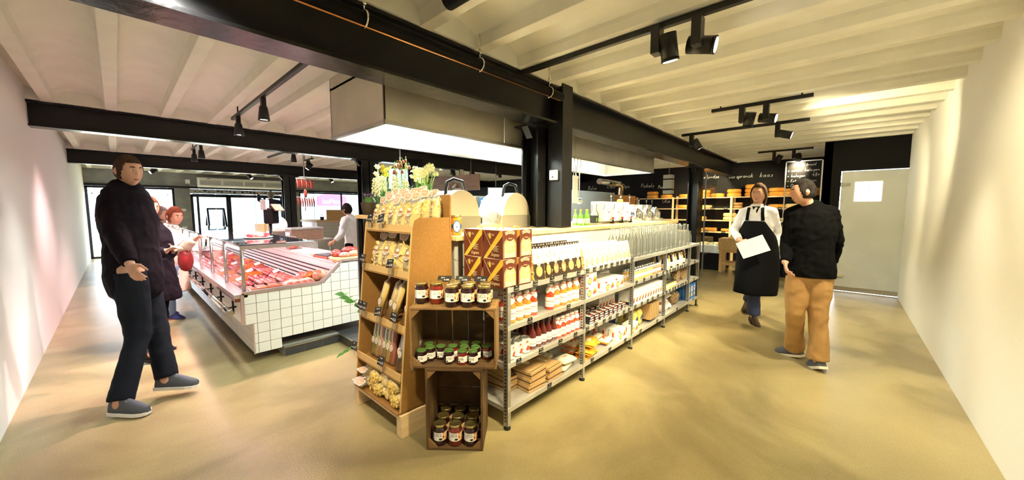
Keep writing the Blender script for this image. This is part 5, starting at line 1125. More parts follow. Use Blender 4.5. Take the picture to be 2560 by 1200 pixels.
for x in (-.2, 0, .185): MB().box(x, x + .015, -.1, .1, 0, 1.68).build('upright', 'wood_pale', t)
rb = Once(make_wine('wine', .17, .022, 'red', True, 'wine_bottle', 'bottle'))
for k in range(12): rb((WRP.x - .15 + (k % 6) * .06, WRP.y, (1.295, 1.475)[k // 6]), 0, 'red-capped wine bottle in the rack, %s on the %s board' % (ORD[k % 6], ('lower', 'upper')[k // 6]), 'wine bottles in the rack')
# ================================================================ MEAT COUNTER
mat('meat_red', (.36, .015, .022), .3, col2=(.62, .14, .14), nscale=28, coat=.5, bump=.3, bscale=40); mat('meat_pink', (.58, .10, .10), .3, col2=(.80, .34, .30), nscale=30, coat=.5, bump=.2, bscale=40); mat('meat_dark', (.16, .02, .015), .3, col2=(.30, .06, .03), nscale=20, coat=.6); mat('meat_orange', (.55, .10, .01), .35, col2=(.70, .22, .04), nscale=60, coat=.5, bump=.5, bscale=60); mat('fat', (.72, .50, .42), .35, col2=(.70, .28, .25), nscale=20, coat=.4); mat('rind', (.55, .28, .18), .4); mat('tray_black', (.015, .015, .018), .25); mat('pinkish_steel', (.62, .52, .52), .3, .7)
YE = 11.0
def meat_counter():
    t = thing('meat_counter', 'long butcher display counter with white tiled body and glass front', 'counter', (1.35, 7.5, 0)); O = Vector(t.location)
    y0, y1 = 4.15 - O.y, YE - O.y; X = lambda v: v - O.x
    prof = [(.83, .09), (1.05, .09), (1.05, .2), (1.95, .2), (1.95, .91), (1.69, .91), (1.46, .69), (.76, .69), (.76, .40), (.83, .40)]
    b = MB(); b.prism([(X(x), z) for x, z in prof], y0 + .006, y0 + .03, 'y'); b.build('end_core', 'grout', t)
    b = MB(); b.box(X(.835), X(.86), y0 + .03, y1, .09, .42).box(X(.86), X(1.95), y0 + .03, y1, .2, .40).box(X(1.93), X(1.95), y0 + .03, y1, .2, .9); b.build('body_core', 'grout_light', t)
    def inside(u, v):
        x = .83 + u - .07; z = .09 + v
        if x < .83 and z < .40: return False
        if x > 1.05 and z < .19: return False
        if z > .70 and x < 1.46 + (z - .69) * 1.02 - .02: return False
        return z < .9
    def sk_(u, v): return not inside(u, v)
    tiles(t, 'end_tile', (X(.76), y0 + .006, .09), (1, 0, 0), (0, 0, 1), 12, 8, .1, .1, 'tile', skip=lambda u, v: (.76 + u < .83 and .09 + v < .40) or (.76 + u > 1.05 and .09 + v < .19) or (.09 + v > .68 and .76 + u < 1.46 + (.09 + v - .69) * 1.05 + .04) or (.09 + v > .905))
    # tiles cut to fit under the sloping rail
    def cut(i, j):
        x0_, z0_ = .76 + .1 * i, .09 + .1 * j; q = [(x0_ + .002, z0_ + .002), (x0_ + .098, z0_ + .002), (x0_ + .098, z0_ + .098), (x0_ + .002, z0_ + .098)]; g_ = lambda p: min(.895, .665 + max(0, (p[0] - 1.46)) * .957) - p[1]; out = []
        for p, r in zip(q, q[1:] + q[:1]):
            gp, gr = g_(p), g_(r)
            if gp >= 0: out.append(p)
            if gp * gr < 0: k_ = gp / (gp - gr); out.append((p[0] + (r[0] - p[0]) * k_, p[1] + (r[1] - p[1]) * k_))
        return out
    for i in range(7, 12):
        for j in range(5, 9):
            x_, z_ = .76 + .1 * i + .05, .09 + .1 * j + .05
            if (z_ > .68 and x_ < 1.46 + (z_ - .69) * 1.05 + .04) or j == 8:
                q = cut(i, j)
                if len(q) >= 3: MB().prism([(X(a_), c_) for a_, c_ in q], y0, y0 + .006, 'y').build('cut_tile', 'tile', t)
    for k in range(3): MB().box(X(.832), X(.858), y0, y0 + .006, .092 + .1 * k, .188 + .1 * k).build('cut_tile', 'tile', t)
    tiles(t, 'side_tile', (X(.832), y1, .09), (0, -1, 0), (0, 0, 1), 22, 3, .31, .105, 'tile')
    # steel trims
    tr = [(.752, .40), (.752, .70), (1.455, .70), (1.685, .92), (1.96, .92)]
    b = MB()
    for p, q in zip(tr, tr[1:]): b.bar((X(p[0]), y0 + .012, p[1]), (X(q[0]), y0 + .012, q[1]), .045, .028)
    b.bar((X(1.955), y0 + .01, .92), (X(1.955), y0 + .01, .2), .03, .03).bar((X(.825), y0, .09), (X(.825), y0, .40), .01, .01); b.build('edge_trim', 'pinkish_steel', t)
    # well, slope of slats and rear shelf
    b = MB(); b.box(X(.80), X(1.46), y0 + .03, y1, .62, .63); b.build('display_well', 'steel_white', t)
    b = MB(); b.prism([(X(1.46), .63), (X(1.66), .865), (X(1.66), .85), (X(1.46), .60)], y0 + .03, y1, 'y'); b.build('slope_panel', 'pinkish_steel', t)
    for k in range(5):
        u = .12 + k * .15; x = 1.46 + .2 * u; z = .63 + .235 * u; MB().bar((X(x), y0 + .03, z + .006), (X(x), y1, z + .006), .012, .012).build('air_slat', 'black', t)
    MB().box(X(1.66), X(1.95), y0 + .03, y1, .865, .88).build('rear_shelf', 'pinkish_steel', t, bevel=.004)
    MB().box(X(.69), X(.80), y0, y1, .655, .695).build('front_ledge', 'pinkish_steel', t, bevel=.004); MB().box(X(.70), X(.76), y0 + .02, y1, .62, .655).build('ledge_bumper', 'meat_dark', t)
    MB().box(X(.745), X(.76), y0, y1, .40, .655).build('front_panel', 'white', t)
    # posts and glass
    ys = [4.17, 4.98, 5.83, 6.75, 7.7, 8.6, 9.5]
    for y in ys: MB().tube([(X(.775), y - O.y, .69), (X(.775), y - O.y, 1.15)], .016, 12).build('glass_post', 'steel', t)
    for a, c in zip(ys, ys[1:]): MB().box(X(.772), X(.778), a - O.y + .02, c - O.y - .02, .70, 1.13).build('front_glass', 'pane', t)
    MB().box(X(.76), X(1.40), y0 + .01, 9.5 - O.y, 1.15, 1.16).build('top_glass', mat('glass_black', (.05, .05, .06), .04, coat=1), t, bevel=.002)
    MB().box(X(.76), X(1.42), y0 + .0, y0 + .03, 1.115, 1.15).box(X(1.40), X(1.42), y0 + .01, 9.5 - O.y, 1.12, 1.155).build('top_frame', 'pinkish_steel', t)
    MB().tube([(X(.79), y0 + .1, 1.11), (X(.79), 9.3 - O.y, 1.11)], .012, 8).build('strip_lamp', mat('pink_tube', (1, .6, .65), .4, emit=6), t)
    # bag rail with hooks
    MB().tube([(X(.655), y0 + .02, .53), (X(.655), 9.6 - O.y, .53)], .024, 14).build('bag_rail', 'chrome', t); MB().tube([(X(.655), y0 - .01, .53), (X(.655), y0 + .05, .53)], .028, 14).build('rail_cap', 'steel', t)
    for k in range(8):
        y = y0 + .25 + k * .62; MB().tube([(X(.655), y, .53), (X(.75), y, .53)], .009, 8).tube([(X(.72), y, .46), (X(.72), y, .60)], .009, 8).build('bag_hook', 'black', t); MB().tube([(X(.655), y - .03, .53), (X(.655), y + .03, .53)], .027, 12).build('rail_joint', 'steel', t)
    MB().tube([(X(1.97), y0 - .0, .90), (X(1.97), y1, .90)], .02, 10).build('rear_rail', 'steel', t)
meat_counter()
area('meat_case_lamp', (.84, 6.4, 1.10), (.03, 4.2), 12, (1, .60, .62), (0, math.radians(-35), 0))
def lump(name, label, mn, c, r, seed, cat='meat', group=None, extra=None, rz=0):
    t = thing(name, label, cat, c, rz, group); b = MB(); b.blob((0, 0, r[2] * .8), r, 14, 9, .10, seed); b.build('meat', mn, t)
    if extra:
        b = MB(); b.blob((-r[0] * .15, -r[1] * .25, r[2] * .9), (r[0] * .8, r[1] * .62, r[2] * .85), 12, 8, .08, seed + 1); b.build('fat_cap', extra, t)
    return t
BZ = .631; rnd = random.Random(11)
kinds = [('meat_tray', 'meat_red', 'dark red meat slices'), ('meat_tray', 'meat_pink', 'pale pink cutlets'), ('meat_tray', 'meat_orange', 'orange marinated skewers'), ('meat_tray', 'meat_pink', 'rosy ham slices'), ('meat_tray', 'meat_red', 'minced and marbled meat')]
def tray(c, k, i, j, w=.2, d=.27):
    nm, mn, ds = kinds[k]; t = thing('meat_tray', 'tray of %s, %s from the near end, %s column' % (ds, ORD[i], ('customer side', 'middle', 'rear')[j]), 'meat tray', c, group='meat trays in the display')
    MB().box(-w / 2, w / 2, -d / 2, d / 2, 0, .012).build('tray', 'tray_black', t, bevel=.004); q = random.Random(i * 7 + j)
    for m_ in range(9):
        b = MB(); x = (m_ % 3 - 1) * w * .28; y = (m_ // 3 - 1) * d * .29
        if mn == 'meat_orange' : b.tube([(x - .03, y - .02, .03), (x + .03, y + .02, .035)], [.02, .022], 8, dome=True)
        else: b.blob((x, y, .026), (w * .19, d * .19, .024), 9, 5, .22, q.random())
        b.build('meat_piece', mn, t)
    if (i + j) % 2: b = MB(); leaves(b, (w * .4, d * .4, .01), 10, .05, .05, q, .01); b.build('herb', 'leaf_light', t)
    if (i + j) % 3 == 0: MB().t(frame((-.02, .02, .085), (1, .2, 0), (-.3, -.6, .7))).box(-.035, .035, -.022, .022, 0, .002).build('price_label', 'paper', t); 
for i in range(15):
    for j in range(3):
        y = 4.95 + i * .30
        if i >= 15: continue
        tray((.91 + j * .215, y, BZ), (i * 2 + j * 3 + i // 3) % 5, i, j)
# near end display
for k, (x, y, L, dx) in enumerate([(1.02, 4.27, .30, .02), (1.00, 4.37, .30, .02)]):
    t = thing('pate_loaf', 'long glossy brown pate loaf along the near glass edge, %s' % ('front', 'behind')[k], 'pate', (x, y, BZ), .04, 'pate loaves'); MB().box(-L / 2, L / 2, -.04, .04, 0, .06).build('loaf', 'meat_dark', t, bevel=.012); MB().box(-L / 2 + .01, L / 2 - .01, -.03, .03, .059, .066).build('glaze', 'meat_orange' if k else 'meat_dark', t, bevel=.004); MB().box(-L / 2 - .004, -L / 2, -.04, .04, 0, .06).build('cut_face', 'meat_red', t)
for k, (x, y) in enumerate([(1.20, 4.29), (1.27, 4.29), (1.34, 4.30), (1.40, 4.32)]):
    t = thing('sausage_roll', 'pale sausage roll upright at the front corner of the display, %s from the left' % ORD[k], 'sausage', (x, y, BZ), 0, 'pale sausage rolls'); MB().tube([(0, -.02, .05), (.0, .1, .05)], [.05, .05], 18, dome=False).build('sausage', 'fat', t); MB().tube([(0, -.024, .05), (0, -.021, .05)], .044, 16).build('cut_face', 'meat_pink', t)
    b = MB(); [b.tube([(.051 * math.cos(a), yy, .05 + .051 * math.sin(a)) for a in [i * PI / 6 for i in range(13)]], .002, 4) for yy in (.0, .03, .06, .09)]; b.build('string', 'label', t)
for k, (x, y, mn, r) in enumerate([(1.32, 4.50, 'meat_pink', (.075, .06, .06)), (1.42, 4.44, 'meat_pink', (.05, .05, .05)), (1.47, 4.56, 'meat_orange', (.07, .06, .07)), (1.41, 4.62, 'meat_pink', (.06, .08, .08)), (1.52, 4.36, 'rind', (.07, .12, .07))]):
    lump('ham_piece', 'cut ham joint near the display end, %s' % ['left, showing its pink face', 'small one in front', 'smoked orange one on top', 'rear one by the slats', 'large rolled one against the sloping rail'][k], mn, (x, y, BZ + (.02 if k == 2 else 0) + (.06 if k == 4 else 0)), r, k, 'ham', 'ham joints', 'meat_pink')
t = thing('parsley_bunch', 'dark green parsley sprig beside the rolled ham', 'herbs', (1.46, 4.33, BZ + .03)); b = MB(); leaves(b, (0, 0, 0), 60, .07, .07, random.Random(3), .006, .03); b.build('leaves', 'leaf', t); MB().tube([(0, 0, -.03), (0, 0, .03)], .006, 6).build('stems', 'leaf_light', t)
for k in range(4):
    t = thing('sliced_meat_tray', 'tray of thin sliced cold meat behind the pate loaves, %s from the left' % ORD[k], 'meat tray', (.90 + k * .12, 4.60, BZ), 0, 'sliced meat trays'); MB().box(-.052, .052, -.15, .15, 0, .012).build('tray', 'tray_black', t)
    for q in range(7): MB().t(Matrix.Translation((0, -.12 + q * .04, .016)) @ Euler((.25, 0, 0)).to_matrix().to_4x4()).box(-.045, .045, -.03, .03, 0, .006).build('slice', ('fat', 'meat_pink')[(q + k) % 2], t)
# on top of the counter
def plate_meat(c, label, n, seed):
    t = thing('meat_plate', label, 'meat plate', c); MB().lathe([(0, 0), (.13, 0), (.15, .012), (.145, .014), (.125, .005), (0, .005)], 24, sx=1.0, sy=1.3).build('plate', 'white', t); q = random.Random(seed)
    for k in range(n): a = 2 * PI * k / n; b = MB(); b.blob((.06 * math.cos(a), .09 * math.sin(a), .032), (.06, .045, .028), 9, 6, .15, k); b.build('sausage', ('meat_red', 'meat_pink')[k % 2], t)
plate_meat((1.10, 5.05, 1.162), 'oval heap of pink sausages lying on the black glass top', 7, 1)
t = thing('wooden_board', 'thick wooden chopping board on the near corner of the meat counter', 'cutting board', (1.80, 4.28, .905 - .02 + .0)); MB().box(-.16, .16, -.13, .13, .035, .06).build('board', 'wood_top', t, bevel=.004); MB().box(-.13, .13, -.1, .1, 0, .035).build('foot', 'wood_top', t)
for k, (x, y, z, r, mn, ex, rz) in enumerate([(1.70, 4.34, .945, (.06, .07, .045), 'meat_red', 'meat_dark', 0), (1.76, 4.24, .945, (.07, .045, .032), 'meat_pink', 'fat', .2), (1.87, 4.24, .945, (.075, .05, .038), 'rind', 'fat', .1), (1.84, 4.33, .99, (.09, .05, .035), 'meat_red', None, .3), (1.90, 4.30, .965, (.05, .06, .045), 'meat_dark', 'meat_red', 0)]):
    lump('dried_ham', 'piece of cured meat on the chopping board, %s' % ['left with a dark face', 'front left', 'front right with pale fat', 'topmost', 'right rear'][k], mn, (x, y, z), r, 20 + k, 'meat', 'cured meats on the board', ex, rz)
for k, (x, y) in enumerate([(1.78, 5.5), (1.80, 4.85)]):
    t = thing('paper_stack', ('pile of pink wrapping paper lying on the rear shelf of the counter', 'small dark folded tray beside the chopping board')[k], ('paper', 'tray')[k], (x, y, .88), .1); MB().box(-.11, .11, -.3 + .12 * k, .3 - .12 * k, 0, .03).build('stack', ('fat', 'meat_dark')[k], t, bevel=.006); MB().box(-.10, .12, -.28 + .12 * k, .27 - .12 * k, .03, .04).build('top_sheet', ('label', 'tray_black')[k], t)
# scale, packer, boxes behind the counter
def machine(name, label, cat, p, parts, rz=0):
    t = thing(name, label, cat, p, rz)
    for nm, mn, bx_, bv in parts: MB().box(*bx_).build(nm, mn, t, bevel=bv)
    return t
p = W(660, 560, 7.2)
t = thing('weighing_scale', 'butcher scale on a post with white display above the glass top', 'scale', (max(p.x, 2.08), p.y, 0), -.9)
MB().tube([(0, 0, 0), (0, 0, 1.25)], .03, 10).build('post', 'tray_black', t); MB().box(-.07, .13, -.1, .1, 1.20, 1.52).build('body', 'tray_black', t, bevel=.03); MB().box(-.10, .02, -.12, -.02, 1.48, 1.68).build('customer_display', 'steel_white', t, bevel=.01); b = MB(); b.t(frame((.16, 0, 1.52), (0, 1, 0), (.75, 0, .6))).box(-.13, .13, -.08, .08, 0, .02); b.t(); b.build('operator_screen', 'wood_sign', t)
t2 = thing('counter_back_table', 'work table with steel top behind the meat counter', 'table', (2.6, 9.4, 0)); MB().box(-.45, .45, -1.6, 1.6, .84, .88).build('top', 'steel', t2)
for x in (-.4, .4):
    for y in (-1.5, 1.5): MB().box(x - .02, x + .02, y - .02, y + .02, 0, .84).build('leg', 'steel', t2)
machine('vacuum_packer', 'grey packing machine with dark lid behind the scale', 'machine', (2.6, 8.2, .88), [('body', 'wood_sign', (-.3, .3, -.2, .2, 0, .2), .01), ('lid', 'galv', (-.3, .3, -.2, .2, .2, .24), .01), ('front', 'steel', (-.31, -.3, -.15, .15, .03, .15), 0)])
machine('cardboard_carton', 'small brown carton on the table behind the glass top', 'box', (2.4, 10.4, .88), [('carton', 'wood_pale', (-.15, .15, -.15, .15, 0, .26), .003), ('tape', 'card_edge', (-.02, .02, -.151, .151, 0, .262), 0)])
machine('cardboard_carton', 'low wooden case with knives beside the scale', 'box', (2.75, 9.6, .88), [('carton', 'wood_sign', (-.25, .25, -.15, .15, 0, .12), .003), ('top_tray', 'tray_black', (-.2, .2, -.12, .12, .12, .16), .003)])
t = thing('slicer_dome', 'cream rounded slicer hood behind the glass top', 'slicer', (2.35, 9.0, .88)); MB().blob((0, 0, .26), (.17, .16, .2), 16, 10).build('hood', 'white', t); MB().box(-.2, .2, -.15, .15, 0, .15).build('base', 'steel', t, bevel=.01)
t = thing('bag_of_meat', 'clear bag of red meat on the shelf behind the scale', 'bag', (2.02, 6.3, .88)); MB().blob((0, 0, .09), (.11, .12, .1), 10, 7, .15, 2).build('bag', 'film', t); MB().blob((0, -.02, .06), (.07, .08, .055), 10, 7, .2, 3).build('meat', 'sauce_red', t); t.location = (1.82, 6.3, .88)
# sausages hanging by the column
def sausages(x, y, z, n, label, rows=1):
    t = thing('hanging_sausages', label, 'sausages', (x, y, z)); MB().tube([(-.17, 0, .1), (.17, 0, .1)], .008, 6).build('rack_bar', 'galv', t)
    for k in range(n): xx = -.15 + .30 * k / (n - 1); MB().tube([(xx, 0, .09), (xx, 0, .06), (xx + .01, -.01, 0), (xx + .012, 0, -.09)], [.004, .013, .016, .010], 8, dome=True).build('sausage', ('meat_dark', 'sauce_dark')[k % 2], t)
p = W(762, 455, 7.5); sausages(p.x, p.y, 2.02, 8, 'upper row of dark dried sausages hanging beside the far column'); sausages(p.x, p.y, 1.64, 8, 'lower row of reddish sausages hanging beside the far column')
t = thing('sausage_rod', 'steel rod from the ceiling carrying the hanging sausages', 'rod', (p.x, p.y + .03, 1.3)); MB().tube([(0, 0, 0.15), (0, 0, 1.56)], .010, 8).build('rod', 'galv', t); MB().blob((0, -.04, .52), (.035, .03, .09), 8, 6).build('salami', 'meat_dark', t)
# tiled service counter with wood top, butcher's side
t = thing('tiled_service_counter', 'white tiled service counter in the background by the sausages', 'counter', (4.3, 11.2, 0)); MB().box(-.5, .5, -.3, .9, 0, 1.12).build('core', 'grout_light', t)
tiles(t, 'tile', (-.5, -.306, .02), (1, 0, 0), (0, 0, 1), 5, 11, .2, .1, 'tile'); tiles(t, 'side_tile', (-.506, .9, .02), (0, -1, 0), (0, 0, 1), 6, 11, .2, .1, 'tile'); MB().box(-.55, .55, -.35, .95, 1.12, 1.17).build('top', 'wood_pale', t, bevel=.004)
machine('bread_board', 'arched wooden board on the tiled service counter', 'board', (4.5, 11.3, 1.17), [('board', 'wood_top', (-.3, .3, 0, .03, 0, .3), .02), ('foot', 'wood_top', (-.2, .2, -.05, .08, 0, .02), .002)])
machine('drawer_cabinet', 'brown wooden drawer cabinet with pale top behind the butcher', 'cabinet', (6.0, 11.6, 0), [('body', 'wood_sign', (-1.0, .8, 0, .5, 0, .92), .003), ('top', 'white', (-1.02, .82, -.03, .52, .92, .95), .003), ('drawer', 'wood_top', (-.95, -.1, -.02, 0, .55, .86), .003), ('drawer', 'wood_top', (-.05, .75, -.02, 0, .55, .86), .003)])
flower_pot('herb_pot', 'small green herb pot at the corner of the tiled service counter', (4.0, 11.1, 1.17), 'pansy', 9, 4)
# air curtain above the entrance
t = thing('air_curtain', 'long white air curtain unit over the entrance doors', 'air curtain', (3.25, 16.2, 2.28)); b = MB(); b.prism([(-.14, 0), (.2, -.04), (.25, .0), (.25, .30), (-.08, .28), (-.14, .22)], -1.32, 1.25, 'x'); b.build('housing', 'white', t, bevel=.01)
for k in range(4): MB().t(frame((-1.0 + k * .62, -.148, .11), (1, 0, 0), (0, -1, -.0))).box(-.28, .28, -.075, .075, 0, .004).build('grille', 'galv', t)
b = MB(); b.box(-1.1, -1.0, -.15, -.14, .235, .25).box(1.1, 1.2, -.15, -.14, .22, .25); b.build('indicator', 'ink', t)
t = thing('wall_socket', 'white switch box with cable on the lintel left of the air curtain', 'socket', (1.7, 16.48, 2.42)); MB().box(-.06, .06, 0, .02, -.07, .07).build('box', 'white', t, bevel=.005); MB().tube([(.02, 0, -.07), (.05, -.02, -.12), (.2, -.02, -.15)], .008, 6).build('cable', 'white', t)
t = thing('pavement_sign', 'dark framed A-board standing outside the entrance', 'sign', (2.2, 15.2, 0), .2)
for s in (-1, 1): MB().bar((s * .26, -.28, 0), (s * .22, 0, 1.5), .05).bar((s * .26, .28, 0), (s * .22, 0, 1.5), .05).build('leg', 'black', t)
MB().bar((-.24, 0, 1.5), (.24, 0, 1.5), .05).build('top_bar', 'black', t)
# ================================================================ CHEESE CORNER
mat('cheese', (.72, .30, .03), .3, col2=(.78, .38, .06), nscale=6, coat=.6); mat('cheese_pale', (.85, .62, .28), .4, coat=.4); mat('cheese_old', (.35, .20, .07), .6)
t = thing('cheese_shelves', 'pale wooden cheese shelves on the black back wall', 'shelves', (10.92, 2.6, 0)); LVC = [.89, 1.20, 1.51, 1.81]
for z in LVC: MB().box(-.19, .17, -2.1, 3.2, z - .025, z).build('shelf', 'wood_pale', t)
for y in (-2.0, -.45, 1.0, 2.2, 3.15): MB().box(.14, .17, y - .03, y + .03, .0, 1.86).build('upright', 'wood_pale', t); MB().box(-.21, -.19, y - .025, y + .025, .0, 1.83).build('upright', 'wood_pale', t)
def make_cheese(mn):
    def f():
        t = thing('cheese_round', 'x', 'cheese'); r, h = .165, .10; MB().lathe([(0, 0), (r * .8, 0), (r * .94, .012), (r, h * .5), (r * .94, h - .012), (r * .8, h), (0, h)], 22).build('rind', mn, t)
        if mn == 'cheese': MB().lathe([(r * .97, h * .42), (r * 1.004, h * .5), (r * .97, h * .58)], 10, a0=PI - .5, a1=PI + .5).build('stamp', 'tagbrown', t)
        return t
    return f
cw, cp, co = Once(make_cheese('cheese')), Once(make_cheese('cheese_pale')), Once(make_cheese('cheese_old'))
def cheese_at(px, lv, n, mk=None, s=1, desc=''):
    p = onx(px, 520, 10.88); mk = mk or cw
    for k in range(n): mk((10.90, p.y, LVC[lv] + k * .101 * s), .1 * k, '%s cheese wheel, %s in its stack, %s shelf, %s' % ({cw: 'orange', cp: 'pale yellow', co: 'brown old'}[mk], ('lowest', 'second', 'third', 'fourth')[k], ('lowest', 'third', 'second', 'top')[lv], desc), 'cheese wheels', scale=s)
for px, lv, n, mk, s, d in [(1711, 3, 1, cw, 1, 'left of the slim column'), (1758, 3, 2, cw, 1, 'just right of the slim column'), (1792, 3, 1, cw, 1, 'single one left of the apron man'), (1833, 3, 2, cw, 1, 'nearest left of the apron man'), (1878, 3, 3, cw, 1, 'behind the apron man'), (1938, 3, 2, cw, 1, 'right of the apron man'), (1972, 3, 2, cw, 1, 'behind the chalkboard edge'), (2043, 3, 2, cw, 1, 'right of the dark-haired customer'), (2018, 3, 2, cw, 1, 'hidden by the dark-haired customer'),
    (1708, 2, 1, cw, 1, 'left of the slim column'), (1765, 2, 1, cp, .9, 'white one right of the column'), (1842, 2, 2, co, .75, 'old one by the apron man'), (1940, 2, 1, cw, 1, 'right of the apron man'), (1985, 2, 1, cp, 1.1, 'bright one beside the customer face'), (1752, 1, 1, cw, .95, 'right of the column'), (1825, 1, 2, cp, .95, 'left of the apron man'), (1942, 1, 1, cp, .8, 'right of the apron man'), (1750, 0, 1, cw, .8, 'by the column'), (1777, 0, 1, cw, 1.05, 'left of the apron man'), (1820, 0, 1, cw, .9, 'beside the butcher block'), (1965, 0, 2, cw, .7, 'right, beside the glass panel'),
    (1630, 3, 2, cw, 1, 'behind the dispensers'), (1665, 3, 1, cw, 1, 'behind the dispenser sign')]: cheese_at(px, lv, n, mk, s, d)
cardt = []
for k, (px, lv) in enumerate([(1782, 2), (1815, 2), (1770, 0), (1812, 0), (1950, 2), (1925, 1)]):
    p = onx(px, 520, 10.76); t = thing('cheese_card', 'tiny black name card on the cheese shelf edge, %s' % ORD[k], 'name card', (10.727, p.y, LVC[lv] - .01)); MB().box(-.004, 0, -.045, .045, -.02, .04).build('card', 'ink', t); MB().box(-.006, -.004, -.03, .03, .005, .012).build('writing', 'label', t)
# chilled cheese case below
t = thing('cheese_case', 'white chilled cheese case full of cut cheeses in front of the shelves', 'chilled case', (10.1, 2.45, 0)); MB().box(-.3, .45, -.35, 1.6, 0, .42).build('base', 'black_matt', t); MB().box(-.35, .45, -.35, 1.6, .42, .62).build('trough', 'steel_white', t, bevel=.02)
for s in (-.35, .62): MB().box(-.34, .4, s, s + .01, .62, .95).build('glass_end', 'pane', t) if False else None
t2_ = thing('cheese_case', 'white chilled cheese case right of the apron man', 'chilled case', (10.1, .95, 0)); MB().box(-.3, .45, -.45, .5, 0, .42).build('base', 'black_matt', t2_); MB().box(-.35, .45, -.45, .5, .42, .62).build('trough', 'steel_white', t2_, bevel=.02)
mat('cut_cheese', (.86, .76, .45), .5, col2=(.85, .62, .25), nscale=8)
def make_cut():
    t = thing('cut_cheese', 'x', 'cheese'); MB().prism([(-.06, 0), (.06, -.02), (.07, .05), (-.05, .06)], 0, .05, 'z').build('wedge', 'cut_cheese', t, bevel=.005); MB().t(Matrix.Translation((0, 0, .05))).box(-.02, .03, .0, .03, 0, .002).build('sticker', 'label', t); return t
cc = Once(make_cut); q = random.Random(2)
for i in range(26):
    y0_ = (2.2, 3.9) if i < 16 else (.6, 1.35); k = i if i < 16 else i - 16; n_ = 16 if i < 16 else 10
    cc((9.85 + .2 * (k % 2) + .0, y0_[0] + (y0_[1] - y0_[0]) * k / n_, .62 + .0), q.uniform(0, 6), 'wrapped cheese wedge in the case %s, %s along, %s row' % ('beside the butcher block' if i < 16 else 'beyond the apron man', ORD[k // 2], ('front', 'back')[k % 2]), 'wrapped cheese wedges')
# butcher block
t = thing('butcher_block', 'wooden butcher block on a sturdy frame left of the apron man', 'butcher block', (9.62, 1.84, 0)); MB().box(-.22, .25, -.30, .27, .56, .82).build('block', 'wood_top', t, bevel=.01)
for x in (-.16, .18):
    for y in (-.24, .21): l = MB().box(x - .035, x + .035, y - .035, y + .035, .03, .56).build('leg', 'wood_top', t); MB().box(x - .03, x + .03, y - .03, y + .03, 0, .03).build('foot', 'galv', l)
for x in (-.16, .18): MB().box(x - .02, x + .02, -.24, .21, .2, .27).build('stretcher', 'wood_top', t)
MB().box(-.16, .18, -.02, .02, .2, .27).build('stretcher', 'wood_top', t); MB().box(-.2, .22, -.28, .25, .5, .56).build('apron_rail', 'wood_top', t)
t = thing('cheese_offcuts', 'small heap of cheese cubes on the butcher block', 'cheese', (9.55, 1.9, .82))
for k in range(7): MB().box(-.03 + .03 * (k % 3), 0.0 + .03 * (k % 3), -.05 + .03 * (k // 3), -.02 + .03 * (k // 3), .0, .03).build('cube', 'cut_cheese', t)
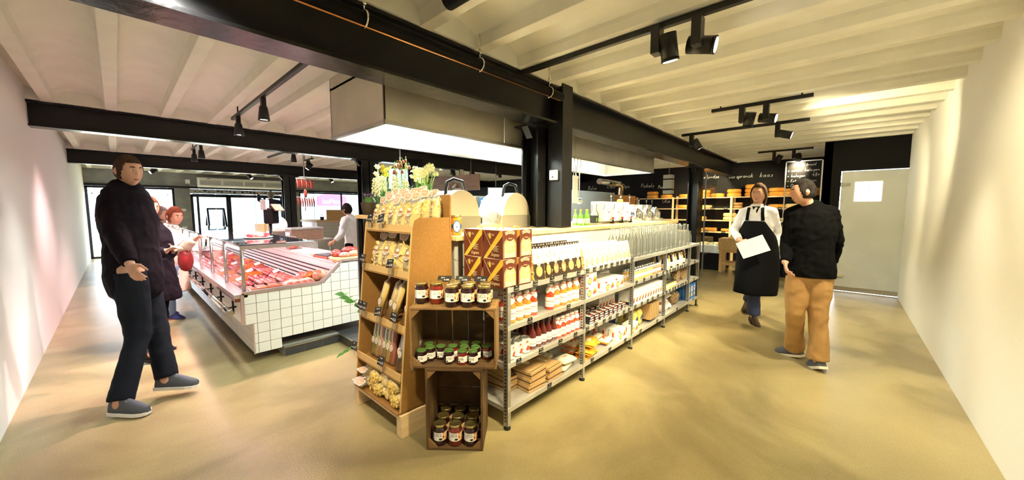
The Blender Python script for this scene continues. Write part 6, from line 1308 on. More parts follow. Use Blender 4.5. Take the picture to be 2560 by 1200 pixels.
# glass chalk panel hanging, and glass screen with post
def stroke_font():
    return {'a': [[(.45, .4), (.2, .45), (.05, .2), (.2, .0), (.42, .15), (.47, .42), (.45, .08), (.58, 0)]], 'b': [[(.1, 1), (.08, .05), (.35, 0), (.5, .25), (.3, .45), (.1, .3)]], 'c': [[(.45, .4), (.2, .45), (.05, .2), (.2, 0), (.5, .08)]], 'd': [[(.45, .4), (.2, .45), (.05, .2), (.2, 0), (.45, .15), (.52, 1), (.48, .1), (.6, 0)]], 'e': [[(.05, .22), (.4, .28), (.38, .45), (.15, .42), (.05, .18), (.2, 0), (.5, .08)]],
            'f': [[(.45, .95), (.25, .95), (.2, .5), (.12, -.3)], [(.02, .45), (.4, .48)]], 'g': [[(.45, .4), (.2, .45), (.05, .2), (.2, 0), (.45, .15), (.47, .42), (.42, -.3), (.15, -.35)]], 'h': [[(.1, 1), (.05, 0), (.12, .3), (.35, .45), (.42, .1), (.5, 0)]], 'i': [[(.1, .42), (.1, .05), (.2, 0)], [(.12, .6), (.13, .63)]], 'k': [[(.1, 1), (.05, 0)], [(.45, .48), (.08, .22), (.5, 0)]],
            'l': [[(.1, 1), (.06, .1), (.2, 0)]], 'n': [[(.05, .42), (.05, 0), (.12, .32), (.35, .43), (.4, .08), (.5, 0)]], 'm': [[(.03, .42), (.03, 0), (.1, .32), (.25, .42), (.28, 0), (.34, .32), (.5, .42), (.54, .05), (.6, 0)]], 'o': [[(.3, .45), (.08, .3), (.1, .05), (.3, 0), (.47, .2), (.4, .42), (.3, .45)]], 'p': [[(.1, .45), (.05, -.4)], [(.07, .35), (.35, .45), (.48, .22), (.3, 0), (.08, .05)]], 'r': [[(.05, .42), (.07, 0), (.1, .25), (.25, .42), (.42, .38)]],
            's': [[(.42, .42), (.15, .4), (.15, .27), (.4, .18), (.35, .02), (.05, .02)]], 't': [[(.2, .8), (.15, .1), (.35, 0)], [(.03, .48), (.4, .5)]], 'u': [[(.05, .42), (.08, .05), (.3, .02), (.42, .2), (.44, .42), (.45, .08), (.55, 0)]], 'x': [[(.05, .42), (.45, 0)], [(.42, .45), (.03, 0)]], 'z': [[(.05, .42), (.42, .42), (.05, 0), (.48, .03)]], 'w': [[(.0, .42), (.15, 0), (.28, .35), (.42, 0), (.58, .42)]],
            'H': [[(.1, 1), (.05, 0)], [(.5, 1), (.45, 0)], [(.05, .5), (.5, .55)]], 'O': [[(.4, .95), (.1, .75), (.05, .25), (.3, 0), (.6, .2), (.65, .7), (.4, .95), (.3, .85)]], 'B': [[(.1, 1), (.05, 0), (.4, .02), (.5, .3), (.1, .5), (.45, .7), (.4, .95), (.05, .98)]], 'D': [[(.1, 1), (.05, 0), (.45, .1), (.6, .5), (.4, .9), (.0, 1)]], 'P': [[(.1, .9), (.05, 0)], [(.0, .95), (.4, 1), (.5, .7), (.3, .48), (.08, .5)]], 'E': [[(.5, .95), (.1, .9), (.08, .02), (.5, .05)], [(.08, .5), (.4, .52)]], 'Z': [[(.05, .92), (.5, .95), (.05, 0), (.55, .05)]], 'R': [[(.1, .95), (.05, 0)], [(.0, .95), (.4, .98), (.45, .65), (.08, .5), (.5, 0)]], '*': [[(.05, .15), (.35, .45)], [(.35, .15), (.05, .45)]], '4': [[(.35, .9), (.05, .35), (.5, .38)], [(.4, .6), (.35, 0)]], '8': [[(.3, .5), (.08, .75), (.3, .95), (.45, .75), (.05, .2), (.25, 0), (.48, .2), (.3, .5)]], '+': [[(.05, .4), (.4, .42)], [(.22, .2), (.22, .6)]], '-': [[(.05, .25), (.35, .27)]]}
FONT = stroke_font()
def chalk(name, s, T, size, parent=None, r=.006, mn='chalk', slant=.18):
    b = MB(); x = 0
    for c in s:
        if c == ' ': x += .5; continue
        g = FONT.get(c) or FONT.get(c.lower()); 
        if not g: continue
        for st in g:
            b.tube([T @ Vector(((x + p[0] + slant * p[1]) * size, p[1] * size, 0)) for p in st], r, 4, smooth=False)
        x += max(p[0] for st in g for p in st) + .1
    return b.build(name, mn, parent)
def chalk_width(w): return sum(.5 if c == ' ' else max(p[0] for st in (FONT.get(c) or FONT[c.lower()]) for p in st) + .1 for c in w)
def wall_chalk(s, px, px1, py, X_=WX - .004, name='chalk_lettering'):
    p = onx(px, py, X_); q = onx(px1, py, X_); size = (p.y - q.y) / (chalk_width(s) + .1); return chalk(name, s, frame((X_, p.y, p.z), (0, -1, 0), (-1, 0, 0)), size, wb, .0065)
wall_chalk('Hollandse', 1753, 1799, 447); wall_chalk('Oorspronck', 1821, 1884, 446); wall_chalk('kaas', 1899, 1934, 443)
for s, a_, c_, py in (('Bolse', 1470, 1493, 475), ('Deli', 1518, 1540, 471), ('Dips', 1555, 1575, 470), ('Pickels', 1602, 1636, 469), ('Pasta', 1645, 1668, 471), ('Olie', 1655, 1677, 507)): wall_chalk(s, a_, c_, py)
t = thing('chalk_glass_panel', 'white framed glass chalk panel hanging before the cheese wall', 'chalkboard', (9.5, .66, 0))
b = MB(); y0_, y1_, z0_, z1_ = -.31, .29, .42, 2.48
b.box(-.012, .012, y0_, y1_, z1_ - .02, z1_).box(-.012, .012, y1_ - .022, y1_, z0_, z1_).box(-.012, .012, y0_, y0_ + .022, 1.62, z1_).box(-.012, .012, y0_, y1_, z0_, z0_ + .02); b.build('frame', 'white', t)
MB().box(-.003, .003, y0_ + .02, y1_ - .02, z0_ + .02, z1_ - .02).build('glass', 'pane', t); MB().box(-.006, -.003, y0_ + .02, y1_ - .02, 1.92, z1_ - .02).build('chalk_field', 'board', t)
for s, z, yy, sz in (('Roomig Kruid', 2.37, .16, .055), ('* zacht belegen', 2.26, .25, .062), ('* belegen', 2.15, .25, .062), ('48+', 2.15, -.14, .075), ('* Extra belegen', 2.05, .25, .058), ('* Oud', 1.95, .25, .062)): chalk('chalk_lettering', s, frame((-.008, yy, z), (0, -1, 0), (-1, 0, 0)), sz, t, .003)
MB().tube([(0, .1, z1_), (0, .1, CZ + .1)], .003, 5).build('wire', 'galv', t); MB().box(-.02, .02, .07, .13, z1_ - .04, z1_ + .01).build('clamp', 'chrome', t)
t = thing('glass_screen_post', 'slim metal post of a glass screen just right of the last column', 'glass screen', (8.6, 2.22, 0)); MB().box(-.01, .01, -.012, .012, .0, 2.3).build('post', 'galv', t); MB().box(-.004, .9, -.004, .0, .5, 2.2).build('glass', 'pane', t)
t = thing('white_duct_box', 'grey-white box unit hanging beneath the hood end with a black band', 'box', onx(1668, 462, 9.0)); MB().box(0, .18, -.10, .10, -.21, .24).build('body', 'steel_white', t); MB().box(-.003, .182, -.102, .102, -.13, -.09).build('band', 'ink', t); MB().box(-.003, .182, -.102, .102, .12, .15).build('band', 'ink', t); MB().tube([(.1, 0, .24), (.1, 0, .9)], .006, 5).build('wire', 'galv', t)
# dark stacked crates behind the customer
t = thing('dark_crate_stack', 'dark slatted crate stack on the floor left of the grey door', 'crate stack', (8.45, .42, 0))
for k in range(6): MB().box(-.2, .2, -.16, .16, .02 + k * .13, .12 + k * .13).build('slat', 'crate', t, bevel=.004)
# ================================================================ PEOPLE
from mathutils import noise as _N
mat('hair_dark', (.035, .018, .010), .8, spec=.2, col2=(.07, .035, .018), nscale=30, stretch=(1, 1, .15)); mat('hair_black', (.012, .009, .008), .85, spec=.15, col2=(.03, .025, .02), nscale=30); mat('hair_auburn', (.17, .035, .015), .8, spec=.2, col2=(.26, .07, .03), nscale=30); mat('hair_grey', (.16, .12, .11), .6, col2=(.25, .2, .18), nscale=30)
mat('shirt_white', (.78, .77, .80), .8, bump=.15, bscale=12); mat('knit_black', (.004, .004, .004), .9, spec=.08, bump=.2, bscale=60); mat('chino', (.40, .225, .075), .85, col2=(.35, .195, .065), nscale=9, bump=.2, bscale=10); mat('denim', (.035, .05, .13), .8, bump=.2, bscale=14); mat('denim_light', (.20, .30, .45), .8); mat('apron_black', (.005, .005, .006), .8, spec=.1, bump=.2, bscale=8)
mat('coat_cream', (.80, .64, .50), .8, bump=.2, bscale=8); mat('coat_black', (.008, .005, .008), .8, spec=.12, bump=.2, bscale=9); mat('navy_sweat', (.015, .018, .05), .9); mat('dark_jean', (.010, .012, .018), .85, spec=.15); mat('shoe_brown', (.06, .035, .025), .5); mat('shoe_blue', (.04, .06, .22), .7); mat('shoe_grey', (.08, .09, .11), .7); mat('sole', (.70, .62, .50), .6); mat('iris', (.05, .03, .02), .2); mat('eyewhite', (.8, .78, .75), .2); mat('lips', (.45, .16, .13), .5); mat('fur', (.25, .15, .09), .9); mat('scarf', (.25, .24, .24), .9, col2=(.8, .78, .74), nscale=30, contrast=(.48, .52)); mat('stubble', (.36, .2, .14), .6)
def solidify_union(b, name, mn, parent, base, voxel=.008, smooth=2, fold=0, ff=(9, 9, 5)):
    b.v  # closed shells in world space, fused into one skin
    o = b.build(name, mn, None); md = o.modifiers.new('r', 'REMESH'); md.mode = 'VOXEL'; md.voxel_size = voxel; md.use_smooth_shade = True
    sm = o.modifiers.new('s', 'SMOOTH'); sm.iterations = smooth; sm.factor = .5
    dg = bpy.context.evaluated_depsgraph_get(); me = bpy.data.meshes.new_from_object(o.evaluated_get(dg)); me.name = name; o.modifiers.clear(); old = o.data; o.data = me; bpy.data.meshes.remove(old)
    if fold:
        nn = [v.normal.copy() for v in me.vertices]
        for v, n in zip(me.vertices, nn):
            q = Vector((v.co.x * ff[0], v.co.y * ff[1], v.co.z * ff[2])); a = _N.noise(q) + .5 * _N.noise(q * 2.3); v.co += n * fold * (1 - abs(a) * 2.2)
    me.transform(Matrix.Translation(-Vector(base))); me.polygons.foreach_set('use_smooth', [True] * len(me.polygons))
    if not me.materials: me.materials.append(M[mn])
    o.parent = parent; return o
def g(x, y, x0, y0, s): return math.exp(-((x - x0) ** 2 + (y - y0) ** 2) / (s * s))
def headpt(a, t, off=0):     # a azimuth from the face, t elevation; returns local (side, forward, up) in metres
    x, y, z = math.sin(a) * math.cos(t), math.cos(a) * math.cos(t), math.sin(t)
    w = .077 * (1 - .22 * max(0, -z) ** 1.3 - .05 * max(0, z)); d = .096 * (1 - .06 * max(0, -z)); h = .122
    px, py, pz = x * w, y * d, z * h
    if y < 0: py *= 1.02; 
    if z < -.3 and y < 0: py *= 1 - .35 * min(1, (-z - .3) / .6)
    if y > 0:
        f = 0; A, T = a, t
        f += .022 * g(A, T, 0, -.20, .16) + .012 * g(A, T, 0, -.05, .12) + .006 * (g(A, T, .28, .16, .2) + g(A, T, -.28, .16, .2)) - .011 * (g(A, T, .36, .0, .17) + g(A, T, -.36, .0, .17))
        f += .006 * g(A, T, 0, -.52, .22) - .004 * g(A, T, 0, -.68, .12) + .011 * g(A, T, 0, -.92, .3) + .004 * (g(A, T, .6, -.25, .25) + g(A, T, -.6, -.25, .25))
        py += f
    k = 1 + off
    return px * k, py * k, pz * k
def head_geo(b, c, f, up, s=1):
    f = f.normalized(); sd = f.cross(up).normalized(); up = sd.cross(f)
    def P(a, t, off=0): x, y, z = headpt(a, t, off); return c + (sd * x + f * y + up * z) * s
    n, k = 40, 28; rings = []
    for j in range(k + 1):
        t = -PI / 2 + PI * j / k; rings.append([b.v(P(0, t))] if j in (0, k) else [b.v(P(2 * PI * i / n, t)) for i in range(n)])
    for A, B in zip(rings, rings[1:]):
        for i in range(n):
            j = (i + 1) % n
            if len(A) == 1: b.f([A[0], B[j], B[i]], True)
            elif len(B) == 1: b.f([A[i], A[j], B[0]], True)
            else: b.f([A[i], A[j], B[j], B[i]], True)
    for sg in (-1, 1):      # ears
        e = c + (sd * sg * .077 - f * .004 - up * .006) * s; b.tube([e - up * .022 * s, e + sd * sg * .008 * s - f * .004 * s, e + up * .024 * s], [(.008, .012), (.012, .018), (.008, .014)], 8, side=sd, dome=True)
    return P, sd, up
def hair(P, parent, base, mn, line=.42, back=-.9, off=.10, longer=0, side_a=1.05, sd=None, f=None, up=None, vol=1):
    b = MB(); n, k = 44, 26; G_ = []; rnd = random.Random(5)
    for j in range(k + 1):
        t = back + (PI / 2 - back) * j / k; row_ = []
        for i in range(n):
            a = -PI + 2 * PI * i / n; q = abs(a); ln = line if q < side_a * .75 else (line - .75 * min(1, (q - side_a * .75) / .35)); low = ln if q < side_a + .25 else back
            keep = t >= low - .03
            o = off * vol * (1 + .3 * _N.noise(Vector((a * 4, t * 3, 1)))) * (.35 + .65 * min(1, max(0, (t - low)) * 3))
            p = P(a, max(t, low - .02), o)
            if longer and q > side_a: 
                dn = max(0, .1 - t) * longer; p = p - up * dn * .12 + (p - P(a, .1, 0)) * 0 - f * .02 * dn
            row_.append((p, keep))
        G_.append(row_)
    V = [[b.v(p) for p, _ in r] for r in G_]
    for j in range(k):
        for i in range(n):
            i2 = (i + 1) % n
            if G_[j][i][1] and G_[j + 1][i][1] and G_[j][i2][1] and G_[j + 1][i2][1]: b.f([V[j][i], V[j][i2], V[j + 1][i2], V[j + 1][i]], True)
    for v in [v for v in b.b.verts if not v.link_faces]: b.b.verts.remove(v)
    bmesh.ops.translate(b.b, verts=b.b.verts[:], vec=-Vector(base)); o = b.build('hair', mn, parent); md = o.modifiers.new('t', 'SOLIDIFY'); md.thickness = .02; md.offset = -1; md.use_rim = True; sb = o.modifiers.new('s', 'SUBSURF'); sb.levels = sb.render_levels = 1; return o
def face(P, parent, base, sd, f, up, s=1, smile=True, stubble=False):
    B = -Vector(base); b = MB()
    for sg in (-1, 1): c = P(sg * .37, .02, -.065) + B; b.m(0).blob(c, (.0120 * s,) * 3, 10, 8); gz = (f + up * 0).normalized(); b.m(1).blob(c + gz * .0068 * s, (.0066 * s,) * 3, 8, 6)
    b.build('eyes', ['eyewhite', 'iris'], parent)
    b = MB()
    for sg in (-1, 1): b.tube([P(sg * q, .20 + .04 * (1 - abs(q - .38) * 5), .02) + B for q in (.18, .3, .42, .55)], [.003 * s, .0042 * s, .004 * s, .0018 * s], 6)
    b.build('eyebrows', 'hair_dark', parent); b = MB(); c = .05 if smile else 0
    b.tube([P(q, -.56 + c * (abs(q) * 6), .012) + B for q in (-.28, -.14, 0, .14, .28)], [(.0015, .002), (.004, .004), (.0045, .004), (.004, .004), (.0015, .002)], 6); b.tube([P(q, -.62 + c * (abs(q) * 6), .008) + B for q in (-.24, -.12, 0, .12, .24)], [.0015, .004, .0055, .004, .0015], 6)
    b.build('lips', 'lips', parent)
    if smile: b = MB(); b.tube([P(q, -.585 + c * (abs(q) * 6), .016) + B for q in (-.16, -.08, 0, .08, .16)], .0022, 5); b.build('teeth', 'eyewhite', parent)
def hand_geo(b, wr, d, n, thumb_side, curl=.35, s=1, spread=1):
    # wr wrist, d pointing direction, n palm normal (fingers curl towards it)
    d = d.normalized(); n = (n - d * n.dot(d)).normalized(); a = d.cross(n) * thumb_side   # a: towards the thumb
    b.tube([wr - d * .02, wr + d * .02, wr + d * .06, wr + d * .092], [(.024 * s, .019 * s), (.030 * s, .016 * s), (.040 * s, .0135 * s), (.038 * s, .011 * s)], 12, side=a, dome=True)
    for i, (o, L) in enumerate([(.028, .078), (.010, .086), (-.009, .080), (-.027, .064)]):
        p = wr + d * (.085 - .004 * abs(i - 1.3)) * s + a * o * s; dr = (d + a * (.06 - .06 * i) * spread).normalized(); pts = [p - dr * .02]; q = 0
        for seg in (.0, .42, .32, .26):
            if seg: q += curl; p = p + (dr * math.cos(q) + n * math.sin(q)) * L * seg * s
            pts.append(p.copy())
        b.tube(pts, [.0095 * s, .0095 * s, .009 * s, .0082 * s, .0072 * s], 8, dome=True)
    p = wr + d * .03 * s + a * .025 * s; b.tube([p, p + (a * .9 + d * .6 + n * .2).normalized() * .036 * s, p + (a * .9 + d * .6 + n * .2).normalized() * .036 * s + (d * .9 + a * .25 + n * .35).normalized() * .032 * s, p + (a * .9 + d * .6 + n * .2).normalized() * .036 * s + (d * .9 + a * .2 + n * .5).normalized() * .058 * s], [.013 * s, .0115 * s, .0105 * s, .0085 * s], 8, dome=True)
def shoe(parent, base, ank, toe, mn, sole_mn='sole', L=.27, lace='label'):
    B = -Vector(base); d = toe - ank; d.z = min(d.z, .0) if d.length else 0; d = d.normalized(); sd = d.cross(Vector((0, 0, 1))).normalized(); u = sd.cross(d); o = ank + B - u * .0
    hl = o - d * .065; z0 = -.075
    def at(x, y, z): return hl + d * x + sd * y + u * z
    b = MB(); secs = [(0, .028, .05, -.03), (.04, .036, .075, -.02), (.09, .037, .085, -.02), (.14, .042, .06, -.02), (.2, .046, .035, -.02), (.245, .040, .018, -.02), (L, .018, .004, -.02)]
    V = []
    for x, w, h, _ in secs: V.append([b.v(at(x, w * math.cos(a), z0 + .018 + max(0, (h + .035) * math.sin(a)))) for a in [PI * i / 8 for i in range(9)]])
    for A, C in zip(V, V[1:]):
        for i in range(8): b.f([A[i], A[i + 1], C[i + 1], C[i]], True)
        b.f([A[0], C[0], C[8], A[8]])
    b.f(V[0]); b.f(V[-1][::-1]); s = b.build('shoe', mn, parent)
    b = MB(); pts = [(x, w * 1.1 + .002) for x, w, _, _ in secs]; out = [(x - .006 * (k == 0), w) for k, (x, w) in enumerate(pts)] + [(x, -w) for x, w in pts[::-1]]
    A = [b.v(at(x, y, z0)) for x, y in out]; C = [b.v(at(x, y, z0 + .024)) for x, y in out]; b.f(A[::-1]); b.f(C); n = len(out)
    for i in range(n): b.f([A[i], A[(i + 1) % n], C[(i + 1) % n], C[i]])
    b.build('sole', sole_mn, s)
    b = MB()
    for k in range(4): b.tube([at(.10 + k * .022, -.022, z0 + .118 - k * .016), at(.105 + k * .022, .0, z0 + .128 - k * .017), at(.11 + k * .022, .022, z0 + .118 - k * .016)], .003, 5)
    b.build('laces', lace, s)
def lerp(a, b, t): return a + (b - a) * t
def person(label, J, f, hf, skin_voxel, top, pants, shoes, hairp=None, facep=True, hs=1, fat=1, hem=None, hands=((.35, 1, None), (.35, -1, None)), sleeve_end=.97, tilt=None, smile=False, fold=.006):
    # J: world joints. L/R mean left/right as seen in the photograph
    feet = [J['anL'], J['anR']]; base = Vector(((feet[0].x + feet[1].x) / 2, (feet[0].y + feet[1].y) / 2, min(0, 0)))
    t = thing('person', label, 'person', base); s = (J['shR'] - J['shL']); s.z = 0; s.normalize(); B = -Vector(base)
    ch = lerp(J['shL'], J['shR'], .5); pv = lerp(J['hipL'], J['hipR'], .5); k = fat; f = f.normalized(); hw = (J['shR'] - J['shL']).length / 2
    def torso(b, e, z0=0, neck=True):
        wa = lerp(pv, ch, .38); up_ = (ch - pv).normalized()
        b.tube([pv - up_ * (.08 + z0), pv, wa, lerp(pv, ch, .72), ch - up_ * .02, ch + up_ * .035] , [((.155 + e) * k, (.105 + e) * k), ((.165 + e) * k, (.115 + e) * k), ((.145 + e) * k, (.105 + e) * k), ((.17 + e) * k, (.118 + e) * k), ((.15 + e) * k, (.095 + e) * k), (.09 + e, .07 + e)], 20, side=s, dome=True)
        b.tube([J['shL'], ch + up_ * .02, J['shR']], [.050 + e * .7, .070 + e, .050 + e * .7], 12, dome=True)
    def arms(b, e, end=1.0):
        for q in 'LR':
            sh, el, wr = J['sh' + q], J['el' + q], J['wr' + q]; w2 = lerp(el, wr, end)
            b.tube([sh, lerp(sh, el, .5), el, lerp(el, w2, .5), w2], [.052 + e * .8, .045 + e * .9, .040 + e * .8, .037 + e * .7, .030 + e * .5], 12, dome=(e == 0))
    def legs(b, e, end=1.0, flare=0):
        for q in 'LR':
            h, kn, an = J['hip' + q], J['kn' + q], J['an' + q]; a2 = lerp(kn, an, end)
            b.tube([h + Vector((0, 0, .03)), lerp(h, kn, .4), kn, lerp(kn, a2, .4), a2], [(.092 + e) * k, (.085 + e) * k, .060 + e, .056 + e, .042 + e + flare], 14, dome=(e == 0))
    b = MB(); torso(b, 0); arms(b, 0); legs(b, 0)
    b.tube([ch - (ch - pv).normalized() * .03, lerp(ch, J['head'], .45), J['head'] - Vector((0, 0, .03))], [.075, .052, .055], 14, dome=True)
    hup = (tilt or Vector((0, 0, 1))); P, sd, up = head_geo(b, J['head'], hf, hup, hs)
    for q, (curl, side, nrm) in zip('LR', hands):
        wr, hd = J['wr' + q], J['hand' + q]; n = nrm if nrm is not None else (s if q == 'L' else -s); hand_geo(b, wr, hd - wr, n, side, curl, 1)
    for q in 'LR': an = J['an' + q]; d = (J['toe' + q] - an); d.z = 0; d.normalize(); b.tube([an, an + d * .04 - Vector((0, 0, .045)), an + d * .13 - Vector((0, 0, .062))], [(.026, .026), (.022, .016), (.018, .010)], 10, dome=True)
    solidify_union(b, 'body', 'skin', t, base, skin_voxel, 2)
    if facep: face(P, t, base, sd, hf.normalized(), up, hs, smile)
    if hairp: hair(P, t, base, sd=sd, f=hf.normalized(), up=up, **hairp)
    # trousers
    b = MB(); legs(b, .013, pants.get('end', .95), pants.get('flare', .018)); b.tube([pv - Vector((0, 0, .05)), pv, lerp(pv, ch, .22)], [((.165) * k, (.125) * k), (.175 * k, .125 * k), (.160 * k, .118 * k)], 20, side=s, dome=True)
    solidify_union(b, 'trousers', pants['mat'], t, base, max(.009, skin_voxel * 1.2), 4, fold * .9, (7, 7, 5.5))
    b = MB(); torso(b, top.get('pad', .018)); arms(b, top.get('pad', .018) * .9, sleeve_end)
    if hem is not None:
        wid = top.get('wide', .05); up_ = Vector((0, 0, 1)); low = Vector((pv.x, pv.y, hem)); b.tube([lerp(pv, ch, .4), pv, low], [((.16 + .02) * k, (.12 + .02) * k), ((.185 + wid * .5) * k, (.135 + wid * .5) * k), ((.19 + wid) * k, (.15 + wid) * k)], 22, side=s)
    solidify_union(b, top['name'], top['mat'], t, base, max(.009, skin_voxel * 1.2), 3, fold, (8, 8, 7))
    if top.get('cut'):
        oo = [c for c in t.children if c.name.startswith(top['name'])][0]; bm_ = bmesh.new(); bm_.from_mesh(oo.data); zc = pv.z - .035; rr = bmesh.ops.bisect_plane(bm_, geom=bm_.verts[:] + bm_.edges[:] + bm_.faces[:], plane_co=(0, 0, zc), plane_no=(0, 0, -1), clear_outer=True)
        ed = [e_ for e_ in rr['geom_cut'] if isinstance(e_, bmesh.types.BMEdge)]; bmesh.ops.holes_fill(bm_, edges=ed); bm_.to_mesh(oo.data); bm_.free()
    for q in 'LR': shoe(t, base, J['an' + q], J['toe' + q], shoes[0], shoes[1])
    return t, P, sd, up, base, ch, pv, s
V3 = Vector
cam_dir = lambda p: V3((-p.x, -p.y, 0)).normalized()
def G0(px, py, z=.075): return onz(px, py, z)
# --- man in the apron
b0 = onz(1890, 805, 0)
J = dict(head=W(1897, 486, 4.66), shL=W(1860, 531, 4.80), shR=W(1929, 530, 4.58), elL=W(1834, 577, 4.86), wrL=W(1850, 602, 4.62), handL=W(1863, 613, 4.52), elR=W(1944, 583, 4.66), wrR=W(1938, 622, 4.60), handR=W(1934, 645, 4.56),
         hipL=W(1880, 632, 4.76), hipR=W(1908, 632, 4.66), knL=W(1886, 712, 4.70), anL=W(1884, 785, 4.76), toeL=W(1897, 800, 4.59), knR=W(1892, 705, 4.98), anR=W(1870, 752, 5.25), toeR=W(1858, 775, 5.1))
J['anL'].z = .085; J['toeL'].z = .03; J['anR'].z = max(.1, J['anR'].z)
fb = cam_dir(b0); ff_ = (J['shR'] - J['shL']).cross(V3((0, 0, 1))); ff_.z = 0; ff_.normalize()
t, P, sd, up, base, ch, pv, s = person('man with chin-length dark hair in a white shirt and long black apron, holding paper', J, ff_, (fb - _R * .42 + V3((0, 0, .02))).normalized(), .006,
    dict(name='shirt', mat='shirt_white', pad=.016, cut=True), dict(mat='denim', end=.93), ('shoe_brown', 'ink'), dict(mn='hair_dark', line=.62, back=-1.0, off=.20, longer=.8, side_a=1.1), True, 1.03, 1.0, None, ((.55, 1, fb * -1), (.3, -1, None)), .86, None, True)
def apron():
    B = -Vector(base); rows = [(lerp(pv, ch, .80), .62, .155, .140), (lerp(pv, ch, .62), .85, .18, .150), (lerp(pv, ch, .42), 1.45, .185, .150), (lerp(pv, ch, .2), 1.75, .185, .150), (pv, 1.8, .20, .158), (pv - V3((0, 0, .2)), 1.7, .205, .185), (pv - V3((0, 0, .38)), 1.6, .21, .235), (pv - V3((0, 0, .52)), 1.5, .215, .26)]
    b = MB(); n = 22; R_ = []
    for j, (c, ha, rx, ry) in enumerate(rows):
        rr = []
        for i in range(n + 1):
            a = -ha + 2 * ha * i / n; wv = 1 + (.05 * math.sin(a * 6 + j) if j > 4 else 0); rr.append(b.v(c + B + s * math.sin(a) * (rx + .028) * wv + ff_ * math.cos(a) * (ry + .035) * wv))
        R_.append(rr)
    for A, C in zip(R_, R_[1:]):
        for i in range(n): b.f([A[i], A[i + 1], C[i + 1], C[i]], True)
    o = b.build('apron', 'apron_black', t); md = o.modifiers.new('t', 'SOLIDIFY'); md.thickness = .008; md.offset = 1; sb = o.modifiers.new('s', 'SUBSURF'); sb.levels = sb.render_levels = 1
    for sg in (-1, 1):
        p0 = rows[0][0] + B + s * math.sin(sg * .58) * .16 + ff_ * .128; p1 = ch + B + s * sg * .075 + ff_ * .095 + V3((0, 0, .05)); p2 = ch + B + s * sg * .06 - ff_ * .02 + V3((0, 0, .115)); MB().tube([p0, lerp(p0, p1, .5) + ff_ * .012, p1, p2], [(.018, .004)] * 4, 8, side=s).build('strap', 'apron_black', o)
    c = ch + B + ff_ * .098; b = MB(); b.f([b.v(c + s * -.05 + V3((0, 0, .075)) - ff_ * .02), b.v(c + V3((0, 0, -.065)) + ff_ * .018), b.v(c + s * .05 + V3((0, 0, .075)) - ff_ * .02)]); k = b.build('undershirt', 'knit_black', t); k.modifiers.new('t', 'SOLIDIFY').thickness = .012
    for sg in (-1, 1):
        b = MB(); q = [c + s * sg * .045 + V3((0, 0, .10)) - ff_ * .03, c + s * sg * .004 + V3((0, 0, -.07)) + ff_ * .026, c + s * sg * .06 + V3((0, 0, -.01)) + ff_ * .018, c + s * sg * .095 + V3((0, 0, .07)) - ff_ * .025]; b.f([b.v(p) for p in q]); k = b.build('collar', 'shirt_white', t); k.modifiers.new('t', 'SOLIDIFY').thickness = .008
apron()
b = MB(); b.tube([P(q, -.98 + .2 * abs(q), .0) - Vector(base) for q in (-.7, -.35, 0, .35, .7)], [(.002, .004), (.003, .012), (.003, .014), (.003, .012), (.002, .004)], 8, side=ff_); b.build('beard', 'stubble', t)
pw = (W(1852, 622, 4.43) + W(1905, 615, 4.38)) / 2
o = tag(MB().box(-.148, .148, -.105, .105, 0, .003).build('paper_sheet', 'paper', None), 'blank white sheet of paper held by the man in the apron', 'paper'); o.matrix_world = frame(W(1882, 617, 4.40), _R * 1 + V3((0, 0, .22)), cam_dir(pw) + V3((0, 0, .35)))
# --- customer in black sweater and beige trousers
J = dict(head=W(2008, 480, 3.42), shL=W(1981, 533, 3.54), shR=W(2075, 532, 3.36), elL=W(1969, 602, 3.58), wrL=W(1963, 655, 3.44), handL=W(1966, 681, 3.40), elR=W(2092, 600, 3.42), wrR=W(2080, 655, 3.56), handR=W(2070, 680, 3.62),
         hipL=W(1999, 682, 3.48), hipR=W(2047, 680, 3.40), knL=W(1988, 782, 3.46), knR=W(2046, 790, 3.38))
J['anL'] = onz(1986, 872, .085); J['toeL'] = onz(1938, 868, .03); J['anR'] = onz(2046, 902, .085); J['toeR'] = onz(2027, 903, .03)
bb_ = _h.copy(); t, P, sd, up, base, ch, pv, s = person('short-haired man seen from behind in a black sweater and beige trousers', J, bb_, (-_R * .92 + _h * .32 + V3((0, 0, -.03))).normalized(), .006, dict(name='sweater', mat='knit_black', pad=.022, cut=True), dict(mat='chino', end=.97, flare=.03), ('shoe_grey', 'sole'), dict(mn='hair_black', line=.55, back=-.55, off=.085, side_a=1.0), True, .98, 1.05, None, ((.45, -1, None), (.4, 1, None)), .98, None, False, .008)
b = MB(); c = lerp(ch, J['head'], .30) - Vector(base); b.tube([c + s * .062 * math.cos(a) + bb_ * .058 * math.sin(a) for a in [i * PI / 10 for i in range(21)]], [(.006, .009)] * 21, 6, cap=False); b.build('white_collar', 'shirt_white', t)
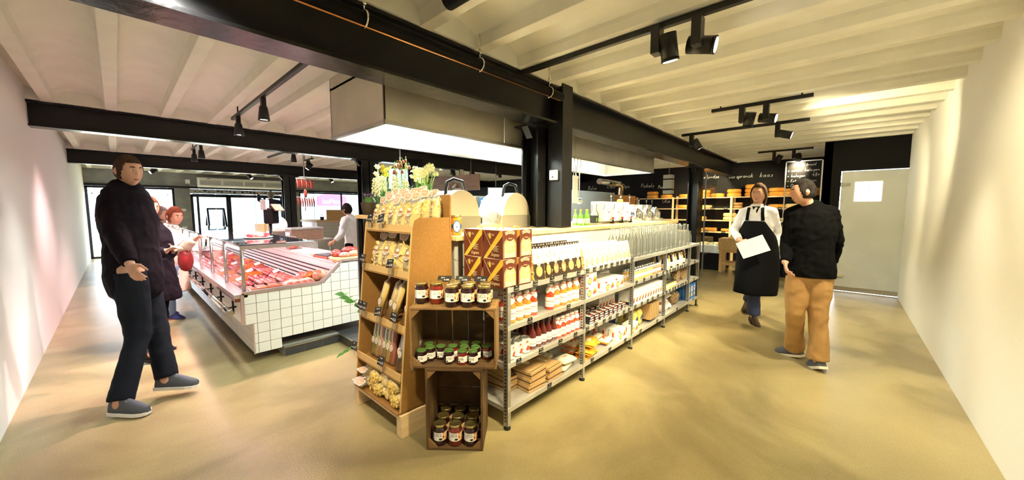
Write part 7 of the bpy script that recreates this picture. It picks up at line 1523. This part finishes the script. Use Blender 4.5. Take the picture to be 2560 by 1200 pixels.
# --- woman in the cream coat
fr = (_R * .97 - _h * .25).normalized()
J = dict(head=W(437, 541, 4.86), shL=W(418, 584, 4.72), shR=W(428, 583, 5.02), elL=W(447, 626, 4.62), wrL=W(489, 598, 4.62), handL=W(505, 588, 4.62), elR=W(440, 636, 5.10), wrR=W(462, 655, 5.05), handR=W(474, 660, 5.03), hipL=W(424, 668, 4.78), hipR=W(428, 668, 4.98), knL=W(424, 728, 4.80), knR=W(418, 728, 5.0))
J['anL'] = onz(418, 784, .085); J['toeL'] = onz(462, 790, .03); J['anR'] = onz(408, 775, .085); J['toeR'] = onz(440, 778, .03)
t, P, sd, up, base, ch, pv, s = person('woman with short auburn hair in a cream coat reaching over the meat counter', J, fr, fr + V3((0, 0, -.12)), .008, dict(name='coat', mat='coat_cream', pad=.04, wide=.045), dict(mat='denim_light', end=.96, flare=.03), ('shoe_blue', 'tagbrown'), dict(mn='hair_auburn', line=.5, back=-.75, off=.13, side_a=1.0), True, 1.0, 1.0, J['knL'].z - .03 + .02, ((.5, 1, -V3((0, 0, 1))), (.4, -1, None)), .93, None, False, .008)
b = MB(); c = lerp(ch, J['head'], .36) - Vector(base); b.tube([c + s * .085 * math.cos(a) + fr * .085 * math.sin(a) + V3((0, 0, .012 * math.sin(3 * a))) for a in [i * PI / 10 for i in range(21)]], [(.03, .04)] * 21, 8, cap=False); b.build('scarf', 'scarf', t)
t = thing('red_handbag', 'dark red handbag hanging at the side of the woman in the cream coat', 'handbag', W(464, 648, 4.62)); b = MB(); b.blob((0, 0, -.02), (.08, .06, .14), 14, 9, .05, 1); b.build('bag', 'redbag', t); MB().tube([(-.04, 0, .08), (-.06, 0, .18), (0, .02, .24), (.06, 0, .18), (.04, 0, .08)], .007, 6).build('strap', 'redbag', t)
# --- woman in the black coat at the left edge
J = dict(head=W(372, 520, 4.0), shL=W(352, 572, 3.92), shR=W(392, 574, 4.12), elL=W(372, 640, 3.75), wrL=W(414, 628, 3.82), handL=W(434, 618, 3.84), elR=W(408, 640, 4.22), wrR=W(432, 628, 4.1), handR=W(440, 620, 4.05), hipL=W(375, 690, 3.9), hipR=W(392, 690, 4.08), knL=W(380, 780, 3.9), knR=W(400, 775, 4.05))
J['anL'] = onz(375, 885, .085); J['toeL'] = onz(412, 890, .03); J['anR'] = onz(400, 862, .085); J['toeR'] = onz(426, 868, .03)
t, P, sd, up, base, ch, pv, s = person('woman in a knee-length black coat holding her hands together, partly beyond the left edge', J, fr, fr + V3((0, 0, -.05)), .009, dict(name='coat', mat='coat_black', pad=.045, wide=.05), dict(mat='dark_jean', end=.96), ('ink', 'ink'), dict(mn='hair_auburn', line=.5, back=-1.1, off=.13, longer=1.2, side_a=1.0), True, 1.0, 1.05, J['knL'].z + .10, ((.5, 1, -V3((0, 0, 1))), (.4, -1, None)), .95, None, False, .008)
# --- striding man, only leg and shoe in the photograph
J = dict(head=W(322, 428, 2.9), shL=W(285, 490, 2.82), shR=W(345, 492, 3.05), elL=W(290, 585, 2.75), wrL=W(325, 660, 2.65), handL=W(338, 690, 2.62), elR=W(352, 590, 3.15), wrR=W(345, 660, 3.25), handR=W(348, 690, 3.27), hipL=W(325, 690, 2.78), hipR=W(350, 690, 2.98), knL=W(345, 840, 2.8), knR=W(392, 815, 2.95))
J['anR'] = onz(417, 948, .14); J['toeR'] = J['anR'] + V3((.30, -.16, -.03)); J['anR'].z = .14; J['anL'] = onz(300, 1010, .085); J['toeL'] = J['anL'] + _R * .15
person('man in dark jeans and grey sneakers striding in from the left edge', J, fr, fr, .009, dict(name='jacket', mat='coat_black', pad=.04), dict(mat='dark_jean', end=.96, flare=.02), ('shoe_grey', 'label'), dict(mn='hair_dark', line=.5, back=-.6, off=.09, side_a=1.0), True, 1, 1.0, None, ((.4, 1, None), (.4, -1, None)), .97)
# --- grey-haired person behind
J = dict(head=W(402, 536, 6.0), shL=W(385, 566, 5.85), shR=W(405, 566, 6.15), elL=W(390, 600, 5.8), wrL=W(405, 612, 5.8), handL=W(414, 608, 5.8), elR=W(410, 600, 6.2), wrR=W(425, 610, 6.2), handR=W(432, 607, 6.2), hipL=W(395, 630, 5.9), hipR=W(400, 630, 6.1), knL=W(392, 680, 5.9), knR=W(400, 680, 6.1))
J['anL'] = onz(388, 735, .085); J['toeL'] = onz(410, 738, .03); J['anR'] = onz(392, 728, .085); J['toeR'] = onz(415, 731, .03)
t, P, sd, up, base, ch, pv, s = person('grey-haired person in a dark coat with fur collar behind the cream-coated woman', J, fr, fr + _h * .5, .012, dict(name='coat', mat='coat_black', pad=.045), dict(mat='dark_jean', end=.96), ('ink', 'ink'), dict(mn='hair_grey', line=.5, back=-.7, off=.12, side_a=1.0), True, 1.05, 1.05, .75)
b = MB(); c = lerp(ch, J['head'], .34) - Vector(base); b.tube([c + s * .10 * math.cos(a) + fr * .10 * math.sin(a) for a in [i * PI / 10 for i in range(21)]], [(.035, .035)] * 21, 8, cap=False); b.build('fur_collar', 'fur', t)
# --- butcher in white shirt, back turned
bl = (-_R * .8 + _h * .3).normalized()
J = dict(head=W(868, 524, 7.7), shL=W(862, 550, 7.55), shR=W(892, 550, 7.95), elL=W(853, 588, 7.4), wrL=W(836, 602, 7.3), handL=W(826, 608, 7.25), elR=W(900, 588, 8.0), wrR=W(885, 605, 7.9), handR=W(876, 612, 7.85), hipL=W(876, 612, 7.6), hipR=W(890, 612, 7.8), knL=W(878, 655, 7.6), knR=W(890, 655, 7.8))
J['anL'] = V3((J['knL'].x, J['knL'].y, .085)); J['anR'] = V3((J['knR'].x, J['knR'].y, .085)); J['toeL'] = J['anL'] + bl * .15; J['toeR'] = J['anR'] + bl * .15
person('butcher in a white shirt bending forward behind the meat counter', J, bl, bl + V3((0, 0, -.2)), .012, dict(name='shirt', mat='shirt_white', pad=.03), dict(mat='apron_black', end=.96), ('ink', 'ink'), dict(mn='hair_black', line=.5, back=-.8, off=.13, side_a=1.0), True, 1.05, 1.0, None, ((.4, 1, None), (.4, -1, None)), .93, None, False, .01)
# --- man on a step fixing the door drive
D = 12.9
J = dict(head=W(677, 488, D), shL=W(662, 506, D), shR=W(692, 504, D), elL=W(648, 500, D - .1), wrL=W(646, 486, D + .3), handL=W(648, 480, D + .4), elR=W(705, 508, D), wrR=W(704, 490, D + .3), handR=W(700, 483, D + .4), hipL=W(674, 550, D), hipR=W(690, 550, D), knL=W(674, 580, D), knR=W(692, 580, D))
for q in 'LR': J['an' + q] = V3((J['kn' + q].x, J['kn' + q].y, .485)); J['toe' + q] = J['an' + q] + _h * .15
person('man in a navy sweater reaching up to the door mechanism', J, _h, _h, .014, dict(name='sweater', mat='navy_sweat', pad=.03), dict(mat='dark_jean', end=.96), ('ink', 'ink'), dict(mn='hair_grey', line=.5, back=-.7, off=.1, side_a=1.0), True, 1.15, 1.1, None, ((.5, 1, None), (.5, -1, None)), .85)
p = lerp(J['anL'], J['anR'], .5); t = thing('step_stool', 'dark step stool under the man at the door', 'stool', (p.x, p.y, 0), -.8); MB().box(-.25, .25, -.2, .2, .38, .41).build('tread', 'black', t)
for x in (-.22, .22):
    for y in (-.17, .17): MB().bar((x, y, 0), (x * .9, y * .9, .38), .03).build('leg', 'black', t)
